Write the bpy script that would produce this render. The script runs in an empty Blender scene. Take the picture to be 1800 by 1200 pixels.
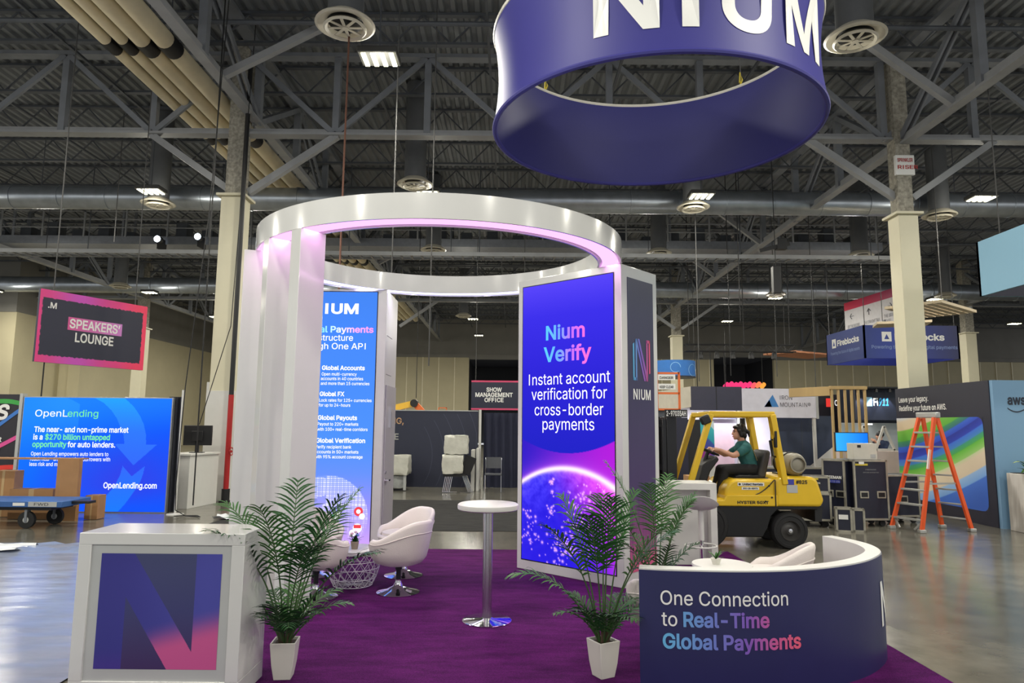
import bpy, bmesh, math, random
import numpy as np
from mathutils import Vector, Matrix

# ------------------------------------------------------------------ camera, world, exposure
S = bpy.context.scene
COL = S.collection
CAM_H, PITCH, ROLL, FPX = 1.8, math.radians(7.0), math.radians(0.5), 1200.0
_f = Vector((0, math.cos(PITCH), math.sin(PITCH)))
_u0 = Vector((0, -math.sin(PITCH), math.cos(PITCH)))
_r0 = Vector((1, 0, 0))
_u = _u0 * math.cos(ROLL) - _r0 * math.sin(ROLL)
_r = _r0 * math.cos(ROLL) + _u0 * math.sin(ROLL)
cam_data = bpy.data.cameras.new('camera')
cam_data.sensor_width = 36.0
cam_data.lens = 36.0 * FPX / 1800.0
cam_data.clip_end = 300
cam = bpy.data.objects.new('camera', cam_data)
COL.objects.link(cam)
cam.matrix_world = Matrix(((_r.x, _u.x, -_f.x, 0), (_r.y, _u.y, -_f.y, 0), (_r.z, _u.z, -_f.z, CAM_H), (0, 0, 0, 1)))
S.camera = cam

world = bpy.data.worlds.new('hall_surroundings')
S.world = world
world.use_nodes = True
world.node_tree.nodes['Background'].inputs[0].default_value = (0.95, 0.97, 1.0, 1)
world.node_tree.nodes['Background'].inputs[1].default_value = 0.55
S.view_settings.view_transform = 'Standard'
S.view_settings.look = 'None'
S.view_settings.exposure = 0.22
S.view_settings.gamma = 1.0
S.view_settings.use_curve_mapping = False
S.cycles.use_denoising = True
S.cycles.max_bounces = 6
S.cycles.sample_clamp_indirect = 6

# the high bay lamps of the hall: one real lamp under every fixture of the ceiling grid
LAMP_X = (-27.0, -18.9, -10.6, -2.5, 5.5, 13.7, 22.0)
LAMP_Y = (-4.0, 4.2, 11.9, 19.3, 27.0, 35.0, 43.0, 51.0)
LAMP_Z = 8.5
LAMP_W = 250.0
LAMP_SPILL = 52.0
def hall_lamp(x, y):
    l = bpy.data.lights.new('high_bay_lamp', 'AREA')
    l.shape = 'RECTANGLE'; l.size = 0.8; l.size_y = 0.5
    l.energy = LAMP_W; l.color = (1.0, 0.96, 0.84); l.spread = math.radians(180)
    o = bpy.data.objects.new('high_bay_lamp', l)
    o.location = (x, y, LAMP_Z - 0.10)
    COL.objects.link(o)
    l2 = bpy.data.lights.new('high_bay_spill', 'POINT')   # the side and upward spill of the same fixture
    l2.energy = LAMP_SPILL; l2.color = (1.0, 0.96, 0.84); l2.shadow_soft_size = 0.25
    o2 = bpy.data.objects.new('high_bay_spill', l2); o2.location = (x, y, LAMP_Z - 0.30)
    COL.objects.link(o2)
for _x in LAMP_X:
    for _y in LAMP_Y:
        hall_lamp(_x, _y)

# ------------------------------------------------------------------ survey helpers: points of the hall measured from the photo
def ray(px, py):
    return _f * FPX + _r * (px - 900) - _u * (py - 600)
def at_z(px, py, z=0.0):
    d = ray(px, py); t = (z - CAM_H) / d.z
    return Vector((d.x * t, d.y * t, z))
def at_y(px, py, y):
    d = ray(px, py); t = y / d.y
    return Vector((d.x * t, y, CAM_H + d.z * t))

# ------------------------------------------------------------------ materials
def lin(c):
    return tuple(((v / 255.0) / 12.92 if v / 255.0 <= 0.04045 else ((v / 255.0 + 0.055) / 1.055) ** 2.4) for v in c)
def nodes_of(name):
    m = bpy.data.materials.new(name); m.use_nodes = True
    nt = m.node_tree; nt.nodes.clear()
    out = nt.nodes.new('ShaderNodeOutputMaterial')
    return m, nt, out
def mat(name, c, rough=0.5, metal=0.0, var=0.05, scale=6.0, bump=0.0, bscale=60.0, spec=0.5, coat=0.0, stretch=(1, 1, 1), trans=0.0, alpha=1.0):
    m, nt, out = nodes_of(name)
    N = nt.nodes.new; L = nt.links.new
    b = N('ShaderNodeBsdfPrincipled')
    b.inputs['Roughness'].default_value = rough
    b.inputs['Metallic'].default_value = metal
    b.inputs['Specular IOR Level'].default_value = spec
    b.inputs['Coat Weight'].default_value = coat
    b.inputs['Transmission Weight'].default_value = trans
    b.inputs['Alpha'].default_value = alpha
    tc = N('ShaderNodeTexCoord'); mp = N('ShaderNodeMapping'); mp.inputs['Scale'].default_value = stretch
    L(tc.outputs['Object'], mp.inputs['Vector'])
    n = N('ShaderNodeTexNoise'); n.inputs['Scale'].default_value = scale; n.inputs['Detail'].default_value = 4
    L(mp.outputs[0], n.inputs['Vector'])
    cr = N('ShaderNodeValToRGB')
    l = lin(c)
    cr.color_ramp.elements[0].position = 0.3; cr.color_ramp.elements[1].position = 0.7
    cr.color_ramp.elements[0].color = (*[v * (1 - var) for v in l], 1)
    cr.color_ramp.elements[1].color = (*[min(1, v * (1 + var)) for v in l], 1)
    L(n.outputs['Fac'], cr.inputs['Fac']); L(cr.outputs['Color'], b.inputs['Base Color'])
    if bump:
        n2 = N('ShaderNodeTexNoise'); n2.inputs['Scale'].default_value = bscale; n2.inputs['Detail'].default_value = 3
        L(mp.outputs[0], n2.inputs['Vector'])
        bp = N('ShaderNodeBump'); bp.inputs['Strength'].default_value = bump; bp.inputs['Distance'].default_value = 0.02
        L(n2.outputs['Fac'], bp.inputs['Height']); L(bp.outputs[0], b.inputs['Normal'])
    L(b.outputs[0], out.inputs[0])
    return m
def emit(name, c, strength=1.0):
    m, nt, out = nodes_of(name)
    e = nt.nodes.new('ShaderNodeEmission')
    e.inputs[0].default_value = (*lin(c), 1); e.inputs[1].default_value = strength
    nt.links.new(e.outputs[0], out.inputs[0])
    return m
def picture_mat(name, glow=0.0, rough=0.4):
    """printed (or, with glow, backlit) graphic whose colours live in the mesh's 'picture' attribute"""
    m, nt, out = nodes_of(name)
    a = nt.nodes.new('ShaderNodeAttribute'); a.attribute_name = 'picture'
    if glow:
        e = nt.nodes.new('ShaderNodeEmission'); e.inputs[1].default_value = glow
        nt.links.new(a.outputs['Color'], e.inputs[0]); nt.links.new(e.outputs[0], out.inputs[0])
    else:
        b = nt.nodes.new('ShaderNodeBsdfPrincipled'); b.inputs['Roughness'].default_value = rough
        nt.links.new(a.outputs['Color'], b.inputs['Base Color']); nt.links.new(b.outputs[0], out.inputs[0])
    return m
def ramp_mat(name, stops, glow=0.0, axis=0, rough=0.4):
    """colour ramp along the part's own length (printed or backlit gradient)"""
    m, nt, out = nodes_of(name)
    tc = nt.nodes.new('ShaderNodeTexCoord'); sp = nt.nodes.new('ShaderNodeSeparateXYZ'); cr = nt.nodes.new('ShaderNodeValToRGB')
    nt.links.new(tc.outputs['Generated'], sp.inputs[0]); nt.links.new(sp.outputs[axis], cr.inputs[0])
    el = cr.color_ramp.elements
    while len(el) < len(stops): el.new(0.5)
    for e, (p, c) in zip(el, stops):
        e.position = p; e.color = (*lin(c), 1)
    if glow:
        e = nt.nodes.new('ShaderNodeEmission'); e.inputs[1].default_value = glow
        nt.links.new(cr.outputs[0], e.inputs[0]); nt.links.new(e.outputs[0], out.inputs[0])
    else:
        b = nt.nodes.new('ShaderNodeBsdfPrincipled'); b.inputs['Roughness'].default_value = rough
        nt.links.new(cr.outputs[0], b.inputs['Base Color']); nt.links.new(b.outputs[0], out.inputs[0])
    return m

WHITE = mat('gloss_white_laminate', (206, 206, 203), 0.16, var=0.012, coat=0.3)
SATIN = mat('satin_white_laminate', (206, 205, 200), 0.35, var=0.02)
PALEGREY = mat('pale_grey_panel', (178, 180, 178), 0.4, var=0.015)
LEATHER = mat('white_leatherette', (216, 208, 202), 0.45, var=0.02, bump=0.12, bscale=90)
CHROME = mat('chrome', (225, 225, 228), 0.08, 1.0, var=0.01)
BRUSHED = mat('brushed_steel', (200, 200, 202), 0.25, 1.0, var=0.05, scale=30, stretch=(1, 1, 0.05))
BLACKPL = mat('black_plastic', (22, 22, 24), 0.45, var=0.1)
BLACKRB = mat('black_rubber', (26, 26, 27), 0.75, var=0.12, bump=0.1)
BLACKGL = mat('gloss_black_paint', (20, 20, 22), 0.22, var=0.1)
STEEL = mat('grey_painted_steel', (118, 122, 128), 0.6, var=0.12, scale=2)
STEELLT = mat('light_grey_painted_steel', (146, 148, 150), 0.55, var=0.1, scale=2)
DARKSTEEL = mat('dark_steel', (76, 80, 86), 0.6, var=0.15, scale=3)
GALV = mat('galvanised_duct', (165, 172, 180), 0.32, 0.8, var=0.12, scale=3)
CREAM = mat('cream_wall_paint', (190, 181, 150), 0.7, var=0.04, scale=1.0)
GREYWALL = mat('grey_wall_paint', (128, 126, 120), 0.8, var=0.06, scale=1.0)
COLPAINT = mat('cream_column_paint', (204, 198, 172), 0.5, var=0.03, scale=2)
FIREPROOF = mat('rough_fireproofing', (150, 146, 134), 0.95, var=0.35, scale=14, bump=0.8, bscale=26)
PIPECREAM = mat('cream_pipe_wrap', (216, 204, 172), 0.7, var=0.08, scale=2, bump=0.1, bscale=8)
CABLE = mat('black_cable', (18, 18, 19), 0.6)
GREYCABLE = mat('grey_steel_cable', (74, 74, 74), 0.8)
CARDBOARD = mat('brown_cardboard', (168, 126, 84), 0.85, var=0.06, scale=5)
NAVY = mat('navy_vinyl', (37, 39, 84), 0.35, var=0.03)
DARKNAVY = mat('dark_navy_vinyl', (34, 36, 56), 0.4, var=0.04)
LETTERWHITE = mat('white_vinyl_letters', (232, 232, 228), 0.45, var=0.0)

# ------------------------------------------------------------------ mesh building
class MB:
    def __init__(s): s.v = []; s.f = []; s.m = []
    def add(s, vs, fs, m=0):
        o = len(s.v); s.v += [tuple(v) for v in vs]
        s.f += [tuple(i + o for i in f) for f in fs]; s.m += [m] * len(fs); return s
    def box(s, x0, x1, y0, y1, z0, z1, m=0):
        return s.add([(x0, y0, z0), (x1, y0, z0), (x1, y1, z0), (x0, y1, z0), (x0, y0, z1), (x1, y0, z1), (x1, y1, z1), (x0, y1, z1)],
                     [(0, 3, 2, 1), (4, 5, 6, 7), (0, 1, 5, 4), (1, 2, 6, 5), (2, 3, 7, 6), (3, 0, 4, 7)], m)
    def bar(s, a, b, w, h, up=(0, 0, 1), m=0):
        a, b = Vector(a), Vector(b); d = (b - a).normalized(); u = Vector(up)
        sd = d.cross(u)
        if sd.length < 1e-4: sd = d.cross(Vector((1, 0, 0)))
        sd.normalize(); u = sd.cross(d).normalized()
        vs = [p + sd * (w / 2 * i) + u * (h / 2 * j) for p in (a, b) for i, j in ((-1, -1), (1, -1), (1, 1), (-1, 1))]
        return s.add(vs, [(0, 1, 2, 3), (7, 6, 5, 4), (0, 4, 5, 1), (1, 5, 6, 2), (2, 6, 7, 3), (3, 7, 4, 0)], m)
    def tube(s, pts, r, n=8, m=0, closed=False, caps=True):
        pts = [Vector(p) for p in pts]; k = len(pts)
        rs = r if isinstance(r, (list, tuple)) else [r] * k
        vs = []; prev = None
        for i, p in enumerate(pts):
            if closed: d = pts[(i + 1) % k] - pts[i - 1]
            else: d = pts[min(i + 1, k - 1)] - pts[max(i - 1, 0)]
            d.normalize()
            if prev is None:
                a = d.orthogonal().normalized()
            else:
                a = (prev - d * prev.dot(d))
                a = a.normalized() if a.length > 1e-6 else d.orthogonal().normalized()
            prev = a; b = d.cross(a)
            vs += [p + (a * math.cos(2 * math.pi * j / n) + b * math.sin(2 * math.pi * j / n)) * rs[i] for j in range(n)]
        fs = []
        for i in range(k if closed else k - 1):
            for j in range(n):
                q = (i + 1) % k
                fs.append((i * n + j, i * n + (j + 1) % n, q * n + (j + 1) % n, q * n + j))
        if caps and not closed:
            fs.append(tuple(range(n - 1, -1, -1))); fs.append(tuple((k - 1) * n + j for j in range(n)))
        return s.add(vs, fs, m)
    def lathe(s, prof, n=32, c=(0, 0, 0), m=0, axis='z', cap=True):
        c = Vector(c); k = len(prof); vs = []
        for r, h in prof:
            for j in range(n):
                t = 2 * math.pi * j / n; x, y = r * math.cos(t), r * math.sin(t)
                vs.append(c + (Vector((x, y, h)) if axis == 'z' else Vector((x, -h, y)) if axis == 'y' else Vector((h, x, y))))
        fs = [(i * n + j, i * n + (j + 1) % n, (i + 1) * n + (j + 1) % n, (i + 1) * n + j) for i in range(k - 1) for j in range(n)]
        cap = cap and tuple(prof[0]) != tuple(prof[-1])
        if cap and prof[0][0] > 1e-5: fs.append(tuple(range(n - 1, -1, -1)))
        if cap and prof[-1][0] > 1e-5: fs.append(tuple((k - 1) * n + j for j in range(n)))
        return s.add(vs, fs, m)
    def prism(s, poly, z0, z1, m=0, axis='z'):
        n = len(poly)
        def P(a, b, h): return (a, b, h) if axis == 'z' else (a, h, b) if axis == 'y' else (h, a, b)
        vs = [P(a, b, z0) for a, b in poly] + [P(a, b, z1) for a, b in poly]
        fs = [tuple(range(n - 1, -1, -1)), tuple(range(n, 2 * n))] + [(i, (i + 1) % n, n + (i + 1) % n, n + i) for i in range(n)]
        return s.add(vs, fs, m)
    def ball(s, c, r, n=14, k=8, m=0):
        c = Vector(c); r = r if isinstance(r, (tuple, list)) else (r, r, r); vs = []
        for i in range(k + 1):
            t = math.pi * i / k
            for j in range(n):
                u = 2 * math.pi * j / n
                vs.append(c + Vector((r[0] * math.sin(t) * math.cos(u), r[1] * math.sin(t) * math.sin(u), r[2] * math.cos(t))))
        fs = [(i * n + j, (i + 1) * n + j, (i + 1) * n + (j + 1) % n, i * n + (j + 1) % n) for i in range(k) for j in range(n)]
        return s.add(vs, fs, m)
    def strip(s, inner, outer, z0, z1, m=0, closed=True):
        """solid band between two plan outlines of equal length"""
        n = len(inner)
        vs = [(x, y, z0) for x, y in inner] + [(x, y, z0) for x, y in outer] + [(x, y, z1) for x, y in inner] + [(x, y, z1) for x, y in outer]
        fs = []
        for i in range(n if closed else n - 1):
            j = (i + 1) % n
            fs += [(i, j, n + j, n + i), (2 * n + i, 3 * n + i, 3 * n + j, 2 * n + j), (i, 2 * n + i, 2 * n + j, j), (n + i, n + j, 3 * n + j, 3 * n + i)]
        if not closed:
            fs += [(0, n, 3 * n, 2 * n), (n - 1, 3 * n - 1, 4 * n - 1, 2 * n - 1)]
        return s.add(vs, fs, m)
    def build(s, name, mats, parent=None, world=False, bevel=0.0, smooth=40, seg=2, fix=True):
        me = bpy.data.meshes.new(name)
        vs = s.v
        if world and parent is not None:
            o = parent
            off = Vector((0, 0, 0))
            while o is not None: off += o.location; o = o.parent
            vs = [(v[0] - off.x, v[1] - off.y, v[2] - off.z) for v in vs]
        me.from_pydata(vs, [], s.f)
        for m in (mats if isinstance(mats, (list, tuple)) else [mats]): me.materials.append(m)
        me.polygons.foreach_set('material_index', s.m)
        if fix:
            bm = bmesh.new(); bm.from_mesh(me); bmesh.ops.recalc_face_normals(bm, faces=bm.faces); bm.to_mesh(me); bm.free()
        if smooth:
            me.polygons.foreach_set('use_smooth', [True] * len(me.polygons))
            me.set_sharp_from_angle(angle=math.radians(smooth))
        me.update()
        ob = bpy.data.objects.new(name, me); COL.objects.link(ob)
        if parent is not None: ob.parent = parent
        if bevel:
            b = ob.modifiers.new('edge', 'BEVEL'); b.width = bevel; b.segments = seg; b.limit_method = 'ANGLE'; b.angle_limit = math.radians(35)
        return ob

def tag(o, label, cat=None, group=None, kind=None):
    o['label'] = label
    if cat: o['category'] = cat
    if group: o['group'] = group
    if kind: o['kind'] = kind
    return o
def thing(name, label, cat, loc=(0, 0, 0), rz=0.0, group=None):
    o = bpy.data.objects.new(name, None); COL.objects.link(o)
    o.location = loc; o.rotation_euler = (0, 0, rz); o.empty_display_size = 0.2
    return tag(o, label, cat, group)
def struct(o, label=None, group=None):
    o['kind'] = 'structure'
    if label: o['label'] = label
    if group: o['group'] = group
    return o
def copy_thing(root, loc, rz, label, group=None):
    r = root.copy(); COL.objects.link(r); r.location = loc; r.rotation_euler = (0, 0, rz); r['label'] = label
    if group: r['group'] = group
    for ch in [c for c in bpy.data.objects if c.parent is root]:
        c = ch.copy(); COL.objects.link(c); c.parent = r
        for g in [c2 for c2 in bpy.data.objects if c2.parent is ch]:
            d = g.copy(); COL.objects.link(d); d.parent = c
    return r

# ------------------------------------------------------------------ lettering and pictures
_tc = {}
try:
    SANS = bpy.data.fonts.load(bpy.utils.system_resource('DATAFILES', path='fonts') + '/Inter.woff2')
except Exception:
    SANS = None
def glyphs(s, bold):
    """outline loops of the string filled contour by contour, so strokes that overlap inside a glyph stay solid"""
    if (s, bold) in _tc: return _tc[(s, bold)]
    cu = bpy.data.curves.new('t', 'FONT'); cu.body = s; cu.font = SANS or cu.font; cu.resolution_u = 4
    cu.fill_mode = 'NONE'
    o = bpy.data.objects.new('t', cu)
    me = o.to_mesh()
    co = np.array([v.co[:2] for v in me.vertices]); nb = {}
    for e in me.edges:
        x, y = e.vertices; nb.setdefault(x, []).append(y); nb.setdefault(y, []).append(x)
    o.to_mesh_clear(); bpy.data.objects.remove(o); bpy.data.curves.remove(cu)
    seen = set(); loops = []
    for v0 in sorted(nb):
        if v0 in seen: continue
        lp = [v0]; seen.add(v0); cur = v0
        while True:
            nx = [w for w in nb[cur] if w not in seen]
            if not nx: break
            # vertices are stored in stroke order: follow the increasing index
            cur = min(nx); seen.add(cur); lp.append(cur)
        if len(lp) > 2: loops.append(co[lp])
    def plain_bar(P):   # the font's capital I carries slab ends: keep only its stem
        d1 = P - np.roll(P, 1, 0); d2 = np.roll(P, -1, 0) - P
        C = P[np.abs(d1[:, 0] * d2[:, 1] - d1[:, 1] * d2[:, 0]) > 1e-7]
        if len(C) != 12: return P
        D = np.roll(C, -1, 0) - C
        if np.any(np.minimum(np.abs(D[:, 0]), np.abs(D[:, 1])) > 1e-4): return P
        ys = C[:, 1].round(4); xs = np.unique(C[:, 0].round(4))
        if len(np.unique(ys)) != 4 or len(xs) != 4 or np.sum(ys == ys.min()) != 2 or np.sum(ys == ys.max()) != 2: return P
        a_, b_ = xs[1], xs[2]; y0_, y1_ = C[:, 1].min(), C[:, 1].max()
        R = np.array([(a_, y0_), (b_, y0_), (b_, y1_), (a_, y1_)])
        s0 = np.sum(C[:, 0] * np.roll(C[:, 1], -1) - C[:, 1] * np.roll(C[:, 0], -1))
        return R if s0 > 0 else R[::-1]
    loops = [plain_bar(P) for P in loops]
    def area(P): x, y = P[:, 0], P[:, 1]; return .5 * float(np.sum(x * np.roll(y, -1) - y * np.roll(x, -1)))
    ars = [area(P) for P in loops]
    sg = math.copysign(1, max(ars, key=abs))
    def thicken(P, d):
        keep = np.linalg.norm(P - np.roll(P, 1, 0), axis=1) > 1e-5; P = P[keep]
        a_, c_ = P - np.roll(P, 1, 0), np.roll(P, -1, 0) - P
        a_ = a_ / np.linalg.norm(a_, axis=1)[:, None]; c_ = c_ / np.linalg.norm(c_, axis=1)[:, None]
        n1, n2 = np.stack([a_[:, 1], -a_[:, 0]], 1), np.stack([c_[:, 1], -c_[:, 0]], 1)
        m_ = n1 + n2; k_ = np.maximum((m_ * m_).sum(1), .9)
        return P + 2 * m_ / k_[:, None] * d * sg
    if bold: loops = [thicken(P, bold) for P in loops]
    from mathutils.geometry import delaunay_2d_cdt
    pv = []; pe = []
    for P in loops:
        o_ = len(pv); pv += [Vector((q[0], q[1])) for q in P]; pe += [(o_ + k, o_ + (k + 1) % len(P)) for k in range(len(P))]
    rv, _re, rf, _a, _b, _c = delaunay_2d_cdt(pv, pe, [], 0, 1e-6)
    V2 = np.array([q[:] for q in rv]); T3 = np.array([f_[:3] for f_ in rf]); cen = V2[T3].mean(1)
    wind = np.zeros(len(cen), int)
    for P in loops:
        x, y = P[:, 0], P[:, 1]; x2, y2 = np.roll(x, -1), np.roll(y, -1)
        cy_ = cen[:, 1][:, None]; cx_0 = cen[:, 0][:, None]
        side = (x2 - x) * (cy_ - y) - (cx_0 - x) * (y2 - y)
        wind += np.sum((y <= cy_) & (y2 > cy_) & (side > 0), 1) - np.sum((y > cy_) & (y2 <= cy_) & (side < 0), 1)
    T3 = T3[wind != 0]
    A_, B_, C_ = V2[T3[:, 0]], V2[T3[:, 1]], V2[T3[:, 2]]
    neg = (B_[:, 0] - A_[:, 0]) * (C_[:, 1] - A_[:, 1]) - (B_[:, 1] - A_[:, 1]) * (C_[:, 0] - A_[:, 0]) < 0
    T3[neg] = T3[neg][:, ::-1]
    used = np.unique(T3); remap = np.full(len(V2), -1); remap[used] = np.arange(len(used))
    vs = np.concatenate([V2[used], np.zeros((len(used), 1))], 1); fs = [tuple(int(k) for k in t_) for t_ in remap[T3]]
    _tc[(s, bold)] = (np.array(vs), fs)
    return _tc[(s, bold)]
CAP = None
def put_text(mb, s, x, y, h, to3, bold=0.0, align='L', w=None, m=0, slices=0, shear=0.0):
    """string with cap height h, baseline y; to3(x, y) gives the point on the carrying surface"""
    global CAP
    if CAP is None:
        hv, _ = glyphs('H', 0.0); CAP = hv[:, 1].max()
    vs, fs = glyphs(s, bold)
    k = h / CAP
    P = vs[:, :2] * k
    P[:, 0] -= P[:, 0].min()
    W = P[:, 0].max()
    if w: P[:, 0] *= w / W; W = w
    if shear: P[:, 0] += P[:, 1] * shear
    P[:, 0] += x - (W / 2 if align == 'C' else W if align == 'R' else 0)
    P[:, 1] += y
    if slices:
        bm = bmesh.new()
        bv = [bm.verts.new((p[0], p[1], 0)) for p in P]
        for f in fs:
            try: bm.faces.new([bv[i] for i in f])
            except ValueError: pass
        x0, x1 = P[:, 0].min(), P[:, 0].max()
        for i in range(1, slices):
            bmesh.ops.bisect_plane(bm, geom=bm.verts[:] + bm.edges[:] + bm.faces[:], plane_co=(x0 + (x1 - x0) * i / slices, 0, 0), plane_no=(1, 0, 0))
        bm.verts.index_update()
        P = np.array([v.co[:2] for v in bm.verts]); fs = [tuple(v.index for v in f.verts) for f in bm.faces]
        bm.free()
    mb.add([to3(a, b) for a, b in P], fs, m)
def plane_map(O, U, V, off=0.004):
    O, U, V = Vector(O), Vector(U).normalized(), Vector(V).normalized(); N = U.cross(V)
    return lambda a, b: O + U * a + V * b + N * off
def letters(name, parent, to3, items, mats, label=None, slices=0):
    mb = MB()
    for it in items:
        s, x, y, h = it[:4]; kw = dict(it[4]) if len(it) > 4 else {}
        put_text(mb, s, x, y, h, to3, slices=slices, **kw)
    o = mb.build(name, mats, parent, smooth=0, fix=False)
    if label: o['label'] = label
    return o
def picture(name, parent, O, U, V, w, h, nx, ny, fn, material, label=None, off=0.0):
    """flat graphic w x h from corner O (lower left); fn(u, v) with v from the top gives sRGB 0..255"""
    to3 = plane_map(O, U, V, off)
    uu, vv = np.meshgrid(np.linspace(0, 1, nx + 1), np.linspace(0, 1, ny + 1))
    c = np.clip(np.asarray(fn(uu.ravel(), vv.ravel())), 0, 255) / 255.0
    c = np.where(c <= 0.04045, c / 12.92, ((c + 0.055) / 1.055) ** 2.4)
    O3 = np.array(to3(0, 0)); U3 = np.array(Vector(U).normalized()); V3 = np.array(Vector(V).normalized())
    P = O3 + uu.ravel()[:, None] * w * U3 + (1 - vv.ravel())[:, None] * h * V3
    fs = []
    for j in range(ny):
        for i in range(nx):
            a = j * (nx + 1) + i; fs.append((a, a + nx + 1, a + nx + 2, a + 1))
    me = bpy.data.meshes.new(name); me.from_pydata(P.tolist(), [], fs); me.materials.append(material)
    at = me.attributes.new('picture', 'FLOAT_COLOR', 'POINT')
    at.data.foreach_set('color', np.concatenate([c, np.ones((len(c), 1))], 1).astype(np.float32).ravel())
    me.update()
    o = bpy.data.objects.new(name, me); COL.objects.link(o); o.parent = parent
    if label: o['label'] = label
    return o
def mixc(a, b, t):
    t = np.clip(t, 0, 1)[:, None]
    return np.asarray(a, float) * (1 - t) + np.asarray(b, float) * t
def ss(a, b, x):
    t = np.clip((x - a) / (b - a), 0, 1); return t * t * (3 - 2 * t)
def stops(x, st):
    xs = [s[0] for s in st]; return np.stack([np.interp(x, xs, [s[1][i] for s in st]) for i in range(3)], 1)

# ------------------------------------------------------------------ the hall: floor, walls, roof
DECK_Z = 11.4
X0, X1, Y0, Y1 = -22.2, 52.0, -1.0, 62.0
def floor_mat():
    m, nt, out = nodes_of('polished_concrete')
    N = nt.nodes.new; L = nt.links.new
    b = N('ShaderNodeBsdfPrincipled'); tc = N('ShaderNodeTexCoord')
    n1 = N('ShaderNodeTexNoise'); n1.inputs['Scale'].default_value = 0.5; n1.inputs['Detail'].default_value = 8; n1.inputs['Roughness'].default_value = 0.65
    n2 = N('ShaderNodeTexNoise'); n2.inputs['Scale'].default_value = 3.5; n2.inputs['Detail'].default_value = 6
    L(tc.outputs['Object'], n1.inputs['Vector']); L(tc.outputs['Object'], n2.inputs['Vector'])
    c1 = N('ShaderNodeValToRGB'); e = c1.color_ramp.elements
    e[0].position = 0.3; e[0].color = (*lin((88, 85, 77)), 1); e[1].position = 0.72; e[1].color = (*lin((124, 120, 108)), 1)
    L(n1.outputs['Fac'], c1.inputs['Fac'])
    mx = N('ShaderNodeMix'); mx.data_type = 'RGBA'; mx.blend_type = 'MULTIPLY'; mx.inputs[0].default_value = 0.5
    c2 = N('ShaderNodeValToRGB'); c2.color_ramp.elements[0].color = (0.55, 0.55, 0.55, 1); c2.color_ramp.elements[0].position = 0.35; c2.color_ramp.elements[1].position = 0.6
    L(n2.outputs['Fac'], c2.inputs['Fac']); L(c1.outputs[0], mx.inputs[6]); L(c2.outputs[0], mx.inputs[7])
    L(mx.outputs[2], b.inputs['Base Color'])
    mr = N('ShaderNodeMapRange'); mr.inputs[3].default_value = 0.13; mr.inputs[4].default_value = 0.24
    L(n2.outputs['Fac'], mr.inputs[0]); L(mr.outputs[0], b.inputs['Roughness'])
    bp = N('ShaderNodeBump'); bp.inputs['Strength'].default_value = 0.025; bp.inputs['Distance'].default_value = 0.02
    n3 = N('ShaderNodeTexNoise'); n3.inputs['Scale'].default_value = 7; n3.inputs['Detail'].default_value = 2
    L(tc.outputs['Object'], n3.inputs['Vector']); L(n3.outputs['Fac'], bp.inputs['Height']); L(bp.outputs[0], b.inputs['Normal'])
    L(b.outputs[0], out.inputs[0])
    return m
fl = MB().box(-40, 60, -8, 64, -0.2, 0).build('floor', floor_mat(), smooth=0)
struct(fl, 'polished mottled grey brown concrete hall floor')

# corrugated roof deck: ribs run away from the camera
DECKM = mat('dark_grey_roof_deck', (112, 116, 120), 0.55, var=0.15, scale=0.6)
dk = MB(); prof = []; x = -46.0
while x < 52:
    prof += [(x, 0.0), (x + 0.10, 0.0), (x + 0.14, 0.075), (x + 0.24, 0.075)]; x += 0.28
vs = []
for yy in (-1.0, 64.0): vs += [(px, yy, DECK_Z + pz) for px, pz in prof]
n = len(prof)
dk.add(vs, [(i, i + 1, n + i + 1, n + i) for i in range(n - 1)])
dk.box(-46, 52, -1, 64, DECK_Z + 0.10, DECK_Z + 0.2)
struct(dk.build('ceiling', DECKM, smooth=0, fix=False), 'dark grey corrugated steel roof deck')

# far wall: cream panels below, grey above, with two dark openings
wf = MB()
ops = [(-3.9, 0.75, 0.0, 7.75), (18.4, 23.9, 0.0, 8.15)]
SPL = 7.9
xs = [-23.0, -3.9, 0.75, 18.4, 23.9, 52.0]
wf.box(-60, 52, 62, 62.4, 8.2, 12, 1)
for a, b in ((-60.0, -3.9), (0.75, 18.4), (23.9, 52.0)):
    wf.box(a, b, 62, 62.4, 0, SPL, 0); wf.box(a, b, 61.9, 62.4, SPL, 8.2, 1)
wf.box(-3.9, .75, 61.9, 62.4, 7.75, 8.2, 1); wf.box(18.4, 23.9, 61.9, 62.4, 8.15, 8.2, 1)
x = -40.0
while x < 51:
    if not any(a - .1 < x < b + .1 for a, b, _, _ in ops): wf.box(x - 0.04, x + 0.04, 61.93, 62, 0, SPL, 2)
    x += 1.45
struct(wf.build('wall_back', [CREAM, GREYWALL, mat('cream_wall_batten', (232, 224, 196), .6)], smooth=0), 'far cream panelled hall wall with grey upper band')
def recess(nm, a, b, z, lab):
    r = MB(); r.box(a - .3, b + .3, 69.8, 70, 0, z + .3); r.box(a - .3, a, 62.4, 70, 0, z + .3); r.box(b, b + .3, 62.4, 70, 0, z + .3); r.box(a, b, 62.4, 70, z, z + .3)
    struct(r.build(nm, mat('dark_opening_shade', (40, 41, 46), .8), smooth=0), lab)  # dark colour stands for the unlit space behind the opening
recess('door_1', -3.9, 0.75, 7.75, 'tall dark opening in the far wall above the show management sign')
recess('door_2', 18.4, 23.9, 8.15, 'wide black opening in the far wall above the grey booth header')
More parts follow.
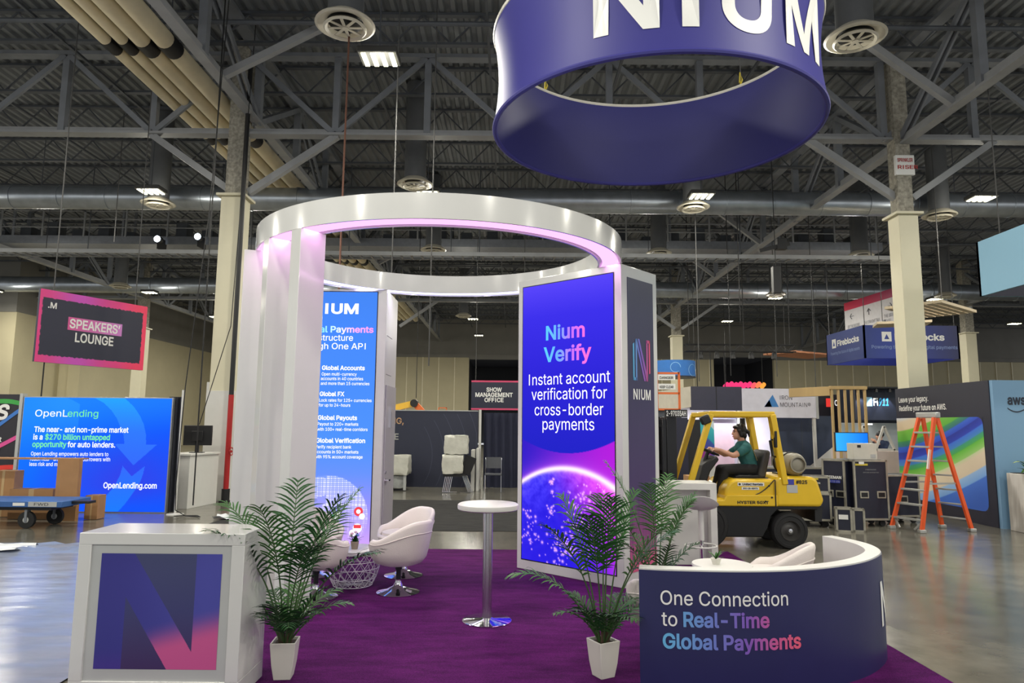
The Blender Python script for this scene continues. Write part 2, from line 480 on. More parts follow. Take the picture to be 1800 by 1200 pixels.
# stepped wall blocks on the left
wl = MB()
for x0_, x1_, y0_, y1_ in ((-60, -26.5, 42, 62), (-60, -27.9, 38, 42)):
    wl.box(x0_, x1_, y0_, y1_, 0, 7.9, 0); wl.box(x0_, x1_, y0_ - .06, y1_, 7.9, 11.38, 1)
for x in (-29.6, -27.2): wl.box(x, x + .7, 41.8, 42, 0, 7.9, 0)
struct(wl.build('wall_left', [CREAM, GREYWALL], smooth=0), 'cream stepped side wall on the left with a grey upper band')

# columns: cream painted casing below, rough sprayed fireproofing above
def column(x, y, lab, zc=7.15, w=0.6):
    t = thing('column', lab, 'column', (x, y, 0)); t['kind'] = 'structure'
    h = w / 2
    MB().box(-h, h, -h, h, 0, zc).build('column_casing', COLPAINT, t, bevel=0.01)
    MB().box(-h - .09, h + .09, -h - .09, h + .09, zc, zc + .06).build('casing_flange', COLPAINT, t)
    MB().box(-h + .06, h - .06, -h + .06, h - .06, zc + .06, DECK_Z).build('fireproofed_shaft', FIREPROOF, t)
    return t
cl = column(-6.88, 16.4, 'cream building column left of the round booth canopy', 7.3, .52)
MB().box(-.30, .30, -.30, .30, 0, 2.55).build('base_cladding', SATIN, cl, bevel=.005)
cr = column(9.66, 16.42, 'cream building column behind the blue and green wall graphic', 7.0, .48)
column(9.75, 40.2, 'distant cream column above the round blue hanging sign', 7.1)
column(26.0, 38.6, 'distant cream column right of the hanging blue box sign', 7.2)
column(-23.0 + 1.4, 39.5, 'distant column behind the Speakers\' Lounge sign', 7.2)
sg = letters('warning_sign', cr, plane_map((-.22, -.242, 8.05), (1, 0, 0), (0, 0, 1), .03), [('SPRINKLER', 0.02, .28, .09, dict(bold=.02, w=.38)), ('RISER', .02, .1, .09, dict(bold=.02, w=.5))], mat('red_sign_paint', (170, 40, 40)))
MB().box(-.24, .22, -.265, -.18, 8.0, 8.5).build('warning_plate', LETTERWHITE, cr)

# main trusses running away from the camera, cross trusses at the column rows
def truss_long(x, zb, y0, y1, zt, lab):
    t = thing('roof_truss', lab, 'roof truss', (x, y0, zb)); t['kind'] = 'structure'
    L_ = y1 - y0; h = zt - zb
    c = MB(); c.box(-.12, .12, 0, L_, -.03, .03); c.box(-.03, .03, 0, L_, 0, .22); c.build('bottom_chord', STEELLT, t, smooth=0)
    c = MB(); c.box(-.16, .16, 0, L_, h - .05, h + .05); c.build('top_chord', STEEL, t, smooth=0)
    w = MB(); p = 3.1; k = int(L_ / p)
    for i in range(k + 1):
        y = i * p
        w.box(-.09, .09, y - .09, y + .09, 0, h)
        if i < k:
            a, b = ((y, h), (y + p, 0)) if i % 2 == 0 else ((y, 0), (y + p, h))
            w.bar((-.07, a[0], a[1]), (-.07, b[0], b[1]), .05, .14); w.bar((.07, a[0], a[1]), (.07, b[0], b[1]), .05, .14)
    w.build('web', STEEL, t, smooth=0)
    return t
TL = truss_long(-6.5, 9.35, 1.0, 61.5, 11.2, 'long grey roof truss above the left cream column')
TR = truss_long(9.72, 8.85, 1.0, 61.5, 11.1, 'long grey roof truss above the right cream column')
truss_long(26.0, 8.9, 8.0, 61.5, 11.1, 'far right long grey roof truss')
truss_long(-21.6, 9.0, 8.0, 61.5, 11.1, 'long grey roof truss against the left wall')
def truss_cross(y, zb, x0, x1, lab):
    t = thing('roof_truss', lab, 'roof truss', (0, y, zb)); t['kind'] = 'structure'
    h = 11.1 - zb
    MB().box(x0, x1, -.15, .15, -.03, .03).box(x0, x1, -.03, .03, 0, .16).build('bottom_chord', STEELLT, t, smooth=0)
    MB().box(x0, x1, -.14, .14, h - .05, h + .05).build('top_chord', STEEL, t, smooth=0)
    w = MB(); x = -6.79 - 2.3 * 16; i = 0
    while x < x1 - 2.3:
        w.box(x - .08, x + .08, -.08, .08, 0, h)
        a, b = ((x, h), (x + 2.3, 0)) if i % 2 == 0 else ((x, 0), (x + 2.3, h))
        w.bar((a[0], -.05, a[1]), (b[0], -.05, b[1]), .08, .13)
        x += 2.3; i += 1
    w.build('web', STEEL, t, smooth=0)
    b = MB()
    for cx, s in ((-6.79, 1), (-6.79, -1), (9.74, 1), (9.74, -1)):
        b.bar((cx + s * .2, 0, 7.5 - zb), (cx + s * 2.35, 0, 0), .16, .16)
    b.build('knee_brace', STEELLT, t, smooth=0)
truss_cross(16.45, 9.0, -44, 50, 'cross truss on the nearer row of columns')
truss_cross(39.6, 9.0, -44, 50, 'cross truss on the far row of columns')
# sway braces between the long trusses and the joists
for (tx, zz, s) in ((-6.5, 9.4, 1), (9.72, 8.9, -1)):
    for k, y in enumerate((14.3, 26.0, 32.0)):
        o = MB().bar((tx, y, zz), (tx + s * 2.2, y, 10.6), .15, .15).build('sway_brace', STEELLT, smooth=0)
        struct(o, 'diagonal sway brace from long truss up to the joists')
# open web joists
def joist_mesh():
    j = MB(); x0, x1 = -45.0, 51.5
    j.box(x0, x1, -.07, .07, 0, .06); j.box(x0, x1, -.07, .07, .74, .80)
    x = x0; i = 0
    while x < x1 - .7:
        a, b = ((x, .05), (x + .68, .75)) if i % 2 == 0 else ((x, .75), (x + .68, .05))
        j.bar((a[0], 0, a[1]), (b[0], 0, b[1]), .035, .035); x += .68; i += 1
    return j
J0 = None; yj = 5.2
while yj < 61:
    if J0 is None:
        J0 = joist_mesh().build('roof_joist', DARKSTEEL, smooth=0)
        struct(J0, 'dark open web joist running across under the roof deck', 'open web roof joists'); o = J0
    else:
        o = J0.copy(); COL.objects.link(o)
    o.location = (0, yj, DECK_Z - .82); yj += 2.45
# bridging angle iron running with the trusses
for x in (-30, -26, -18, -14, -10.5, -3.6, -0.6, 2.6, 5.9, 13, 17, 21):
    o = MB().box(x - .03, x + .03, 2, 61, 10.55, 10.61).build('joist_bridging', DARKSTEEL, smooth=0)
    struct(o, 'thin steel bridging line under the joists', 'joist bridging lines')

# insulated pipes hung along the left truss
pipe_specs = [(-7.42, 9.85, .20, 'thick cream insulated pipe nearest the left roof truss'), (-7.9, 9.85, .18, 'thick cream insulated pipe, second from the left truss'),
              (-8.32, 9.85, .125, 'thin cream insulated pipe, third from the left truss'), (-8.68, 9.85, .125, 'thin cream insulated pipe, outermost of the four')]
for x, z, r, lab in pipe_specs:
    t = thing('insulated_pipe', lab, 'pipe', (x, 2, z), 0, 'insulated pipes along the left truss')
    MB().tube([(0, 0, 0), (0, 50, 0)], r, 16).build('pipe_wrap', PIPECREAM, t)
    for yb in (11.6, 16.4, 21.6, 31.0):
        MB().tube([(0, yb, 0), (0, yb + .42, 0)], r + .012, 16).build('black_band', BLACKPL, t)
        MB().tube([(0, yb + .2, r), (0, yb + .2, DECK_Z - z)], .012, 5).build('hanger_rod', DARKSTEEL, t)

# silver supply ducts across the hall, black sprinkler mains
def cross_duct(y, z, r, lab):
    t = thing('air_duct', lab, 'duct', (0, y, z))
    d = MB(); d.tube([(-40, 0, 0), (40, 0, 0)], r, 20)
    for i in range(40): d.tube([(-21 + i * 1.55, 0, 0), (-20.94 + i * 1.55, 0, 0)], r + .02, 20)
    d.build('duct_run', GALV, t)
    for i in range(10): MB().tube([(-21.5 + i * 6, 0, r), (-21.5 + i * 6, 0, DECK_Z - z)], .015, 5).build('hanger_rod', DARKSTEEL, t)
cross_duct(21.65, 9.08, .38, 'silver round air duct across the hall, the nearer one')
cross_duct(36.2, 9.12, .42, 'silver round air duct across the hall, the farther one')
for y, z, lab in ((13.9, 10.2, 'dark sprinkler main across the roof in front of the columns'), (31.0, 10.1, 'dark sprinkler main across the roof behind the ducts')):
    tag(MB().tube([(-40, y, z + .25), (45, y, z + .25)], .055, 8).build('sprinkler_pipe', DARKSTEEL), lab, 'pipe')

# catwalk and cable tray across the back of the hall
t = thing('catwalk', 'grey steel catwalk with handrails hung across the back of the hall', 'catwalk', (0, 28.4, 9.2))
MB().box(-40, 15.5, -.5, .5, 0, .34).build('deck', mat('catwalk_steel', (120, 124, 132), .5, var=.1), t, smooth=0)
r = MB()
for s in (-.5, .5):
    for z in (.7, 1.05, 1.4):
        r.tube([(-40, s, z), (-9.4, s, z)], .022, 6); r.tube([(-6.2, s, z), (15.5, s, z)], .022, 6)
r.build('handrail', STEELLT, t)
for i in range(22):
    if 6 < i < 10: continue
    MB().box(-21.5 + i * 1.75 - .03, -21.5 + i * 1.75 + .03, -.54, -.48, .3, 1.42).build('rail_post', STEELLT, t, smooth=0)
for i in range(9):
    for s in (-.45, .45): MB().box(-21 + i * 4.6 - .04, -21 + i * 4.6 + .04, s - .04, s + .04, .3, DECK_Z - 9.2).build('hanger_post', STEEL, t, smooth=0)
for i in range(34):
    if 10 < i < 15: continue
    MB().box(-21.8 + i * 1.1 - .2, -21.8 + i * 1.1 + .25, -.2, .4, .34, .6 + .5 * ((i * 37) % 5) / 5).build('stored_case', DARKSTEEL, t, smooth=0)
t = thing('cable_tray', 'ladder shaped cable tray hung below the catwalk', 'cable tray', (0, 24.0, 7.75))
c = MB()
for s in (-.3, .3): c.box(-38, 14.5, s - .03, s + .03, 0, .14)
for i in range(100): c.box(-21.9 + i * .365, -21.84 + i * .365, -.3, .3, .01, .05)
c.build('tray', STEELLT, t, smooth=0)
for i in range(8): MB().tube([(-20 + i * 4.7, 0, .02), (-20 + i * 4.7, 0, DECK_Z - 7.75)], .02, 5).build('hanger_rod', DARKSTEEL, t)
for lab, px, py in (('left bright spotlight on the catwalk edge, above the Speakers\' Lounge sign', 277, 420), ('right bright spotlight on the catwalk edge, beside the left column', 348, 416)):
    p = at_y(px, py, 27.3)
    t = thing('spotlight', lab, 'spotlight', p)
    MB().lathe([(.10, -.25), (.14, -.2), (.16, .02), (.15, .02)], 16, axis='y', cap=False).build('housing', BLACKPL, t)
    MB().lathe([(.0, .03), (.13, .03), (.13, .05), (0, .05)], 16, axis='y').build('lens', emit('spot_lens', (225, 240, 255), 9), t)
    MB().box(-.02, .02, .02, .72, -.4, .1).build('bracket', BLACKPL, t)

# high bay fixtures (the lit ones the photo shows) and round air diffusers
GLOW = emit('lamp_tubes', (255, 250, 205), 7.0)
FIXM = mat('fixture_metal', (64, 64, 62), .6)
def fixture_parts(t):
    MB().box(-.36, .36, -.26, .26, 0, .12).build('housing', FIXM, t, bevel=.02)
    for i in range(4):
        MB().box(-.295 + i * .17, -.215 + i * .17, -.22, .22, -.025, 0.005).build('lamp_tube', GLOW, t)
    MB().tube([(0, 0, .1), (0, 0, DECK_Z + .02 - LAMP_Z)], .014, 5).build('hanging_rod', DARKSTEEL, t)
fx = [(-2.5, 11.9, 'nearest high bay lamp, above the round canopy, left of the blue hanging sign'),
      (-10.6, 19.3, 'high bay lamp in front of the round vent left of the left column'), (-2.5, 19.3, 'high bay lamp just above the rim of the round canopy'),
      (5.5, 19.3, 'high bay lamp below the blue hanging sign'), (13.7, 19.3, 'high bay lamp right of the right column'),
      (-18.9, 27.0, 'high bay lamp at the upper left edge, above the Speakers\' Lounge sign'), (-2.5, 27.0, 'high bay lamp seen through the round canopy'),
      (13.7, 27.0, 'high bay lamp left of the right column above the hanging blue box sign'), (-10.6, 27.0, 'high bay lamp behind the left column'),
      (5.5, 27.0, 'high bay lamp above the tall display tower'),
      (-18.9, 35.0, 'high bay lamp just above the Speakers\' Lounge sign'), (-2.5, 35.0, 'high bay lamp behind the back rim of the canopy'), (13.7, 35.0, 'high bay lamp right of the tower, over the wooden slat canopy'),
      (22.0, 35.0, 'high bay lamp right of the right column, above the wooden canopy'), (-18.9, 43.0, 'high bay lamp right of the Speakers\' Lounge sign'),
      (-2.5, 43.0, 'upper lamp in the gap under the back rim of the canopy'), (5.5, 35.0, 'high bay lamp behind the display tower'),
      (-2.5, 51.0, 'lower lamp in the gap under the back rim of the canopy'), (13.7, 43.0, 'far high bay lamp right of the tower'), (22.0, 43.0, 'far high bay lamp behind the right column'), (32.0, 43.0, 'far high bay lamp at the right edge'), (-27.0, 35.0, 'high bay lamp at the left edge beside the Speakers\' Lounge sign')]
F0 = None
for x, y, lab in fx:
    if F0 is None:
        F0 = thing('high_bay_light', lab, 'ceiling light', (x, y, LAMP_Z), 0, 'lit high bay ceiling lights'); fixture_parts(F0)
    else:
        copy_thing(F0, (x, y, LAMP_Z), 0, lab)
DIFM = mat('off_white_diffuser', (196, 190, 172), .5)
def diffuser_parts(t):
    MB().lathe([(.30, .16), (.49, .02), (.50, 0), (.46, -.02), (.30, .05), (.30, .16)], 32).build('outer_ring', DIFM, t)
    MB().lathe([(.33, -.03), (.36, -.06), (.33, -.09), (.29, -.06), (.33, -.03)], 32).build('inner_ring', DIFM, t)
    v = MB()
    for i in range(8):
        a = i * math.pi / 4; v.bar((.03 * math.cos(a), .03 * math.sin(a), -.05), (.31 * math.cos(a), .31 * math.sin(a), -.05), .05, .012)
    v.lathe([(0, -.07), (.06, -.07), (.06, -.03), (0, -.03)], 12); v.build('vanes', DIFM, t)
    MB().lathe([(.28, .02), (.28, .03), (0, .03)], 20).build('dark_throat', BLACKPL, t)
    MB().tube([(0, 0, .1), (0, 0, .75), (0, 0, DECK_Z - .02 - 8.45)], .30, 20).build('drop_duct', GREYDUCT, t)
df = [(-2.85, 10.75, 'round ceiling air diffuser at the top, beside the nearest lamp'), (5.85, 11.0, 'round ceiling air diffuser right of the blue hanging sign'),
      (-10.9, 20.3, 'round air diffuser below the lamp left of the left column'), (-2.75, 18.4, 'round air diffuser behind the top of the canopy rim'), (5.5, 20.2, 'round air diffuser behind the lamp below the blue hanging sign'),
      (-3.05, 25.6, 'round air diffuser seen through the round canopy'), (5.65, 25.8, 'round air diffuser above the tall display tower'),
      (13.4, 20.8, 'round air diffuser right of the right column'), (-19.4, 33.2, 'round air diffuser above the Speakers\' Lounge sign'), (13.3, 33.9, 'round air diffuser above the wooden slat canopy'),
      (13.5, 25.9, 'round air diffuser left of the right column'), (5.6, 41.0, 'far round air diffuser right of the tower'), (21.8, 33.8, 'far round air diffuser right of the right column'), (-3.0, 41.5, 'far round air diffuser under the back rim of the canopy')]
D0 = None; GREYDUCT = mat('grey_drop_duct', (96, 98, 100), .5, .2)
for x, y, lab in df:
    if D0 is None:
        D0 = thing('air_diffuser', lab, 'air vent', (x, y, 8.45), 0, 'round ceiling air diffusers'); diffuser_parts(D0)
    else:
        copy_thing(D0, (x, y, 8.45), 0, lab)

# ------------------------------------------------------------------ the booth: carpet, canopy ring, fins
def carpet_mat(name, a, b):
    m, nt, out = nodes_of(name)
    N = nt.nodes.new; L = nt.links.new
    bs = N('ShaderNodeBsdfPrincipled'); bs.inputs['Roughness'].default_value = 0.95; bs.inputs['Specular IOR Level'].default_value = .1
    tc = N('ShaderNodeTexCoord')
    n1 = N('ShaderNodeTexNoise'); n1.inputs['Scale'].default_value = 140; n1.inputs['Detail'].default_value = 3
    n2 = N('ShaderNodeTexNoise'); n2.inputs['Scale'].default_value = 2.2; n2.inputs['Detail'].default_value = 8; n2.inputs['Roughness'].default_value = .7
    mp = N('ShaderNodeMapping'); mp.inputs['Scale'].default_value = (1, 3.5, 1)
    L(tc.outputs['Object'], n1.inputs[0]); L(tc.outputs['Object'], mp.inputs[0]); L(mp.outputs[0], n2.inputs[0])
    ad = N('ShaderNodeMath'); ad.operation = 'ADD'; L(n1.outputs['Fac'], ad.inputs[0]); L(n2.outputs['Fac'], ad.inputs[1])
    cr = N('ShaderNodeValToRGB'); cr.color_ramp.elements[0].position = .38; cr.color_ramp.elements[1].position = .64
    hv = N('ShaderNodeMath'); hv.operation = 'MULTIPLY'; hv.inputs[1].default_value = .5; L(ad.outputs[0], hv.inputs[0]); L(hv.outputs[0], cr.inputs[0])
    cr.color_ramp.elements[0].color = (*lin(a), 1); cr.color_ramp.elements[1].color = (*lin(b), 1)
    L(cr.outputs[0], bs.inputs['Base Color'])
    bp = N('ShaderNodeBump'); bp.inputs['Strength'].default_value = .5; bp.inputs['Distance'].default_value = .01
    L(n1.outputs['Fac'], bp.inputs['Height']); L(bp.outputs[0], bs.inputs['Normal']); L(bs.outputs[0], out.inputs[0])
    return m
tag(MB().box(-2.98, 3.16, 4.0, 10.2, 0, .012).build('booth_carpet', carpet_mat('purple_carpet', (52, 10, 58), (92, 23, 96)), smooth=0),
    'purple carpet square covering the whole booth floor', 'carpet')
tag(MB().box(-5.4, 1.9, 11.95, 16.7, 0, .008).build('aisle_carpet', carpet_mat('charcoal_carpet', (40, 40, 42), (66, 65, 64)), smooth=0),
    'charcoal aisle carpet strip behind the purple carpet', 'carpet')

RCX, RCY, RZ0, RZ1 = -.85, 8.1, 3.70, 3.95
def ell(a, b, n=128, t0=0.0, t1=360.0):
    return [(RCX + a * math.cos(math.radians(t0 + (t1 - t0) * i / n)), RCY + b * math.sin(math.radians(t0 + (t1 - t0) * i / n))) for i in range(n + (0 if t1 - t0 == 360 else 1))]
ring = thing('canopy_ring', 'glossy white oval canopy ring with lit underside on top of the booth panels', 'canopy', (RCX, RCY, RZ0))
MB().strip(ell(1.87, 1.67), ell(2.15, 1.95), RZ0 + .03, RZ1).build('ring_body', WHITE, ring, world=True)
MB().strip(ell(2.13, 1.93), ell(2.15, 1.95), RZ0, RZ0 + .03).build('outer_lip', WHITE, ring, world=True)
MB().strip(ell(1.87, 1.67), ell(1.89, 1.69), RZ0, RZ0 + .03).build('inner_lip', WHITE, ring, world=True)
MB().strip(ell(1.925, 1.725, 90, 170, 372), ell(2.095, 1.895, 90, 170, 372), RZ0 + .012, RZ0 + .03, closed=False).build('pink_light_strip', emit('pink_led', (242, 168, 248), 1.5), ring, world=True)
MB().strip(ell(1.925, 1.725, 70, 14, 168), ell(2.095, 1.895, 70, 14, 168), RZ0 + .012, RZ0 + .03, closed=False).build('cool_light_strip', emit('cool_led', (214, 208, 255), 2.2), ring, world=True)

def strip_lamp(deg, c, w):   # light given by the ring's own strip
    a = math.radians(deg); l = bpy.data.lights.new('ring_strip_lamp', 'AREA'); l.shape = 'RECTANGLE'; l.size = .14; l.size_y = .9; l.energy = w; l.color = c
    o = bpy.data.objects.new('ring_strip_lamp', l); COL.objects.link(o); o.parent = ring
    o.location = (2.01 * math.cos(a), 1.81 * math.sin(a), .006); o.rotation_euler = (0, 0, a)
for d_ in (188, 203, 210, 225, 240, 262, 290, 318, 345): strip_lamp(d_, (1.0, .50, .95), 2.3)
for d_ in (40, 66, 92, 118, 150): strip_lamp(d_, (.72, .66, 1.0), 3.0)
def fin(deg, dt, zt, dr, lab):
    a = math.radians(deg)
    o = Vector((RCX + (2.15 + dr) * math.cos(a), RCY + (1.95 + dr) * math.sin(a), 0))
    i = Vector((RCX + 1.85 * math.cos(a), RCY + 1.65 * math.sin(a), 0))
    e = (i - o); ln = e.length; ang = math.atan2(e.y, e.x)
    t = thing('support_fin', lab, 'support panel', o, ang, 'white upright fins on the left of the canopy')
    MB().box(0, ln, -dt / 2, dt / 2, .012, zt).build('panel', WHITE, t, bevel=.004)
    MB().box(-.004, ln + .004, -dt / 2 - .004, dt / 2 + .004, .012, .06).build('plinth', SATIN, t)
fin(233.4, .155, RZ0, 0, 'tall white fin under the canopy ring, nearest of the three')
fin(217.2, .16, RZ0, 0, 'tall white fin under the canopy ring, middle of the three')
fin(200.5, .16, 3.69, .11, 'tall white fin at the far left of the canopy, just outside the ring')

# ------------------------------------------------------------------ tall display tower on the right
tw_o = Vector((.085, 8.93, 0)); tw_n = Vector((1.27, 7.85, 0)); tw_d = tw_n - tw_o
TWW = tw_d.length; tw_a = math.atan2(tw_d.y, tw_d.x)
tw = thing('display_tower', 'white display tower with a bright blue and purple planet screen on its front', 'display tower', tw_o, tw_a)
TH = 3.70; TD = .80
MB().box(0, TWW, 0, TD, .012, TH).build('tower_body', WHITE, tw, bevel=.006)
sx0, sx1, sz0, sz1 = .085, TWW - .105, .14, TH - .10
MB().box(sx0 - .012, sx1 + .012, -.004, .01, sz0 - .012, sz1 + .012).build('screen_bezel', BLACKPL, tw)
def verify_pic(u, v):
    rng = np.random.RandomState(4)
    W, H = sx1 - sx0, sz1 - sz0
    X = (u - .5) * W; Y = v * H
    col = stops(v, [(0, (84, 66, 236)), (.12, (58, 46, 222)), (.35, (44, 36, 205)), (.6, (34, 34, 190))])
    R = 1.36; cy = .672 * H + R
    d = np.sqrt(X ** 2 + (Y - cy) ** 2)
    side = ss(-.1, 1.0, u)
    out = mixc((46, 30, 190), (170, 30, 210), side)
    dome = 1 - ss(.0, .004, Y - (.615 * H - .32 * X ** 2))
    glow = np.exp(-np.maximum(d - R, 0) / .085)
    sky = mixc(out, (205, 90, 245), glow * .85)
    planet = mixc((40, 28, 215), (196, 40, 214), ss(.25, 1.0, u + .35 * (cy - R - Y) + .12))
    # cloud texture and city lights
    nz = 0
    for k, (f, a) in enumerate(((5, .5), (11, .3), (23, .2))):
        p = rng.rand(4) * 6.28
        nz = nz + a * np.sin(f * X * 3 + p[0] + 2.2 * np.sin(f * Y * 1.7 + p[1])) * np.sin(f * Y * 3.3 + p[2] + 1.7 * np.sin(f * X * 2.1 + p[3]))
    haze = np.exp(-(R - d) / .28)
    planet = planet + (nz * 46 * haze)[:, None] + mixc((0, 0, 0), (70, 70, 60), haze * .6)
    pts = []
    for cx, cyy, sg, n in ((-.55, .91, .10, 34), (-.1, .95, .16, 80), (.12, .85, .10, 46), (.25, .78, .13, 50), (-.22, .82, .05, 26), (.05, .93, .08, 50), (.4, .9, .12, 34), (-.6, .84, .04, 8), (-.22, .72, .02, 22), (-.2, .755, .015, 12), (.45, .74, .1, 20)):
        for _ in range(n):
            pts.append((cx * W * .5 * 2 / 1.4 + rng.randn() * sg, cyy * H + rng.randn() * sg * .9, .004 + .010 * rng.rand() ** 2))
    li = np.zeros(len(u))
    for x, y, r in pts:
        li = np.maximum(li, np.exp(-((X - x) ** 2 + (Y - y) ** 2) / (2 * r * r)))
    planet = mixc(planet, (255, 190, 255), li * .95)
    inside = ss(-.004, .004, R - d)
    res = sky * (1 - inside)[:, None] + planet * inside[:, None]
    rim = np.exp(-((d - R - .012) / (.030 + .015 * u)) ** 2)
    res = mixc(res, (255, 236, 255), rim)
    low = ss(.45, .55, v)
    res = col * (1 - low * (1 - dome))[:, None] + res * (low * (1 - dome))[:, None]
    return res
picture('screen_picture', tw, (sx0, -.006, sz0), (1, 0, 0), (0, 0, 1), sx1 - sx0, sz1 - sz0, 170, 420, verify_pic, picture_mat('led_screen_picture', 1.0), 'glowing screen showing a purple planet under deep blue')
SW, SH = sx1 - sx0, sz1 - sz0
tmap = plane_map((sx0, -.009, sz1), (1, 0, 0), (0, 0, 1), 0.0)
cx = SW * .52
GRADE = [(0.05, (90, 195, 250)), (.35, (110, 160, 250)), (.6, (190, 110, 235)), (.95, (250, 110, 205))]
def px2v(y): return -(y - 484.5) / 525.0 * SH
letters('screen_heading', tw, tmap, [('Nium', cx - .04, px2v(594), .172, dict(bold=.02, align='C', w=SW * .43)), ('Verify', cx - .01, px2v(636), .178, dict(bold=.02, align='C', w=SW * .525))],
        ramp_mat('heading_gradient', GRADE, 1.05), 'blue to pink heading reading Nium Verify')
letters('screen_text', tw, tmap, [('Instant account', cx + .0, px2v(680), .14, dict(align='C', w=SW * .885, bold=.0)), ('verification for', cx, px2v(708.5), .14, dict(align='C', w=SW * .82, bold=.0)),
        ('cross-border', cx, px2v(738), .14, dict(align='C', w=SW * .745, bold=.0)), ('payments', cx, px2v(765), .14, dict(align='C', w=SW * .56, bold=.0))], emit('screen_white', (250, 248, 255), 1.15))
# right side of the tower: dark graphic with the line logo
gm, gnt, gout = nodes_of('navy_to_rose_print')
_tc_ = gnt.nodes.new('ShaderNodeTexCoord'); _sp = gnt.nodes.new('ShaderNodeSeparateXYZ'); _mp = gnt.nodes.new('ShaderNodeMapping'); _mp.inputs['Scale'].default_value = (1, 26, .5)
_nz = gnt.nodes.new('ShaderNodeTexNoise'); _nz.inputs['Scale'].default_value = 1.5; _nz.inputs['Detail'].default_value = 3
_ma = gnt.nodes.new('ShaderNodeMath'); _ma.operation = 'MULTIPLY_ADD'; _ma.inputs[1].default_value = .22
_cr = gnt.nodes.new('ShaderNodeValToRGB'); _b = gnt.nodes.new('ShaderNodeBsdfPrincipled'); _b.inputs['Roughness'].default_value = .4
gnt.links.new(_tc_.outputs['Generated'], _sp.inputs[0]); gnt.links.new(_tc_.outputs['Generated'], _mp.inputs[0]); gnt.links.new(_mp.outputs[0], _nz.inputs[0])
gnt.links.new(_nz.outputs['Fac'], _ma.inputs[0]); gnt.links.new(_sp.outputs[2], _ma.inputs[2]); gnt.links.new(_ma.outputs[0], _cr.inputs[0])
_e = _cr.color_ramp.elements
for _ in range(2): _e.new(.5)
for k_, (p_, c_) in enumerate(((.12, (206, 92, 132)), (.20, (140, 66, 126)), (.36, (70, 52, 100)), (.80, (50, 50, 78)))): _e[k_].position = p_; _e[k_].color = (*lin(c_), 1)
gnt.links.new(_cr.outputs[0], _b.inputs['Base Color']); gnt.links.new(_b.outputs[0], gout.inputs[0])
MB().box(TWW - .002, TWW + .006, .125, .70, .16, TH - .14).build('side_graphic', gm, tw)
smap = plane_map((TWW + .009, 0, 0), (0, 1, 0), (0, 0, 1), 0.0)
lw = MB()
def poly2(pts, to3): lw.add([to3(a, b) for a, b in pts], [tuple(range(len(pts)))])
LX, LZ, LWD, LH = .225, 2.34, .385, .50
def q(a, b): return (LX + a * LWD, LZ + b * LH)
th = .085
for pts in ([(0, 0), (0, .86), (th, .9), (th, 0)], [(0, 0), (.22, 0), (.22, .07), (0, .07)], [(.15, .0), (.15, .98), (.235, 1.0), (.235, .0)], [(.235, 1.0), (.73, .0), (.63, .0), (.15, .97)],
            [(.38, 1.0), (.86, 0.06), (.86, 0), (.77, 0), (.285, 1.0)], [(.775, 0), (.775, .98), (.86, .99), (.86, 0)], [(.92, .18), (.92, .99), (1, 1), (1, .2)], [(.78, .93), (.78, 1), (1, 1), (1, .93)]):
    poly2([q(a, b) for a, b in pts], smap)
lw.build('line_logo', ramp_mat('logo_gradient', [(0, (84, 170, 214)), (.4, (108, 96, 190)), (.7, (150, 84, 170)), (1, (222, 84, 112))], 0, 1), tw, smooth=0, fix=False)
letters('side_lettering', tw, smap, [('NIUM', LX + LWD / 2, 2.12, .115, dict(bold=.02, align='C', w=.385))], LETTERWHITE)

# ------------------------------------------------------------------ closet with text screen and door
ct = thing('closet_tower', 'white closet tower with a blue text screen, grey door on its side', 'closet tower', (-3.25, 9.55, 0))
CW, CD, CH = 1.47, .92, 3.70
MB().box(0, CW, 0, CD, .012, CH).build('closet_body', mat('closet_white', (205, 203, 200), .3, var=.02), ct, bevel=.006)
lx0, lx1, lz0, lz1 = .10, CW - .135, .13, 3.66
MB().box(lx0 - .012, lx1 + .012, -.004, .01, lz0 - .012, lz1 + .012).build('screen_bezel', BLACKPL, ct)
LW, LHH = lx1 - lx0, lz1 - lz0
def closet_pic(u, v):
    X, Y = u * LW, v * LHH
    c = stops(v, [(0, (66, 128, 232)), (.3, (70, 134, 246)), (.6, (76, 140, 252)), (.72, (100, 140, 246)), (.86, (150, 140, 240)), (1, (206, 160, 240))])
    gx, gy, R = .64, LHH * .885, .56
    d = np.sqrt((X - gx) ** 2 + (Y - gy) ** 2)
    ins = ss(-.006, .006, R - d)
    dots = (np.sin(Y * 2 * np.pi / .026) > -.35) * (np.sin(X * 2 * np.pi / .026) > -.5)
    land = ~(((X < .62) & (np.sin(13 * X + 2 * np.sin(11 * Y)) + np.sin(15 * Y + 1.5) > .9) & (Y < gy - .12)) | (np.hypot(X - .52, (Y - gy) * 1.4) < .09) | (np.hypot(X - .80, Y - gy + .1) < .05))
    fade = 1 - ss(.0, R * 1.0, Y - gy + .25)
    g = mixc(c, (240, 238, 255), ins * dots * land * .85 * fade)
    g = mixc(g, (236, 238, 255), ins * .12 * fade)
    for k in (-.6, -.2, .25, .55):
        ln = np.exp(-((X - gx - .35 - k * .3 * np.cos((Y - gy) * 3)) / .004) ** 2) * (Y > gy) * .5
        g = mixc(g, (240, 230, 255), ln)
    return g
picture('screen_picture', ct, (lx0, -.006, lz0), (1, 0, 0), (0, 0, 1), LW, LHH, 120, 330, closet_pic, bpy.data.materials['led_screen_picture'], 'glowing blue text screen with a dotted globe')
cmap = plane_map((lx0, -.009, lz1), (1, 0, 0), (0, 0, 1), 0.0)
SWH = bpy.data.materials['screen_white']
def cx_(px): return (px - 665) / 126.3 + LW
def cz(py): return -(py - 510) / 445.0 * LHH
T = []
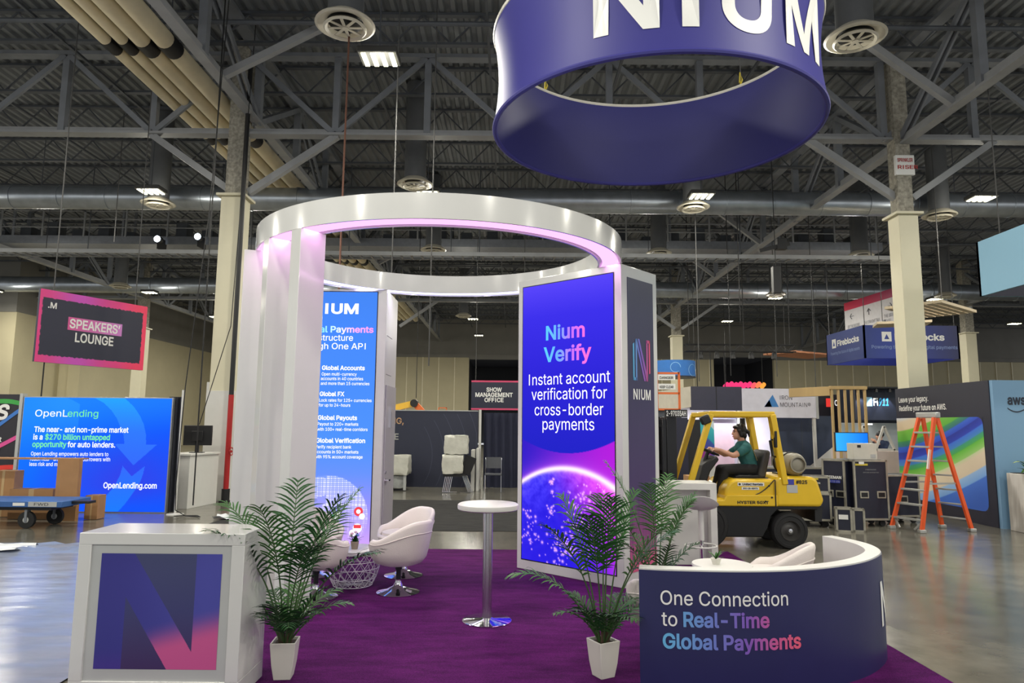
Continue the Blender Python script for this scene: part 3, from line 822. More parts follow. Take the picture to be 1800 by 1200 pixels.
letters('screen_brand', ct, cmap, [('NIUM', cx_(632), cz(549), .135, dict(bold=.03, align='R', w=.68))], SWH)
letters('screen_heading', ct, cmap, [('Global Payments', cx_(660), cz(583), .085, dict(bold=.022, align='R', w=1.05))], ramp_mat('heading_gradient_pale', [(.3, (120, 220, 255)), (.55, (225, 235, 255)), (.75, (255, 170, 235)), (1, (255, 150, 215))], 1.1))
M_ = cx_(527)
for s, y, h, kw, x in (('Infrastructure', 598, .085, dict(bold=.006, align='R'), cx_(624)), ('Through One API', 613, .085, dict(bold=.006, align='R', w=1.02), cx_(647)),
        ('Global Accounts', 650, .058, dict(bold=.024, w=.60), cx_(571)), ('Open multi-currency', 660, .042, dict(bold=.008, w=.49), cx_(571)), ('accounts in 40 countries', 668, .042, dict(bold=.008, w=.59), cx_(570)), ('and more than 15 currencies', 676.5, .042, dict(bold=.008, w=.68), cx_(570)),
        ('Global FX', 696, .058, dict(bold=.024, w=.345), cx_(569)), ('Lock rates for 125+ currencies', 706, .042, dict(bold=.008, w=.73), cx_(568.5)), ('for up to 24-hours', 714.5, .042, dict(bold=.008, w=.44), cx_(568)),
        ('Global Payouts', 737.5, .058, dict(bold=.024, w=.545), cx_(567.5)), ('Payout to 220+ markets', 747.5, .042, dict(bold=.008, w=.565), cx_(567.5)), ('with 100+ real-time corridors', 756.5, .042, dict(bold=.008, w=.70), cx_(567)),
        ('Global Verification', 777, .058, dict(bold=.024, w=.68), cx_(566)), ('Verify recipient bank', 787, .042, dict(bold=.008, w=.50), cx_(565)), ('accounts in 50+ markets', 795.5, .042, dict(bold=.008, w=.60), cx_(565)), ('with 95% account coverage', 804, .042, dict(bold=.008, w=.66), cx_(565))):
    T.append((s, x, cz(y), h, kw))
for a_, b_ in ((0, 2), (2, 6), (6, 9), (9, 12), (12, 16)): letters('text_block', ct, cmap, T[a_:b_], SWH)
def disc(name, x, z, r, m, off):
    o = MB().add([(x + r * math.cos(k * .2618), -.009 - off, z + r * math.sin(k * .2618)) for k in range(24)], [tuple(range(24))]).build(name, m, ct, smooth=0, fix=False); return o
FW_, FR, FG, FK = SWH, emit('flag_red', (232, 70, 80)), emit('flag_green', (60, 160, 120)), emit('flag_black', (40, 44, 60))
def Q(px, py): return lx0 + cx_(px), lz1 + cz(py)
x, z = Q(644.5, 894); disc('red_flag_badge', x, z, .062, FR, .001); disc('flag_flower', x, z, .03, FW_, .002)
x, z = Q(651, 902); disc('white_currency_badge', x, z, .04, FW_, .003)
x, z = Q(602, 906); disc('striped_flag_badge', x, z, .062, FW_, .001)
MB().box(x - .04, x + .055, -.0115, -.011, z + .018, z + .05).build('green_stripe', FG, ct); MB().box(x - .04, x + .055, -.0115, -.011, z - .05, z - .018).build('black_stripe', FK, ct); MB().box(x - .06, x - .035, -.0116, -.011, z - .045, z + .045).build('red_stripe', FR, ct)
x, z = Q(609.5, 900); disc('white_currency_badge', x, z, .042, FW_, .004)
x, z = Q(643.5, 922); disc('red_white_flag_badge', x, z, .062, FW_, .001); MB().box(x - .05, x + .05, -.0115, -.011, z, z + .045).build('red_half', FR, ct)
x, z = Q(635.5, 930); disc('white_currency_badge', x, z, .045, FW_, .004)
dr = MB().box(CW, CW + .02, .09, CD - .05, .03, 2.35).build('door', mat('closet_door_grey', (176, 172, 176), .3, var=.02), ct, bevel=.003)
h = MB(); h.lathe([(.028, 0), (.028, .012), (.012, .014), (.012, .05), (0, .05)], 14, (CW + .02, .16, 1.02), axis='x'); h.bar((CW + .065, .15, 1.02), (CW + .065, .30, 1.02), .018, .022)
h.build('lever_handle', CHROME, dr); MB().lathe([(.022, 0), (.022, .01), (0, .01)], 14, (CW + .02, .16, 1.13), axis='x').build('lock', CHROME, dr)
MB().bar((CW + .03, .42, 1.75), (CW + .03, .42, 2.05), .02, .02).build('pull_bar', CHROME, dr)
for z in (3.05, 2.5): MB().box(CW, CW + .004, .10, .5, z, z + .006).build('panel_seam', DARKSTEEL, ct)

# ------------------------------------------------------------------ front left counter with the N graphic
fc = thing('reception_counter', 'white cube counter with a framed purple N graphic at the front left', 'counter', (-2.86, 4.66, 0))
FCW, FCD, FCH = 1.10, .46, 1.067
b = MB(); b.box(0, FCW, .0, FCD, .012, .13); b.box(0, FCW, 0, FCD, FCH - .075, FCH); b.box(0, .085, 0, FCD, .13, FCH - .075); b.box(FCW - .085, FCW, 0, FCD, .13, FCH - .075)
b.box(.085, FCW - .085, .03, FCD, .13, FCH - .075)
b.build('counter_body', WHITE, fc, bevel=.003)
MB().box(.085, FCW - .085, .012, .03, .13, FCH - .075).build('recessed_panel', PALEGREY, fc)
def n_pic(u, v):
    base = stops(v, [(0, (62, 68, 108)), (.5, (56, 58, 108)), (1, (62, 44, 92))])
    barL = (u < .222); barR = (u > .79)
    dg = (u > .275 + (.79 - .275) * v / .85 - .0) * 1.0
    left_edge = .222 + (.595 - .222) * (v - .377) / (1 - .377)
    right_edge = .275 + (.79 - .275) * v / .85
    diag = (u > np.where(v < .377, .0, left_edge)) & (u < np.maximum(right_edge, 0)) & (u < .79) | ((v < .377) & (u < right_edge))
    n = (barL | barR | diag | ((v > .85) & (u > left_edge) & (u > .5)))
    t = ss(.50, .78, v + .30 * (u - .8)) * ss(.28, .5, u)
    nc = mixc(mixc((50, 48, 132), (70, 72, 160), ss(0, 1, u)), (196, 84, 142), t)
    nc = mixc(nc, (72, 50, 140), ss(.8, 1, v) * (u < .3) * .6)
    return np.where(n[:, None], nc, base)
picture('n_graphic', fc, (.152, .010, .205), (1, 0, 0), (0, 0, 1), .80, .73, 240, 220, n_pic, picture_mat('matte_print_picture'), 'printed graphic of a big blue and pink letter N')

# ------------------------------------------------------------------ hanging round sign
HX, HY, HZ0, HZ1 = 1.68, 7.80, 5.30, 6.48
sign = thing('hanging_sign', 'dark blue round fabric sign lettered NIUM hung above the booth', 'hanging sign', (HX, HY, HZ0))
FAB = mat('blue_sign_fabric', (50, 48, 128), .55, var=.02, scale=2)
FABI = mat('blue_sign_lining', (46, 46, 112), .6, var=.03, scale=2)
SA, SB = 1.93, 1.80
def hr(z):  # stretched fabric is waisted between its two hoops
    k = (z - HZ0) / (HZ1 - HZ0); return 1 - .032 * math.sin(math.pi * min(1, max(0, k))) ** .8
def hs(a, z, off=0.0): return Vector(((SA * hr(z) + off) * math.cos(a), (SB * hr(z) + off) * math.sin(a), z - HZ0))
n, k = 128, 16
vo = [hs(2 * math.pi * i / n, HZ0 + (HZ1 - HZ0) * j / k) for j in range(k + 1) for i in range(n)]
vi = [hs(2 * math.pi * i / n, HZ0 + (HZ1 - HZ0) * j / k, -.045) for j in range(k + 1) for i in range(n)]
def gridf(flip): return [((j * n + i), (j * n + (i + 1) % n), ((j + 1) * n + (i + 1) % n), ((j + 1) * n + i))[::-1 if flip else 1] for j in range(k) for i in range(n)]
MB().add(vo, gridf(False)).build('outer_fabric', FAB, sign, fix=False)
MB().add(vi, gridf(True)).build('inner_lining', FABI, sign, fix=False)
MB().tube([hs(2 * math.pi * i / n, HZ0, -.022) for i in range(n)], .030, 8, closed=True).build('bottom_hoop', FAB, sign)
MB().tube([hs(2 * math.pi * i / n, HZ1, -.022) for i in range(n)], .034, 8, closed=True).build('top_hoop', mat('white_aluminium_hoop', (215, 212, 200), .4), sign)
for i, a in enumerate((40, 130, 220, 310)):
    p = hs(math.radians(a), HZ1, -.022)
    MB().tube([p, (p.x * .9, p.y * .9, DECK_Z - .6 - HZ0)], .007, 6).build('suspension_cable', GREYCABLE, sign)
    MB().tube([p + Vector((-.02, 0, 0)), p + Vector((.015, 0, .10)), p + Vector((-.01, 0, .2)), p + Vector((-.02, 0, .05))], .012, 6).build('yellow_sling', mat('yellow_sling_web', (190, 170, 40), .7) if i == 0 else bpy.data.materials['yellow_sling_web'], sign)
A0 = math.radians(-100.5)
def cyl(a, b):
    t = A0 + a / SA; return hs(t, HZ0 + b, .006)
letters('sign_lettering', sign, cyl, [('N', -.615, .28, .70, dict(bold=.02, w=.655)), ('I', .255, .28, .70, dict(bold=.02, w=.165)), ('U', .66, .28, .70, dict(bold=.02, w=.58)), ('M', 1.42, .28, .70, dict(bold=.02, w=.72))], LETTERWHITE, slices=14)

# ------------------------------------------------------------------ curved lounge wall on the right
def curve_pts(P, per=8):
    out = []; P = [Vector((*p, 0)) for p in P]
    for i in range(len(P) - 1):
        a, b, c, d = P[max(i - 1, 0)], P[i], P[i + 1], P[min(i + 2, len(P) - 1)]
        for j in range(per):
            t = j / per; out.append(.5 * ((2 * b) + (c - a) * t + (2 * a - 5 * b + 4 * c - d) * t * t + (3 * b - a - 3 * c + d) * t ** 3))
    return out + [P[-1]]
BW = curve_pts([(.90, 4.93), (1.13, 4.885), (1.58, 4.86), (1.98, 4.915), (2.37, 5.07), (2.70, 5.30), (2.97, 5.62), (3.07, 5.92), (3.06, 6.18), (2.97, 6.46)])
def offset(P, d):
    o = []
    for i, p in enumerate(P):
        t = (P[min(i + 1, len(P) - 1)] - P[max(i - 1, 0)]).normalized(); o.append(p + Vector((-t.y, t.x, 0)) * d)
    return o
BH = .82
bw = thing('lounge_wall', 'low curved navy wall with white top, lettered One Connection to Real-Time Global Payments', 'low wall', (BW[0].x, BW[0].y, 0))
P0 = [(p.x, p.y) for p in BW]; Pi = [(p.x, p.y) for p in offset(BW, .12)]; Pn = [(p.x, p.y) for p in offset(BW, .006)]
MB().strip(Pi, Pn, .012, BH, closed=False).build('wall_core', SATIN, bw, world=True, bevel=.003)
MB().strip(Pn, P0, .012, BH - .012, closed=False).build('navy_wrap', NAVY, bw, world=True)
arc = [0.0]
for a, b in zip(BW, BW[1:]): arc.append(arc[-1] + (b - a).length)
bo = bw.location.copy()
def along(s, z, off=.004):
    i = min(max(int(np.searchsorted(arc, s)) - 1, 0), len(BW) - 2)
    t = (s - arc[i]) / (arc[i + 1] - arc[i]); p = BW[i].lerp(BW[i + 1], t); d = (BW[i + 1] - BW[i]).normalized()
    return Vector((p.x + d.y * off, p.y - d.x * off, z)) - bo
letters('white_lettering', bw, along, [('One Connection', .145, .585, .092, dict(w=.885, bold=.004)), ('to', .15, .445, .092, dict(w=.105, bold=.004))], LETTERWHITE, slices=20)
GR2 = [(0, (104, 182, 226)), (.35, (110, 128, 205)), (.6, (128, 90, 185)), (.8, (200, 90, 150)), (1, (232, 96, 120))]
letters('gradient_lettering', bw, along, [('Real-Time', .296, .445, .092, dict(w=.59, bold=.024)), ('Global Payments', .155, .30, .092, dict(w=.965, bold=.024))], ramp_mat('lettering_gradient', GR2), slices=20)
letters('side_letter', bw, along, [('NIUM', 2.15, .30, .31, dict(w=1.0, bold=.02))], LETTERWHITE, slices=20)

# ------------------------------------------------------------------ tables, chairs, stool, rear counter
bt = thing('bar_table', 'tall round white bar table on a chrome pedestal', 'table', (-.21, 6.56, .012))
MB().lathe([(0, 1.0), (.27, 1.0), (.285, 1.01), (.288, 1.03), (.285, 1.05), (.27, 1.06), (0, 1.06)], 48).build('table_top', SATIN, bt)
MB().lathe([(.044, .02), (.044, 1.0)], 24).build('pedestal', BRUSHED, bt)
MB().lathe([(0, 0), (.225, 0), (.228, .006), (.22, .012), (.06, .022), (.05, .03), (0, .03)], 48).build('base_plate', CHROME, bt)

def chair_parts(t):
    n = 48; ROW = []
    def rim(a):  # a = 0 front, pi back
        c = abs(((a + math.pi) % (2 * math.pi)) - math.pi) / math.pi
        return .49 + .08 * ss_(.16, .34, c) + .20 * ss_(.40, .92, c)
    def ss_(a, b, x):
        q_ = min(1, max(0, (x - a) / (b - a))); return q_ * q_ * (3 - 2 * q_)
    ang = [2 * math.pi * i / n for i in range(n)]
    def pt(a, r, z, lean=0):
        back = ss_(.4, 1, abs(((a + math.pi) % (2 * math.pi)) - math.pi) / math.pi)
        r2 = r + lean * back * max(0, z - .45)
        return (r2 * math.cos(a) * .93, r2 * math.sin(a) * .96, z)
    rows = []
    for r, fz in ((.05, lambda R: .30), (.20, lambda R: .30), (.27, lambda R: .325), (.315, lambda R: .38), (.335, lambda R: .45), (.345, lambda R: .45 + (R - .45) * .5), (.345, lambda R: R - .03), (.335, lambda R: R - .005), (.315, lambda R: R + .006),
                  (.295, lambda R: R - .005), (.283, lambda R: R - .03), (.278, lambda R: .475 + (R - .475) * .45), (.272, lambda R: min(R - .01, .475)), (.255, lambda R: min(R, .485)), (.05, lambda R: .49)):
        rows.append([pt(a, r, fz(rim(a)), .18) for a in ang])
    vs = [p for row in rows for p in row]; k = len(rows)
    fs = [(i * n + j, i * n + (j + 1) % n, (i + 1) * n + (j + 1) % n, (i + 1) * n + j) for i in range(k - 1) for j in range(n)]
    fs += [tuple(range(n - 1, -1, -1)), tuple((k - 1) * n + j for j in range(n))]
    MB().add(vs, fs).build('tub_shell', LEATHER, t, smooth=70)
    c = MB().lathe([(0, .47), (.23, .47), (.255, .485), (.25, .515), (.21, .525), (0, .53)], 40, (.02, 0, 0)); c.build('seat_cushion', LEATHER, t)
    sl = []
    for i in range(33):
        a = math.pi * (.28 + 1.44 * i / 32); R = rim(a); sl.append(pt(a, .347, .45 + (R - .45) * .62, .18))
    MB().tube(sl, .006, 6).build('back_seam', LEATHER, t)
    MB().lathe([(0, 0), (.225, 0), (.23, .008), (.215, .016), (.12, .035), (.055, .07), (.034, .11), (.034, .14)], 40).build('trumpet_base', CHROME, t)
    MB().lathe([(.026, .12), (.026, .24), (.036, .24), (.036, .31)], 20).build('gas_post', BLACKPL, t)
    MB().tube([(0, -.03, .285), (.03, -.2, .28), (.05, -.27, .27)], .007, 6).build('height_lever', CHROME, t)
TBX, TBY = -1.76, 7.92
def face_table(x, y): return math.atan2(TBY - y, TBX - x)
ch = thing('tub_chair', 'white tub chair on chrome base, right of the wire table, nearest', 'chair', (-1.20, 7.60, .012), face_table(-1.20, 7.60), 'white tub chairs around the wire table')
chair_parts(ch)
for x, y, lab in ((-1.27, 8.42, 'white tub chair on chrome base, right of the wire table, behind the nearest one'), (-2.02, 7.36, 'white tub chair half hidden by the left palm, near side of the wire table'), (-2.33, 8.40, 'white tub chair left of the wire table, in front of the text screen')):
    copy_thing(ch, (x, y, .012), face_table(x, y), lab)
lowc = copy_thing(ch, (1.24, 5.46, .012), math.radians(60), 'low white tub seat at the left end of the curved wall, mostly hidden by it', 'white tub chairs behind the curved wall'); lowc.scale = (1, 1, .86)
copy_thing(ch, (2.36, 6.35, .012), math.radians(150), 'white tub chair behind the curved wall, only its back showing', 'white tub chairs behind the curved wall')

wt = thing('wire_table', 'low round white wire basket table with a pale top', 'coffee table', (TBX, TBY, .012))
WIRE = mat('white_wire', (222, 218, 222), .35)
MB().lathe([(0, .385), (.285, .385), (.29, .39), (.29, .398), (.285, .402), (0, .402)], 48).build('table_top', SATIN, wt)
w = MB(); N_ = 17
def bask(a, z): return Vector(((.21 + .085 * math.sin(min(1, z / .26) * math.pi / 2)) * math.cos(a), (.21 + .085 * math.sin(min(1, z / .26) * math.pi / 2)) * math.sin(a), z))
for i in range(N_):
    for s in (-1, 1):
        w.tube([bask(2 * math.pi * i / N_ + s * k * .12, .01 + k * .046) for k in range(9)], .0032, 5)
    w.tube([(.02 * math.cos(2 * math.pi * i / N_), .02 * math.sin(2 * math.pi * i / N_), .008), bask(2 * math.pi * i / N_, .008)], .0032, 5)
for z in (.008, .09, .2, .28, .38): w.tube([bask(2 * math.pi * i / 40, z) for i in range(40)], .0045, 5, closed=True)
w.build('wire_basket', WIRE, wt)

ctb = thing('coffee_table', 'small white coffee table behind the curved wall', 'coffee table', (1.82, 6.05, .012))
MB().lathe([(0, .60), (.25, .60), (.255, .61), (.25, .625), (0, .625)], 40).build('table_top', SATIN, ctb)
MB().lathe([(.03, .02), (.03, .60)], 16).build('pedestal', CHROME, ctb); MB().lathe([(0, 0), (.18, 0), (.17, .012), (.03, .025), (0, .025)], 32).build('base_plate', CHROME, ctb)

rc = thing('rear_counter', 'white bar height counter with slab end legs behind the tower', 'counter', (2.12, 9.05, .012), 0)
RW, RD, RH = .56, .52, 1.06
MB().box(0, RW, 0, RD, RH - .085, RH).build('counter_top', SATIN, rc, bevel=.003); MB().box(RW - .085, RW, 0, RD, 0, RH - .085).build('end_leg', SATIN, rc, bevel=.003)
MB().box(-.35, RW - .085, .16, RD, 0, RH - .085).build('modesty_panel', SATIN, rc, bevel=.003)
st = thing('bar_stool', 'white bar stool in front of the white rear counter', 'stool', (2.33, 8.55, .012), math.radians(80))
ns = 40; vs = []; rows = [(.03, -.045), (.10, -.04), (.18, -.012), (.218, .022), (.214, .030), (.17, .012), (.03, .0)]
for r, z in rows:
    for i in range(ns):
        a = 2 * math.pi * i / ns; c = math.cos(a); vs.append((r * c, r * math.sin(a), .82 + z + .10 * max(0, -c) ** 1.5 * (r / .2) ** 2))
fs = [(i * ns + j, i * ns + (j + 1) % ns, (i + 1) * ns + (j + 1) % ns, (i + 1) * ns + j) for i in range(len(rows) - 1) for j in range(ns)] + [tuple(range(ns - 1, -1, -1)), tuple(6 * ns + j for j in range(ns))]
MB().add(vs, fs).build('seat', SATIN, st)
MB().lathe([(.034, .42), (.034, .79)], 18).build('upper_post', SATIN, st); MB().lathe([(.024, .03), (.024, .43)], 18).build('chrome_post', CHROME, st)
f = MB().tube([(.19 * math.cos(a * .3927) + .1, .19 * math.sin(a * .3927), .34) for a in range(16)], .011, 6, closed=True); f.bar((0, 0, .34), (-.09, 0, .34), .02, .02); f.build('foot_ring', SATIN, st)
MB().lathe([(0, 0), (.20, 0), (.2, .01), (.05, .03), (.024, .05)], 36).build('base_plate', CHROME, st)

# ------------------------------------------------------------------ left of the booth
LBM = picture_mat('backlit_fabric_picture', .95)
ol = thing('lightbox_wall', 'bright blue backlit wall lettered OpenLending with big arrows', 'lightbox', (-9.93, 13.95, 0))
OW, OH = 3.04, 2.30
MB().box(0, OW, 0, .14, .0, OH).build('frame', mat('silver_frame', (170, 172, 176), .35, .6), ol, bevel=.004)
def ol_pic(u, v):
    a = OW / OH; X, Y = u * a, v
    c = mixc((24, 120, 250), (22, 84, 246), ss(0, 1, u * .6 + v * .6))
    c = mixc(c, (52, 66, 226), ss(.2, .75, v) * (1 - ss(.75, 1.0, v)) * (1 - np.abs(u - .72) * 1.6).clip(0, 1))
    c = mixc(c, (40, 140, 252), (1 - ss(0, .35, v)) * ss(.0, .3, u) * .5)
    d = np.sqrt((X - .36) ** 2 + ((Y - .56)) ** 2)
    # big ring arc sweeping from the upper left, over and down to the right
    band = ((d > .56) & (d < .745) & (Y < .42))
    d2 = np.sqrt((X - .10) ** 2 + (Y - .75) ** 2)
    arcl = (d2 < .80) & (d2 > .775) & (X < .3)
    head = (Y > .41) & (Y < .60) & (np.abs(X - 1.02) < .19 * (.60 - Y) / .19)
    def poly(P):
        P = np.array(P); x, y = P[:, 0], P[:, 1]; x2, y2 = np.roll(x, -1), np.roll(y, -1); r_ = np.zeros(len(u), bool)
        for i in range(len(P)):
            c_ = ((y[i] > v) != (y2[i] > v)) & (u < x[i] + (v - y[i]) * (x2[i] - x[i]) / (y2[i] - y[i] + 1e-9)); r_ ^= c_
        return r_
    f = poly([(.475, 0), (.68, 0), (.745, .075), (.79, .155), (.82, .23), (.84, .32), (.846, .41), (.92, .41), (.77, .595), (.635, .41), (.70, .405), (.69, .33), (.665, .26), (.635, .18), (.595, .11), (.54, .045)])
    low = np.zeros_like(f)
    e = .50 + .0 * Y
    dl = np.sqrt((X - .62) ** 2 * 1.0 + (Y - .56) ** 2)
    low = (Y > .64) & (X > 1.0 - (Y - .61) * .55 - .16 * (Y > .0) - (Y - .7).clip(0) * .45) & (X < 1.13 - (Y - .61) * .62 - (Y - .7).clip(0) * .35)
    low = poly([(.70, .60), (.766, .69), (.849, .60), (.84, .67), (.826, .734), (.805, .79), (.775, .85), (.735, .93), (.69, 1.0), (.50, 1.0), (.545, .93), (.60, .865), (.635, .815), (.66, .76), (.685, .69)])
    lc = stops(v, [(0, (40, 160, 255)), (.3, (48, 118, 250)), (.6, (52, 104, 246)), (1, (30, 120, 252))])
    c = np.where((f | low)[:, None], lc, c)
    return mixc(c, (60, 170, 255), ((d2 < .80) & (X < .5)) * (1 - ss(.05, .6, v)) * .35)
picture('backlit_graphic', ol, (.02, -.004, .02), (1, 0, 0), (0, 0, 1), OW - .04, OH - .04, 300, 220, ol_pic, LBM)
om = plane_map((0.02, -.008, OH), (1, 0, 0), (0, 0, 1), 0.0)
OWH = emit('lightbox_white', (245, 250, 255), 1.0); OGR = emit('lightbox_green', (120, 235, 150), 1.0)
oy = lambda f: -f * OH
letters('white_lettering', ol, om, [('OpenL', .245, oy(.175), .135, dict(bold=.004, w=.66)), ('The near- and non-prime market', .255, oy(.31), .105, dict(bold=.02, w=1.91)), ('is a', .25, oy(.376), .105, dict(bold=.02, w=.19)),
        ('for auto lenders.', .955, oy(.44), .105, dict(bold=.02, w=.965)), ('Open Lending empowers auto lenders to', .235, oy(.515), .075, dict(bold=.008, w=1.56)), ('reach near- and non-prime borrowers with', .23, oy(.56), .075, dict(bold=.008, w=1.61)),
        ('less risk and more reward.', .225, oy(.605), .075, dict(bold=.008, w=1.0)), ('OpenLending.com', 1.745, oy(.79), .11, dict(bold=.02, w=1.07))], OWH)
letters('green_lettering', ol, om, [('ending', .905, oy(.175), .135, dict(bold=.004, w=.62)), ('$270 billion untapped', .49, oy(.376), .105, dict(bold=.02, w=1.31)), ('opportunity', .245, oy(.44), .105, dict(bold=.02, w=.69))], OGR)
nb = thing('graphic_wall', 'black wall with coloured wavy lines at the left edge', 'display wall', (-12.4, 13.95, 0))
MB().box(0, 2.40, 0, .12, 0, 2.34).build('wall_panel', mat('black_wall_print', (40, 38, 46), .5, var=.05), nb)
def wave(name, c, z0, dz, ph):
    m = MB()
    pts = [(i * .08, -.006, z0 + dz * math.sin(i * .08 * 2.0 + ph)) for i in range(31)]
    for a, b in zip(pts, pts[1:]): m.add([(a[0], -.006, a[2] - .045), (b[0], -.006, b[2] - .045), (b[0], -.006, b[2] + .045), (a[0], -.006, a[2] + .045)], [(0, 1, 2, 3)])
    m.build(name, mat(name + '_print', c, .5), nb, fix=False)
wave('green_line', (60, 160, 70), 1.98, .22, -2.6); wave('blue_line', (60, 120, 200), 1.82, .40, -4.3); wave('pink_line', (220, 80, 150), 1.42, .28, -4.6); wave('red_line', (225, 60, 50), .78, .10, -3.2); wave('pale_blue_line', (70, 120, 190), .52, .10, -1.0)
nm_ = plane_map((0, -.012, 0), (1, 0, 0), (0, 0, 1), 0.0)
letters('white_lettering', nb, nm_, [('GS', 2.17, 1.84, .28, dict(align='R', bold=.03, shear=.2)), ('investment', 2.11, 1.38, .10, dict(align='R', bold=.01)), ('growth', 2.09, 1.21, .10, dict(align='R', bold=.01))], LETTERWHITE)
MB().box(2.40, 2.46, -.02, .12, 0, 2.36).build('end_post', PALEGREY, nb)

def drape(name, lab, p, w, h, mtl, folds, d=.05, rz=0.0):
    t = MB(); n = folds * 8
    f = [(w * i / n, d * math.sin(i * 2 * math.pi / 8) * (.7 + .3 * math.sin(i * .7))) for i in range(n + 1)]
    vs = [(x, y, z) for z in (0.01, h) for x, y in f] + [(x, y + .015, z) for z in (0.01, h) for x, y in f]; m = n + 1
    fs = [(i, i + 1, m + i + 1, m + i) for i in range(n)] + [(2 * m + i + 1, 2 * m + i, 3 * m + i, 3 * m + i + 1) for i in range(n)]
    fs += [(m + i, m + i + 1, 3 * m + i + 1, 3 * m + i) for i in range(n)] + [(i + 1, i, 2 * m + i, 2 * m + i + 1) for i in range(n)]
    fs += [(0, m, 3 * m, 2 * m), (n, 2 * m + n, 3 * m + n, m + n)]
    o = t.add(vs, fs).build(name, mtl, smooth=60, fix=False); o.location = p; o.rotation_euler = (0, 0, rz)
    return tag(o, lab, 'curtain')
DRAPE = mat('black_drape', (30, 32, 42), .85, var=.1)
drape('black_drape', 'narrow black drape beside the blue OpenLending wall', (-7.02, 14.05, 0), .28, 2.32, DRAPE, 3)

pd = thing('podium_counter', 'white counter with a black monitor on it, left of the cream column', 'counter', (-6.78, 14.62, 0), math.radians(83))
MB().box(0, 1.12, .0, .62, 0, 1.10).build('counter_body', SATIN, pd, bevel=.004); MB().box(-.03, 1.15, -.03, .65, 1.10, 1.14).build('counter_top', SATIN, pd, bevel=.004)
mo = thing('computer_monitor', 'black computer monitor seen from behind on the white counter', 'monitor', (-6.95, 15.3, 1.14), math.radians(8))
MB().box(-.30, .30, -.03, .03, .16, .60).build('display_case', BLACKPL, mo, bevel=.012); MB().box(-.12, .12, -.06, -.03, .26, .48).build('rear_cover', BLACKPL, mo, bevel=.01)
MB().box(-.04, .04, -.03, .01, .01, .3).build('stand_neck', BLACKPL, mo); MB().box(-.14, .14, -.1, .1, 0, .015).build('stand_foot', BLACKPL, mo, bevel=.004)
MB().box(-.28, .28, .03, .034, .19, .58).build('screen_glass', BLACKGL, mo)
wp = thing('partition_panel', 'white partition panels behind the black monitor', 'partition', (-8.3, 18.6, 0))
MB().box(0, 1.9, 0, .1, 0, 2.9).build('panel', SATIN, wp); MB().box(.1, .75, -.03, 0, .1, 2.2).build('dark_opening', DARKNAVY, wp); MB().box(1.35, 1.47, -.02, 0, 1.05, 1.2).build('wall_switch', PALEGREY, wp)
pl = thing('upright_pole', 'thin white upright pole in front of the black drape', 'pole', (-6.60, 13.75, 0)); MB().tube([(0, 0, .0), (0, 0, 2.45)], .022, 10).build('tube', SATIN, pl); MB().lathe([(0, 0), (.16, 0), (.16, .015), (.03, .03)], 20).build('foot', SATIN, pl)
cbm = MB().tube([(-6.0, 13.4, 11.46), (-6.15, 13.4, 6), (-6.42, 13.45, 2.5), (-6.50, 13.5, .6), (-6.48, 13.5, .12), (-6.2, 13.35, .03), (-5.9, 13.3, .02), (-6.05, 13.5, .02), (-6.35, 13.45, .02), (-6.4, 13.3, .03)], .010, 8).build('power_cable', CABLE)
tag(cbm, 'black power cable dropping from the roof to a floor coil by the white pole', 'cable')
tag(MB().tube([(-6.32, 15.6, 11.46), (-6.45, 15.5, 4), (-6.95, 15.33, 1.76)], .010, 8).build('power_cable', CABLE), 'black cable dropping from the roof to the monitor counter', 'cable')
rs = thing('fire_riser', 'black and red sprinkler riser pipe beside the left cream column', 'pipe', (-6.53, 15.95, 0))
MB().tube([(0, 0, 2.45), (0, 0, 10.8)], .055, 12).build('black_pipe', BLACKPL, rs)
MB().tube([(0, 0, 0.3), (0, 0, 2.45)], .06, 12).build('red_pipe', mat('red_pipe_paint', (170, 30, 30), .45), rs)
v = MB().tube([(0, 0, 1.15), (.10, -.05, 1.15)], .03, 10); v.tube([(.1 + .09 * 0, -.05 + .09 * math.cos(a * .524), 1.15 + .09 * math.sin(a * .524)) for a in range(12)], .012, 6, closed=True); v.build('valve_wheel', bpy.data.materials['red_pipe_paint'], rs)
f = MB(); f.box(-.1, .12, -.12, .12, 0, .04); f.lathe([(.09, .04), (.09, .3)], 12); f.build('pipe_foot', BLACKPL, rs)

# cart with cardboard
CARTB = mat('blue_cart_paint', (56, 98, 158), .45, var=.08)
ca = thing('flat_cart', 'blue flat cart on black wheels at the left, holding cardboard', 'cart', (-10.0, 11.75, 0))
MB().box(0, 2.45, 0, .8, .36, .46).build('deck', CARTB, ca, bevel=.01)
MB().box(2.45, 2.75, .25, .45, .40, .44).build('hitch', BLACKPL, ca); 
MB().box(.15, 2.2, .1, .7, .30, .36).build('undercarriage', BLACKPL, ca)
letters('cart_tag', ca, plane_map((0, -.004, 0), (1, 0, 0), (0, 0, 1), .002), [('FWD', 1.98, .39, .045, dict(w=.24))], BLACKPL); MB().box(1.88, 2.36, -.004, 0, .372, .452).build('masking_tape', PALEGREY, ca)
MB().box(1.62, 1.82, -.004, 0, .385, .435).build('maker_badge', LETTERWHITE, ca)
for x, y in ((1.80, .12), (1.95, .62), (.3, .12), (.45, .62)):
    w = MB().tube([(x, y - .03, .14), (x, y + .03, .14)], .14, 24).build('wheel', BLACKRB, ca); MB().tube([(x, y - .036, .14), (x, y + .036, .14)], .05, 14).build('wheel_hub', PALEGREY, w)
    MB().box(x - .02, x + .02, y - .05, y + .05, .1, .31).build('caster_fork', STEEL, ca)
b = thing('cardboard_sleeve', 'tall open cardboard sleeve standing behind the blue cart', 'cardboard', (-10.70, 12.75, 0))
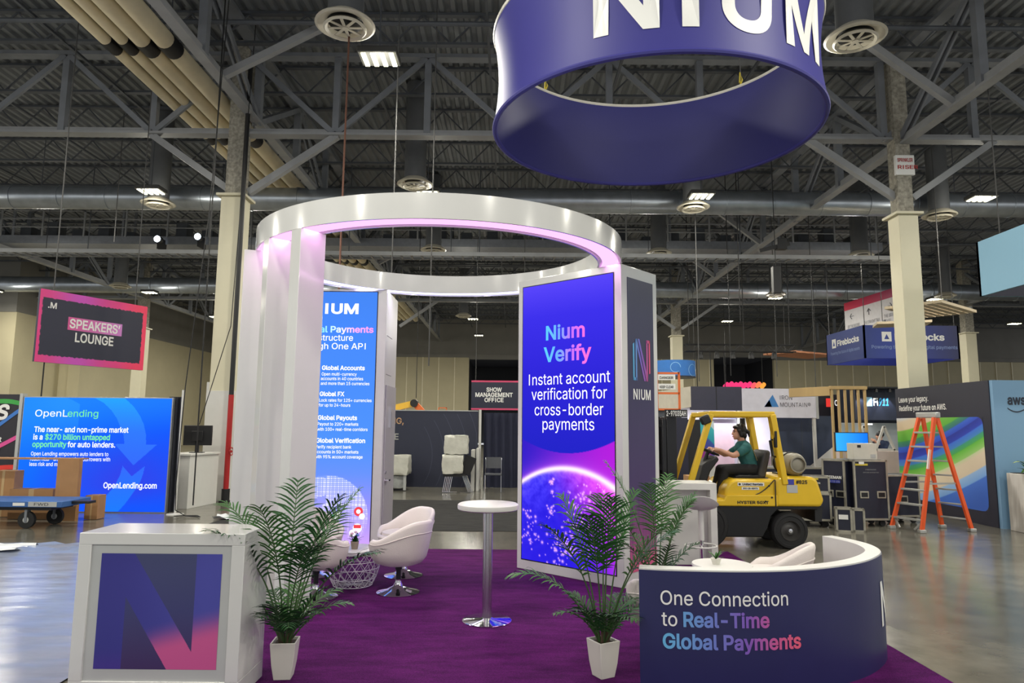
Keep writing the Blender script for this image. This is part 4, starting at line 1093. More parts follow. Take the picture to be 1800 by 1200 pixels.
for nm2, bx in (('right_side', (2.36, 2.76, 0, .10, 0, 1.10)), ('top_flap', (.0, 2.75, 0, .3, 1.10, 1.125)), ('left_side', (0.0, .35, 0, .1, 0, 1.08))): MB().box(*bx).build('side_panel' if 'side' in nm2 else nm2, CARDBOARD, b)
for x, y, w_, d_, h_, lab in ((-9.28, 12.9, .80, .25, .55, 'low brown cardboard box behind the blue cart'), (-7.90, 12.95, .24, .25, .44, 'small brown cardboard box right of the tall cardboard sleeve'), (-9.85, 13.2, .42, .25, .86, 'brown cardboard sheet leaning behind the cart at the left edge')):
    t = thing('cardboard_box', lab, 'box', (x, y, 0)); MB().box(0, w_, 0, d_, 0.005, h_).build('carton', CARDBOARD, t, bevel=.004); MB().box(w_ * .44, w_ * .56, -.002, d_ + .002, .005, h_ + .002).build('tape', mat('parcel_tape', (190, 160, 115), .35) if 'parcel_tape' not in bpy.data.materials else bpy.data.materials['parcel_tape'], t)

# clear film over the aisle at the left, and scraps
FILM = mat('floor_film', (134, 142, 160), .2, var=.10, scale=3, bump=.35, bscale=1.6, stretch=(1, 3, 1), spec=.7)
fm = MB(); nx, ny = 40, 60; rg = random.Random(3)
vs = [(-9.6 + 6.5 * i / nx, 3.0 + 7.3 * j / ny, .006 + .012 * abs(math.sin(i * 1.3 + j * .7) * math.sin(j * .9 - i * .4)) + (.05 * rg.random() if j > 55 else 0)) for j in range(ny + 1) for i in range(nx + 1)]
fm.add(vs, [(j * (nx + 1) + i, j * (nx + 1) + i + 1, (j + 1) * (nx + 1) + i + 1, (j + 1) * (nx + 1) + i) for j in range(ny) for i in range(nx)])
tag(fm.build('floor_film', FILM), 'shiny protective plastic film taped over the floor at the left', 'plastic sheet')
def scrap(x, y, w, d, lab, s):
    r = random.Random(s); m = MB(); n = 9
    vs = [(x + w * i / n + .04 * r.random(), y + d * j / n + .04 * r.random(), .012 + .07 * r.random()) for j in range(n + 1) for i in range(n + 1)]
    m.add(vs, [(j * (n + 1) + i, j * (n + 1) + i + 1, (j + 1) * (n + 1) + i + 1, (j + 1) * (n + 1) + i) for j in range(n) for i in range(n)])
    tag(m.build('plastic_wrap', mat('white_wrap', (215, 218, 222), .3) if 'white_wrap' not in bpy.data.materials else bpy.data.materials['white_wrap'], smooth=0), lab, 'plastic sheet')
scrap(-5.6, 13.0, .85, .45, 'crumpled white plastic wrap on the floor left of the white fins', 5)
scrap(-8.8, 9.6, 2.0, .5, 'bunched edge of the clear plastic film at the far left', 8)

# hanging sign: Speakers' Lounge
A, B = Vector((-9.83, 14.0, 0)), Vector((-8.77, 16.2, 0)); sd = B - A
sl = thing('hanging_banner', 'hanging dark banner with pink border reading SPEAKERS\' LOUNGE', 'hanging sign', (A.x, A.y, 3.02), math.atan2(sd.y, sd.x))
SWd, SHt = sd.length, 1.53
MB().box(0, SWd, 0, .06, 0, SHt).build('banner_panel', DARKNAVY, sl)
def sl_pic(u, v):
    X, Y = u * SWd, v * SHt
    nz = .008 * np.sin(X * 37) * np.sin(X * 13 + 1) + .004 * np.sin(X * 71)
    ny_ = .005 * np.sin(Y * 41) + .004 * np.sin(Y * 17)
    inside = (Y > .17 + nz) & (Y < SHt - .15 + nz) & (X > .06 + ny_) & (X < SWd - .10 + ny_)
    p = mixc((226, 62, 130), (205, 80, 190), np.exp(-((u - .35) / .22) ** 2)); p = mixc(p, (236, 60, 100), ss(.7, .95, u))
    return np.where(inside[:, None], np.array((40, 42, 62)), p)
picture('banner_print', sl, (0, -.004, 0), (1, 0, 0), (0, 0, 1), SWd, SHt, 240, 150, sl_pic, picture_mat('matte_banner_picture', .0, .5))
smp = plane_map((0, -.006, 0), (1, 0, 0), (0, 0, 1), 0.0)
MB().add([smp(.61, .74), smp(1.84, .74), smp(1.84, 1.02), smp(.61, 1.02)], [(0, 1, 2, 3)]).build('pink_highlight', ramp_mat('highlight_print', [(0, (214, 84, 150)), (1, (206, 130, 205))]), sl, smooth=0, fix=False)
smp2 = plane_map((0, -.009, 0), (1, 0, 0), (0, 0, 1), 0.0)
letters('white_lettering', sl, smp2, [('SPEAKERS\u2019', 1.22, .79, .19, dict(bold=.02, align='C', w=1.15)), ('LOUNGE', 1.22, .50, .19, dict(bold=.02, align='C', w=.87)), ('.M', .17, SHt - .38, .12, dict(bold=.02))], LETTERWHITE)
for x in (.28, SWd - .3): MB().tube([(x, .03, SHt), (x, .03, 7.9)], .012, 6).build('suspension_cable', GREYCABLE, sl)
MB().tube([(.22, .03, 0), (.22, .03, -.75), (.18, .02, -2.9)], .014, 6).build('hanging_cord', CABLE, sl)
for i, (px, py, y) in enumerate(((198, 685, 61.85), (366, 697, 50.0))):
    p = at_y(px, py, 61.85)
    tag(MB().box(p.x - .3, p.x + .3, p.y - .05, p.y + .05, p.z - .2, p.z + .2).build('exit_sign', emit('exit_red', (255, 110, 100), 1.0) if not i else bpy.data.materials['exit_red']), ('small lit red exit sign on the far wall above the OpenLending wall', 'small lit red exit sign on the far wall beside the cream column')[i], 'exit sign')

# ------------------------------------------------------------------ behind the booth
bk = thing('graphic_wall', 'dark navy wall with faint arcs and pale letters behind the white chair stack', 'display wall', (-5.4, 20.2, 0))
NPW = 4.42
MB().box(0, NPW, 0, .12, 0, 2.20).build('wall_panel', mat('navy_wall_print', (40, 44, 64), .55, var=.03), bk); MB().box(0, NPW, -.01, .13, 2.20, 2.225).build('top_rail', PALEGREY, bk)
bm_ = plane_map((0, -.006, 0), (1, 0, 0), (0, 0, 1), 0.0)
letters('tan_lettering', bk, bm_, [('PLANNING,', 2.24, 1.82, .17, dict(bold=.015, align='R'))], mat('tan_print', (190, 150, 110), .5)); letters('grey_lettering', bk, bm_, [('ONLINE', 2.10, 1.36, .17, dict(bold=.015, align='R'))], mat('grey_print', (170, 170, 165), .5))
for k in range(6):
    a = MB(); r = 1.5 + k * .34
    P = [(1.6 + r * math.cos(t * .045 - .62), .9 + r * math.sin(t * .045 - .62)) for t in range(28)]
    P = [p for p in P if .03 < p[0] < NPW - .03 and .03 < p[1] < 2.17]
    for p, q_ in zip(P, P[1:]): a.add([bm_(p[0] - .006, p[1]), bm_(p[0] + .006, p[1]), bm_(q_[0] + .006, q_[1]), bm_(q_[0] - .006, q_[1])], [(0, 1, 2, 3)])
    if len(P) > 1: a.build('faint_arc', mat('arc_print', (74, 78, 98), .5) if 'arc_print' not in bpy.data.materials else bpy.data.materials['arc_print'], bk, smooth=0, fix=False)
drape('navy_drape', 'dark navy drape wall behind the single grey chair', (-.80, 20.1, 0), 2.6, 2.16, mat('navy_drape_cloth', (34, 37, 58), .85, var=.1), 12)
tag(MB().box(-.93, -.86, 19.7, 19.78, 0, 2.24).build('drape_upright', SATIN), 'white upright post between the navy wall and the navy drape', 'pole')
pr = thing('rolled_panel', 'white folded panel leaning against the white upright post', 'panel', (-1.10, 19.1, 0)); MB().box(0, .10, 0, .5, 0, 1.12).build('panel_half', SATIN, pr, bevel=.01); MB().box(.14, .22, 0, .5, 0, 1.16).build('panel_half', SATIN, pr, bevel=.01)
WRAP = mat('plastic_wrapped_white', (205, 204, 192), .3, var=.08, bump=.4, bscale=12)
cs = thing('chair_stack_cover', 'stack of folding chairs under white covers before the navy wall', 'chair stack', (-1.85, 18.55, 0))
def blob(x0, x1, y0, y1, z0, z1, s, rough=.014):
    r = random.Random(s); m = MB(); n = 8; vs = []; P = []
    bm = bmesh.new(); bmesh.ops.create_cube(bm, size=1); bmesh.ops.subdivide_edges(bm, edges=bm.edges[:], cuts=5, use_grid_fill=True)
    for v_ in bm.verts:
        c = v_.co; k = 1 - .04 * (abs(c.x * 2) ** 4 * abs(c.z * 2) ** 4)
        v_.co = Vector(((x0 + x1) / 2 + c.x * (x1 - x0) * k + r.uniform(-rough, rough), (y0 + y1) / 2 + c.y * (y1 - y0) * k + r.uniform(-rough, rough), (z0 + z1) / 2 + c.z * (z1 - z0) * k + r.uniform(-rough, rough)))
    m.add([v_.co for v_ in bm.verts], [tuple(v_.index for v_ in f_.verts) for f_ in bm.faces]); bm.free(); return m
blob(.05, .68, 0, .5, 1.02, 1.52, 1).build('upper_cover', WRAP, cs, smooth=80); blob(.0, .56, 0, .5, .50, 1.00, 2).build('lower_cover', WRAP, cs, smooth=80); 
MB().box(.04, .62, .05, .45, .42, .5).build('seat_pack', BLACKPL, cs); MB().bar((.6, .2, .5), (.78, .2, .95), .05, .3).build('folded_back', BLACKPL, cs)
for i in range(5):
    MB().tube([(.10 + i * .045, .05, .42), (.03 + i * .045, .02, .02), (.25 + i * .04, .02, .02)], .011, 6).build('chair_leg', CHROME, cs); MB().tube([(.55 + i * .03, .05, .45), (.72 + i * .03, .02, .02), (.50 + i * .03, .02, .02)], .011, 6).build('chair_leg', CHROME, cs)
wc = thing('wrapped_chair', 'plastic wrapped white armchair on wheels by the closet door', 'chair', (-3.93, 18.9, 0))
blob(.2, 1.12, 0, .7, .42, .95, 4).build('wrapped_seat', WRAP, wc, smooth=80)
for x in (.30, 1.0): MB().box(x, x + .07, .05, .12, .02, .42).build('leg', PALEGREY, wc)
blob(.3, 1.0, .1, .6, .08, .4, 6).build('loose_wrap', mat('clear_wrap', (150, 152, 150), .2, var=.2), wc, smooth=80)
gc = thing('side_chair', 'single grey stacking chair on chrome legs in front of the navy drape', 'chair', (-.48, 19.0, 0))
MB().add([(-.22 + .44 * i / 8, .2 - .05 * math.cos((i - 4) * .35) + (.04 * j), .62 + .30 * j) for j in (0, 1) for i in range(9)], [(i, i + 1, 10 + i, 9 + i) for i in range(8)]).build('backrest', mat('grey_chair_shell', (74, 76, 82), .5), gc)
MB().box(-.23, .23, -.2, .2, .45, .49).build('seat', bpy.data.materials['grey_chair_shell'], gc, bevel=.01)
for x in (-.22, .22): MB().tube([(x, -.2, .01), (x, -.16, .46)], .012, 8).build('leg', CHROME, gc); MB().tube([(x, .24, .01), (x, .16, .46), (x, .23, .9)], .012, 8).build('leg', CHROME, gc)
sm = thing('hanging_banner', 'hanging dark banner with pink edges reading SHOW MANAGEMENT OFFICE', 'hanging sign', at_y(828, 720, 24.0) + Vector((0, 0, 0)))
MB().box(0, 2.0, 0, .05, 0, 1.03).build('banner_panel', DARKNAVY, sm); PINKP = mat('pink_print', (206, 70, 110), .5)
MB().box(0, 2.0, -.006, .056, 0, .06).build('bottom_stripe', PINKP, sm); MB().box(0, 2.0, -.006, .056, .97, 1.03).build('top_stripe', PINKP, sm)
letters('white_lettering', sm, plane_map((0, -.006, 0), (1, 0, 0), (0, 0, 1), 0.0), [('SHOW', .80, .64, .14, dict(bold=.025, align='C', w=.54)), ('MANAGEMENT', .80, .46, .14, dict(bold=.025, align='C', w=1.31)), ('OFFICE', .80, .28, .14, dict(bold=.025, align='C', w=.67))], LETTERWHITE)
for x in (.15, 1.85): MB().tube([(x, .02, 1.03), (x, .02, 8.2)], .012, 6).build('suspension_cable', GREYCABLE, sm)
OR = mat('orange_lift_paint', (220, 110, 50), .5); YL = mat('yellow_lift_paint', (226, 180, 60), .5)
p = at_y(690, 726, 30); bl = thing('boom_lift', 'orange and yellow lift boom showing above the navy wall', 'lift', (p.x, 30, 0))
MB().bar((-.6, 0, 2.35), (.95, 0, 2.72), .2, .26).build('yellow_boom', YL, bl); MB().bar((.95, 0, 2.72), (1.5, 0, 2.15), .2, .26).build('orange_boom', OR, bl); MB().tube([(.95, -.2, 2.72), (.95, .2, 2.72)], .17, 14).build('elbow_joint', BLACKPL, bl); MB().box(-.8, 1.8, -.6, .6, .3, 1.2).build('chassis', OR, bl); MB().bar((1.45, 0, 2.2), (1.2, 0, 1.1), .2, .26).build('lower_boom', OR, bl); MB().bar((-.5, 0, 2.4), (-.4, 0, 1.1), .2, .26).build('support_arm', OR, bl)
for x in (-.55, 1.5):
    for y in (-.6, .6): MB().tube([(x, y - .1, .35), (x, y + .1, .35)], .35, 18).build('wheel', BLACKRB, bl)
p = at_y(772, 727, 33); bb = thing('scissor_lift', 'small orange lift platform showing above the navy wall', 'lift', (p.x, 33, 0))
MB().box(0, .75, -.3, .3, 0, 2.18).build('lift_stack', DARKSTEEL, bb); g = MB()
for x in (0, .37, .75): g.box(x - .02, x + .02, -.3, -.26, 2.18, 2.62 if x < .5 else 2.42)
g.bar((0, -.28, 2.6), (.4, -.28, 2.6), .04, .04); g.bar((.3, -.28, 2.4), (.8, -.28, 2.4), .04, .04); g.bar((0, -.28, 2.32), (.78, -.28, 2.32), .14, .1); g.build('guard_rail', OR, bb)
# single rods and drop lines from the roof
for i, (px, py, y, z0, z1, c, lab) in enumerate(((604, 300, 11.0, 0.3, 11.46, 'cu', 'copper coloured drop rod hanging behind the left of the canopy ring'), (757, 500, 14.0, 3.0, 11.46, 'g', 'thin grey drop line seen through the canopy'), (690, 430, 13.2, 4.5, 11.46, 'g', 'thin grey drop line left of the middle of the canopy opening'),
        (208, 330, 20.5, 7.3, 11.46, 'g', 'thin rod holding a small fixture at the upper left'), (733, 640, 26, 2.8, 11.46, 'k', 'black drop cable above the navy wall'), (1225, 500, 21, 3.2, 11.46, 'g', 'thin grey drop line right of the display tower'),
        (1283, 600, 24, 3.6, 11.46, 'k', 'black drop cable above the grey booth header'), (1360, 500, 27, 3.8, 11.46, 'g', 'pale drop line above the white booth header'), (1426, 500, 26, 3, 11.46, 'g', 'pale drop line right of the white booth header'), (1300, 520, 22, 5.2, 11.46, 'k', 'black drop cable left of the slat canopy'), (375, 330, 13.6, .2, 11.46, 'k', 'thin black line hanging in front of the left column'))):
    if not lab: continue
    p = at_y(px, py, y)
    m_ = {'cu': mat('copper_rod', (120, 84, 70), .4, .5) if c == 'cu' else None, 'g': GREYCABLE, 'k': CABLE}[c]
    tag(MB().tube([(p.x, y, z0), (p.x, y, z1)], .018 if c == 'cu' else .014, 6).build('drop_cable', m_), lab, 'cable')

# ------------------------------------------------------------------ forklift with its driver
FY = mat('yellow_machine_paint', (224, 184, 32), .35, var=.05, scale=3, coat=.2)
fk = thing('forklift', 'yellow forklift with open cage and gas bottle, driven by a woman in teal', 'forklift', (4.2, 10.45, 0))
FX = 4.2
def LX_(x): return x - FX
W_ = 1.10
def fprism(pts, y0, y1): return MB().prism([(LX_(a), b) for a, b in pts], y0, y1, axis='y')
fprism([(2.98, .17), (3.78, .17), (3.86, .30), (3.92, .48), (4.02, .58), (4.62, .58), (4.62, .66), (2.98, .66)], .04, W_ - .04).build('black_chassis', BLACKGL, fk, bevel=.015)
fprism([(2.75, .56), (3.02, .56), (3.02, .74), (3.86, .74), (4.68, .68), (4.70, .78), (3.98, .80), (3.98, .90), (2.75, .90)][:0] or [(2.85, .625), (4.02, .625), (4.02, .80), (3.24, .80), (3.20, .72), (2.85, .72)], 0, W_).build('side_sill', FY, fk, bevel=.02)
fprism([(3.22, .76), (4.02, .76), (4.02, 1.0), (3.98, 1.02), (3.40, 1.02), (3.31, .98), (3.245, .88)], .03, W_ - .03).build('engine_hood', FY, fk, bevel=.035, seg=3)
cwt = fprism([(3.98, .625), (4.66, .625), (4.71, .72), (4.62, 1.02), (4.55, 1.07), (4.02, 1.07), (3.98, 1.0)], 0.0, W_).build('counterweight', FY, fk, bevel=.05, seg=3)
sm_ = MB()
pts = [(LX_(3.24), .022, .775)] + [(LX_(3.24 + .735 * t), .022, .775 + .245 * max(0, (t - .45) / .55) ** 2.0) for t in [i / 10 for i in range(11)]]
sm_.tube(pts, .008, 5); sm_.tube([(LX_(3.975), -.003, .63), (LX_(3.975), -.003, 1.02)], .009, 5); sm_.build('hood_seam', BLACKPL, fk)
MB().box(LX_(4.66), LX_(4.715), .12, W_ - .12, .72, .96).build('rear_grille', BLACKPL, fk, bevel=.01)
fprism([(4.60, .40), (4.70, .40), (4.72, .63), (4.60, .63)], .1, W_ - .1).build('tail_guard', BLACKPL, fk)
for x, y in ((3.70, .70), (3.80, .76), (3.76, .93)):
    MB().lathe([(.014, 0), (.014, .012), (0, .012)], 10, (LX_(x + .12), -.002, y), axis='y').build('bolt_head', BLACKPL, fk)
def wheel(x, y, r, w):
    k = MB().lathe([(r * .56, -w / 2), (r * .93, -w / 2), (r, -w / 2 + .035), (r, w / 2 - .035), (r * .93, w / 2), (r * .80, w / 2 + .004), (r * .77, w / 2 - .006), (r * .56, w / 2 - .004), (r * .56, -w / 2)], 36, (LX_(x), y, r), axis='y').build('wheel', BLACKRB, fk)
    MB().lathe([(0, w / 2 - .03), (r * .2, w / 2 - .02), (r * .3, w / 2 - .045), (r * .46, w / 2 - .05), (r * .55, w / 2 + .004), (r * .58, w / 2 - .01), (r * .58, -w / 2), (0, -w / 2)], 30, (LX_(x), y, r), axis='y').build('wheel_hub', mat('dark_wheel_hub', (58, 56, 54), .5, var=.15) if 'dark_wheel_hub' not in bpy.data.materials else bpy.data.materials['dark_wheel_hub'], k)
    MB().lathe([(.032, w / 2 - .05), (.03, w / 2 - .005), (0, w / 2 - .002)], 14, (LX_(x), y, r), axis='y').build('hub_cap', CHROME, k)
wheel(4.19, .12, .27, .22); wheel(4.19, W_ - .12, .27, .22); wheel(2.93, .12, .34, .24); wheel(2.93, W_ - .12, .34, .24)
# overhead guard
gd = MB()
for y in (.05, W_ - .05):
    gd.bar((LX_(2.66), y, .78), (LX_(3.05), y, 2.0), .085, .10, (0, 1, 0)); gd.bar((LX_(4.13), y, .95), (LX_(3.98), y, 2.0), .09, .145, (0, 1, 0))
    gd.bar((LX_(3.02), y, 2.0), (LX_(4.02), y, 2.0), .085, .085, (0, 1, 0))
for x in (3.06, 3.98): gd.bar((LX_(x), .05, 2.0), (LX_(x), W_ - .05, 2.0), .08, .08)
for i in range(6): gd.bar((LX_(3.2 + i * .13), .05, 2.01), (LX_(3.2 + i * .13), W_ - .05, 2.01), .03, .045)
gd.build('overhead_guard', FY, fk, bevel=.014)
fprism([(2.60, .62), (2.80, .62), (2.80, .80), (2.60, .80)], .0, W_).build('front_fender', FY, fk, bevel=.03)
MB().bar((LX_(2.93), .02, 1.97), (LX_(2.98), .02, 1.85), .12, .14).build('work_lamp', BLACKPL, fk, bevel=.02)
for y in (-.004,): MB().box(LX_(3.985), LX_(4.025), y - .03, y + .03, 1.50, 1.75).build('black_grip', BLACKPL, fk, bevel=.01)
MB().box(LX_(3.80), LX_(3.86), W_ - .2, W_ - .12, 1.1, 1.95).build('exhaust_pipe', BLACKPL, fk)
MB().tube([(LX_(4.05), .06, 1.35), (LX_(3.97), .06, 1.38), (LX_(3.94), .06, 1.60), (LX_(4.02), .06, 1.63)], .014, 8).build('grab_handle', BLACKPL, fk)
# mast
ms = MB()
for y in (.22, W_ - .22):
    ms.box(LX_(2.40), LX_(2.55), y - .05, y + .05, .06, 1.96); ms.box(LX_(2.34), LX_(2.40), y - .03, y + .03, .06, 1.92)
for z in (.3, 1.1, 1.85): ms.box(LX_(2.42), LX_(2.52), .22, W_ - .22, z, z + .1)
ms.build('mast', BLACKGL, fk, bevel=.006)
MB().box(LX_(2.28), LX_(2.34), .08, W_ - .08, .15, .60).build('fork_carriage', BLACKPL, fk)
for y in (.30, W_ - .30): MB().prism([(LX_(2.28), .06), (LX_(2.28), .55), (LX_(2.23), .55), (LX_(2.23), .10), (LX_(1.9), .075), (LX_(1.9), .06)], y - .05, y + .05, axis='y').build('fork', DARKSTEEL, fk)
for y in (.45, .65): MB().tube([(LX_(2.47), y, .2), (LX_(2.47), y, 1.8)], .035, 12).build('lift_cylinder', BLACKPL, fk)
bd = MB().box(LX_(2.34), LX_(2.68), .0, .03, 1.945, 2.06).build('number_board', BLACKPL, fk)
letters('number_plate', bd, lambda a, b: Vector((LX_(2.36) + a, -.004, 1.965 + b)), [('2-97035AH', 0, 0, .075, dict(w=.30, bold=.02))], LETTERWHITE)
# controls and seat
MB().prism([(LX_(2.88), .85), (LX_(3.0), .85), (LX_(3.10), 1.12), (LX_(3.24), 1.30), (LX_(3.20), 1.36), (LX_(2.98), 1.22)], .3, .8, axis='y').build('dashboard', BLACKPL, fk, bevel=.02)
MB().tube([(LX_(3.06), .55, 1.22), (LX_(3.13), .55, 1.40)], .03, 10).build('steering_column', BLACKPL, fk)
whl = []
for i in range(24):
    a = 2 * math.pi * i / 24; d1 = Vector((-.55, 0, .84)) ; n_ = Vector((.38, 0, .92)).normalized(); e1 = Vector((0, 1, 0)); e2 = n_.cross(e1)
    whl.append(Vector((LX_(3.14), .55, 1.42)) + e1 * (.17 * math.cos(a)) + e2 * (.17 * math.sin(a)))
w_ = MB().tube(whl, .014, 8, closed=True)
for i in (0, 8, 16): w_.tube([(LX_(3.14), .55, 1.41), whl[i]], .010, 6)
w_.build('steering_wheel', BLACKPL, fk)
MB().box(LX_(3.45), LX_(3.98), .28, .84, 1.0, 1.03).build('seat_rails', BLACKPL, fk)
MB().prism([(LX_(3.48), 1.02), (LX_(3.92), 1.02), (LX_(3.92), 1.06), (LX_(3.55), 1.075), (LX_(3.47), 1.055)], .30, .82, axis='y').build('seat_cushion', BLACKPL, fk, bevel=.02)
MB().prism([(LX_(3.86), 1.02), (LX_(3.95), 1.02), (LX_(4.05), 1.42), (LX_(4.0), 1.46), (LX_(3.94), 1.43), (LX_(3.84), 1.08)], .30, .82, axis='y').build('seat_backrest', mat('grey_seat_vinyl', (62, 62, 64), .5), fk, bevel=.03)
# gas bottle lying across the counterweight
gb = MB().lathe([(0, -.30), (.06, -.30), (.13, -.275), (.165, -.22), (.17, -.15), (.17, .24), (.14, .31), (.06, .34), (0, .34)], 32, (LX_(4.36), .42, 1.245), axis='y').build('gas_bottle', mat('beige_gas_bottle', (142, 137, 122), .4, var=.05), fk, smooth=60)
MB().lathe([(.105, .27), (.105, .37), (.122, .37), (.122, .27), (.105, .27)], 28, (LX_(4.36), .42, 1.245), axis='y').build('bottle_collar', bpy.data.materials['beige_gas_bottle'], gb)
br = MB(); br.box(LX_(4.22), LX_(4.50), .25, .75, 1.06, 1.09)
br.tube([(LX_(4.36 + .178 * math.cos(a)), .30, 1.245 + .178 * math.sin(a)) for a in [i * .2618 for i in range(25)]], .01, 6); br.tube([(LX_(4.36 + .178 * math.cos(a)), .58, 1.245 + .178 * math.sin(a)) for a in [i * .2618 for i in range(25)]], .01, 6)
br.build('bottle_bracket', BLACKPL, fk)
# decals
fm_ = lambda off: (lambda a, b: Vector((LX_(a), off, b)))
MB().box(LX_(3.42), LX_(3.82), .022, .030, .925, .975).box(LX_(3.48), LX_(3.74), .022, .030, .868, .908).build('white_decal', LETTERWHITE, fk)
letters('decal_lettering', fk, fm_(.019), [('United Rentals', 3.49, .936, .030, dict(w=.31, bold=.03)), ('800-UR-RENTS', 3.50, .879, .020, dict(w=.22, bold=.03))], bpy.data.materials['black_plastic'])
MB().lathe([(.016, 0), (.016, .002), (0, .002)], 12, (LX_(3.45), .021, .95), axis='y').build('decal_roundel', BLACKPL, fk)
letters('model_lettering', fk, fm_(-.004), [('HYSTER 50XT', 3.40, .665, .040, dict(w=.47, bold=.03))], BLACKPL)
MB().box(LX_(4.15), LX_(4.26), -.006, -.001, .95, 1.03).build('blue_sticker', mat('blue_sticker', (60, 66, 160), .4), fk); MB().box(LX_(4.15), LX_(4.31), -.006, -.001, .83, .945).build('grey_sticker', PALEGREY, fk)
letters('fleet_number', fk, fm_(-.004), [('#825', 4.29, .965, .05, dict(w=.17, bold=.03))], BLACKPL)

# people: one continuous body from tapered limbs, clothes as children
SKIN = mat('skin', (196, 148, 124), .5, var=.04)
HAIR = mat('black_hair', (20, 18, 18), .45, var=.2, scale=30)
def limb(m, pts, n=14):
    """chain of tapered capsules (point, radius)"""
    for (a, ra), (b, rb) in zip(pts, pts[1:]):
        a, b = Vector(a), Vector(b); k = 5
        m.tube([a.lerp(b, i / k) for i in range(k + 1)], [ra + (rb - ra) * i / k for i in range(k + 1)], n)
        m.ball(a, ra, n, 8); m.ball(b, rb, n, 8)
    return m
def fuse(m, name, material, parent, voxel=.008, sm=4):
    o = m.build(name, material, parent, smooth=180)
    r = o.modifiers.new('fuse', 'REMESH'); r.mode = 'VOXEL'; r.voxel_size = voxel; r.use_smooth_shade = True
    s_ = o.modifiers.new('soft', 'SMOOTH'); s_.factor = .5; s_.iterations = sm
    return o
def head(m, c, f, s=1.0):
    """c head centre, f facing direction (horizontal)"""
    c = Vector(c); f = Vector(f).normalized(); l = Vector((-f.y, f.x, 0)); u = Vector((0, 0, 1))
    def P(a, b, d): return c + f * a * s + l * b * s + u * d * s
    m.ball(P(-.012, 0, .03), (.088 * s, .080 * s, .092 * s), 18, 12)
    m.ball(P(.022, 0, -.03), (.070 * s, .064 * s, .085 * s), 16, 10)
    m.ball(P(.062, 0, -.088), .026 * s, 10, 6)
    m.tube([P(.086, 0, .018), P(.106, 0, -.022)], [.008 * s, .014 * s], 8); m.ball(P(.103, 0, -.022), .014 * s, 8, 6)
    m.ball(P(.086, 0, -.058), (.014 * s, .022 * s, .010 * s), 8, 6)
    for q_ in (-1, 1):
        m.ball(P(-.012, q_ * .078, -.005), (.022 * s, .010 * s, .030 * s), 8, 6)
        m.ball(P(.066, q_ * .036, .030), (.018 * s, .022 * s, .012 * s), 8, 6)
    return P
def face(P, parent, s=1.0):
    e = MB(); br_ = MB()
    for q_ in (-1, 1):
        e.ball(P(.083, q_ * .032, .012), .009 * s, 8, 6); br_.tube([P(.088, q_ * .018, .034), P(.080, q_ * .05, .034)], .005 * s, 6)
    for q_ in (-1, 1): MB().ball(P(.085, q_ * .032, .012), .0085 * s, 8, 6).build('eye', BLACKPL, parent); MB().tube([P(.090, q_ * .018, .034), P(.080, q_ * .05, .034)], .005 * s, 6).build('eyebrow', HAIR, parent)
    MB().tube([P(.098, -.02, -.060), P(.101, 0, -.062), P(.098, .02, -.060)], .005 * s, 6).build('lips', mat('lips', (170, 96, 90), .5) if 'lips' not in bpy.data.materials else bpy.data.materials['lips'], parent)
def hand(m, wrist, d, palm_n, curl=.9, side=1, s=1.0):
    """palm and five separate fingers, curling towards palm_n"""
    w = Vector(wrist); d = Vector(d).normalized(); pn = Vector(palm_n); pn = (pn - d * pn.dot(d)).normalized(); a = d.cross(pn)
    m.tube([w, w + d * .03 * s, w + d * .085 * s], [.024 * s, .030 * s, .034 * s], 12); m.ball(w + d * .05 * s, (.034 * s,) * 3, 12, 8)
    for i, (o_, ln) in enumerate(((-.030, .066), (-.010, .074), (.010, .070), (.029, .056))):
        p = w + d * .085 * s + a * (o_ * s * side); q_ = d.copy(); pts = [p]
        for k in range(3):
            q_ = (q_ * math.cos(curl * .75) + pn * math.sin(curl * .75)).normalized() if k else (d * math.cos(curl * .5) + pn * math.sin(curl * .5)).normalized()
            p = p + q_ * ln * s * (.42, .32, .26)[k]; pts.append(p)
        m.tube(pts, [.0095 * s, .009 * s, .0085 * s, .0065 * s], 8); m.ball(pts[-1], .0066 * s, 8, 6)
    t0 = w + d * .03 * s - a * (.026 * s * side); t1 = t0 + (d * .6 - a * (.55 * side) + pn * .5).normalized() * .04 * s; t2 = t1 + (d * .75 + pn * .65).normalized() * .032 * s
    m.tube([t0, t1, t2], [.014 * s, .011 * s, .008 * s], 8); m.ball(t2, .008 * s, 8, 6)
dv = thing('person', 'woman with a black ponytail in a teal shirt driving the yellow forklift', 'person', (3.72, 11.0, 1.06))
def D(x, y, z): return Vector((x - 3.72, y, z - 1.06))
bd_ = MB()
Pd = head(bd_, D(3.635, 0, 1.72), (-1, 0, -.06))
limb(bd_, [(D(3.66, 0, 1.66), .052), (D(3.69, 0, 1.53), .055)])
limb(bd_, [(D(3.69, 0, 1.46), .12), (D(3.76, 0, 1.26), .110), (D(3.81, 0, 1.12), .12)])
for s in (-1, 1):
    limb(bd_, [(D(3.70, s * .15, 1.475), .058), (D(3.50, s * .21, 1.37), .046), (D(3.46, s * .21, 1.365), .041)]); limb(bd_, [(D(3.46, s * .21, 1.365), .040), (D(3.27, s * .17, 1.445), .028)])
    hand(bd_, D(3.27, s * .17, 1.445), (-1, -s * .1, .12), (-.1, -s * .15, -1), 1.15, -s)
    limb(bd_, [(D(3.81, s * .09, 1.14), .085), (D(3.36, s * .13, 1.13), .060)]); limb(bd_, [(D(3.36, s * .13, 1.13), .056), (D(3.27, s * .12, .80), .040)]); limb(bd_, [(D(3.27, s * .12, .76), .036), (D(3.15, s * .13, .73), .030)])
body = fuse(bd_, 'body', SKIN, dv, .0065, 3)
face(Pd, dv)
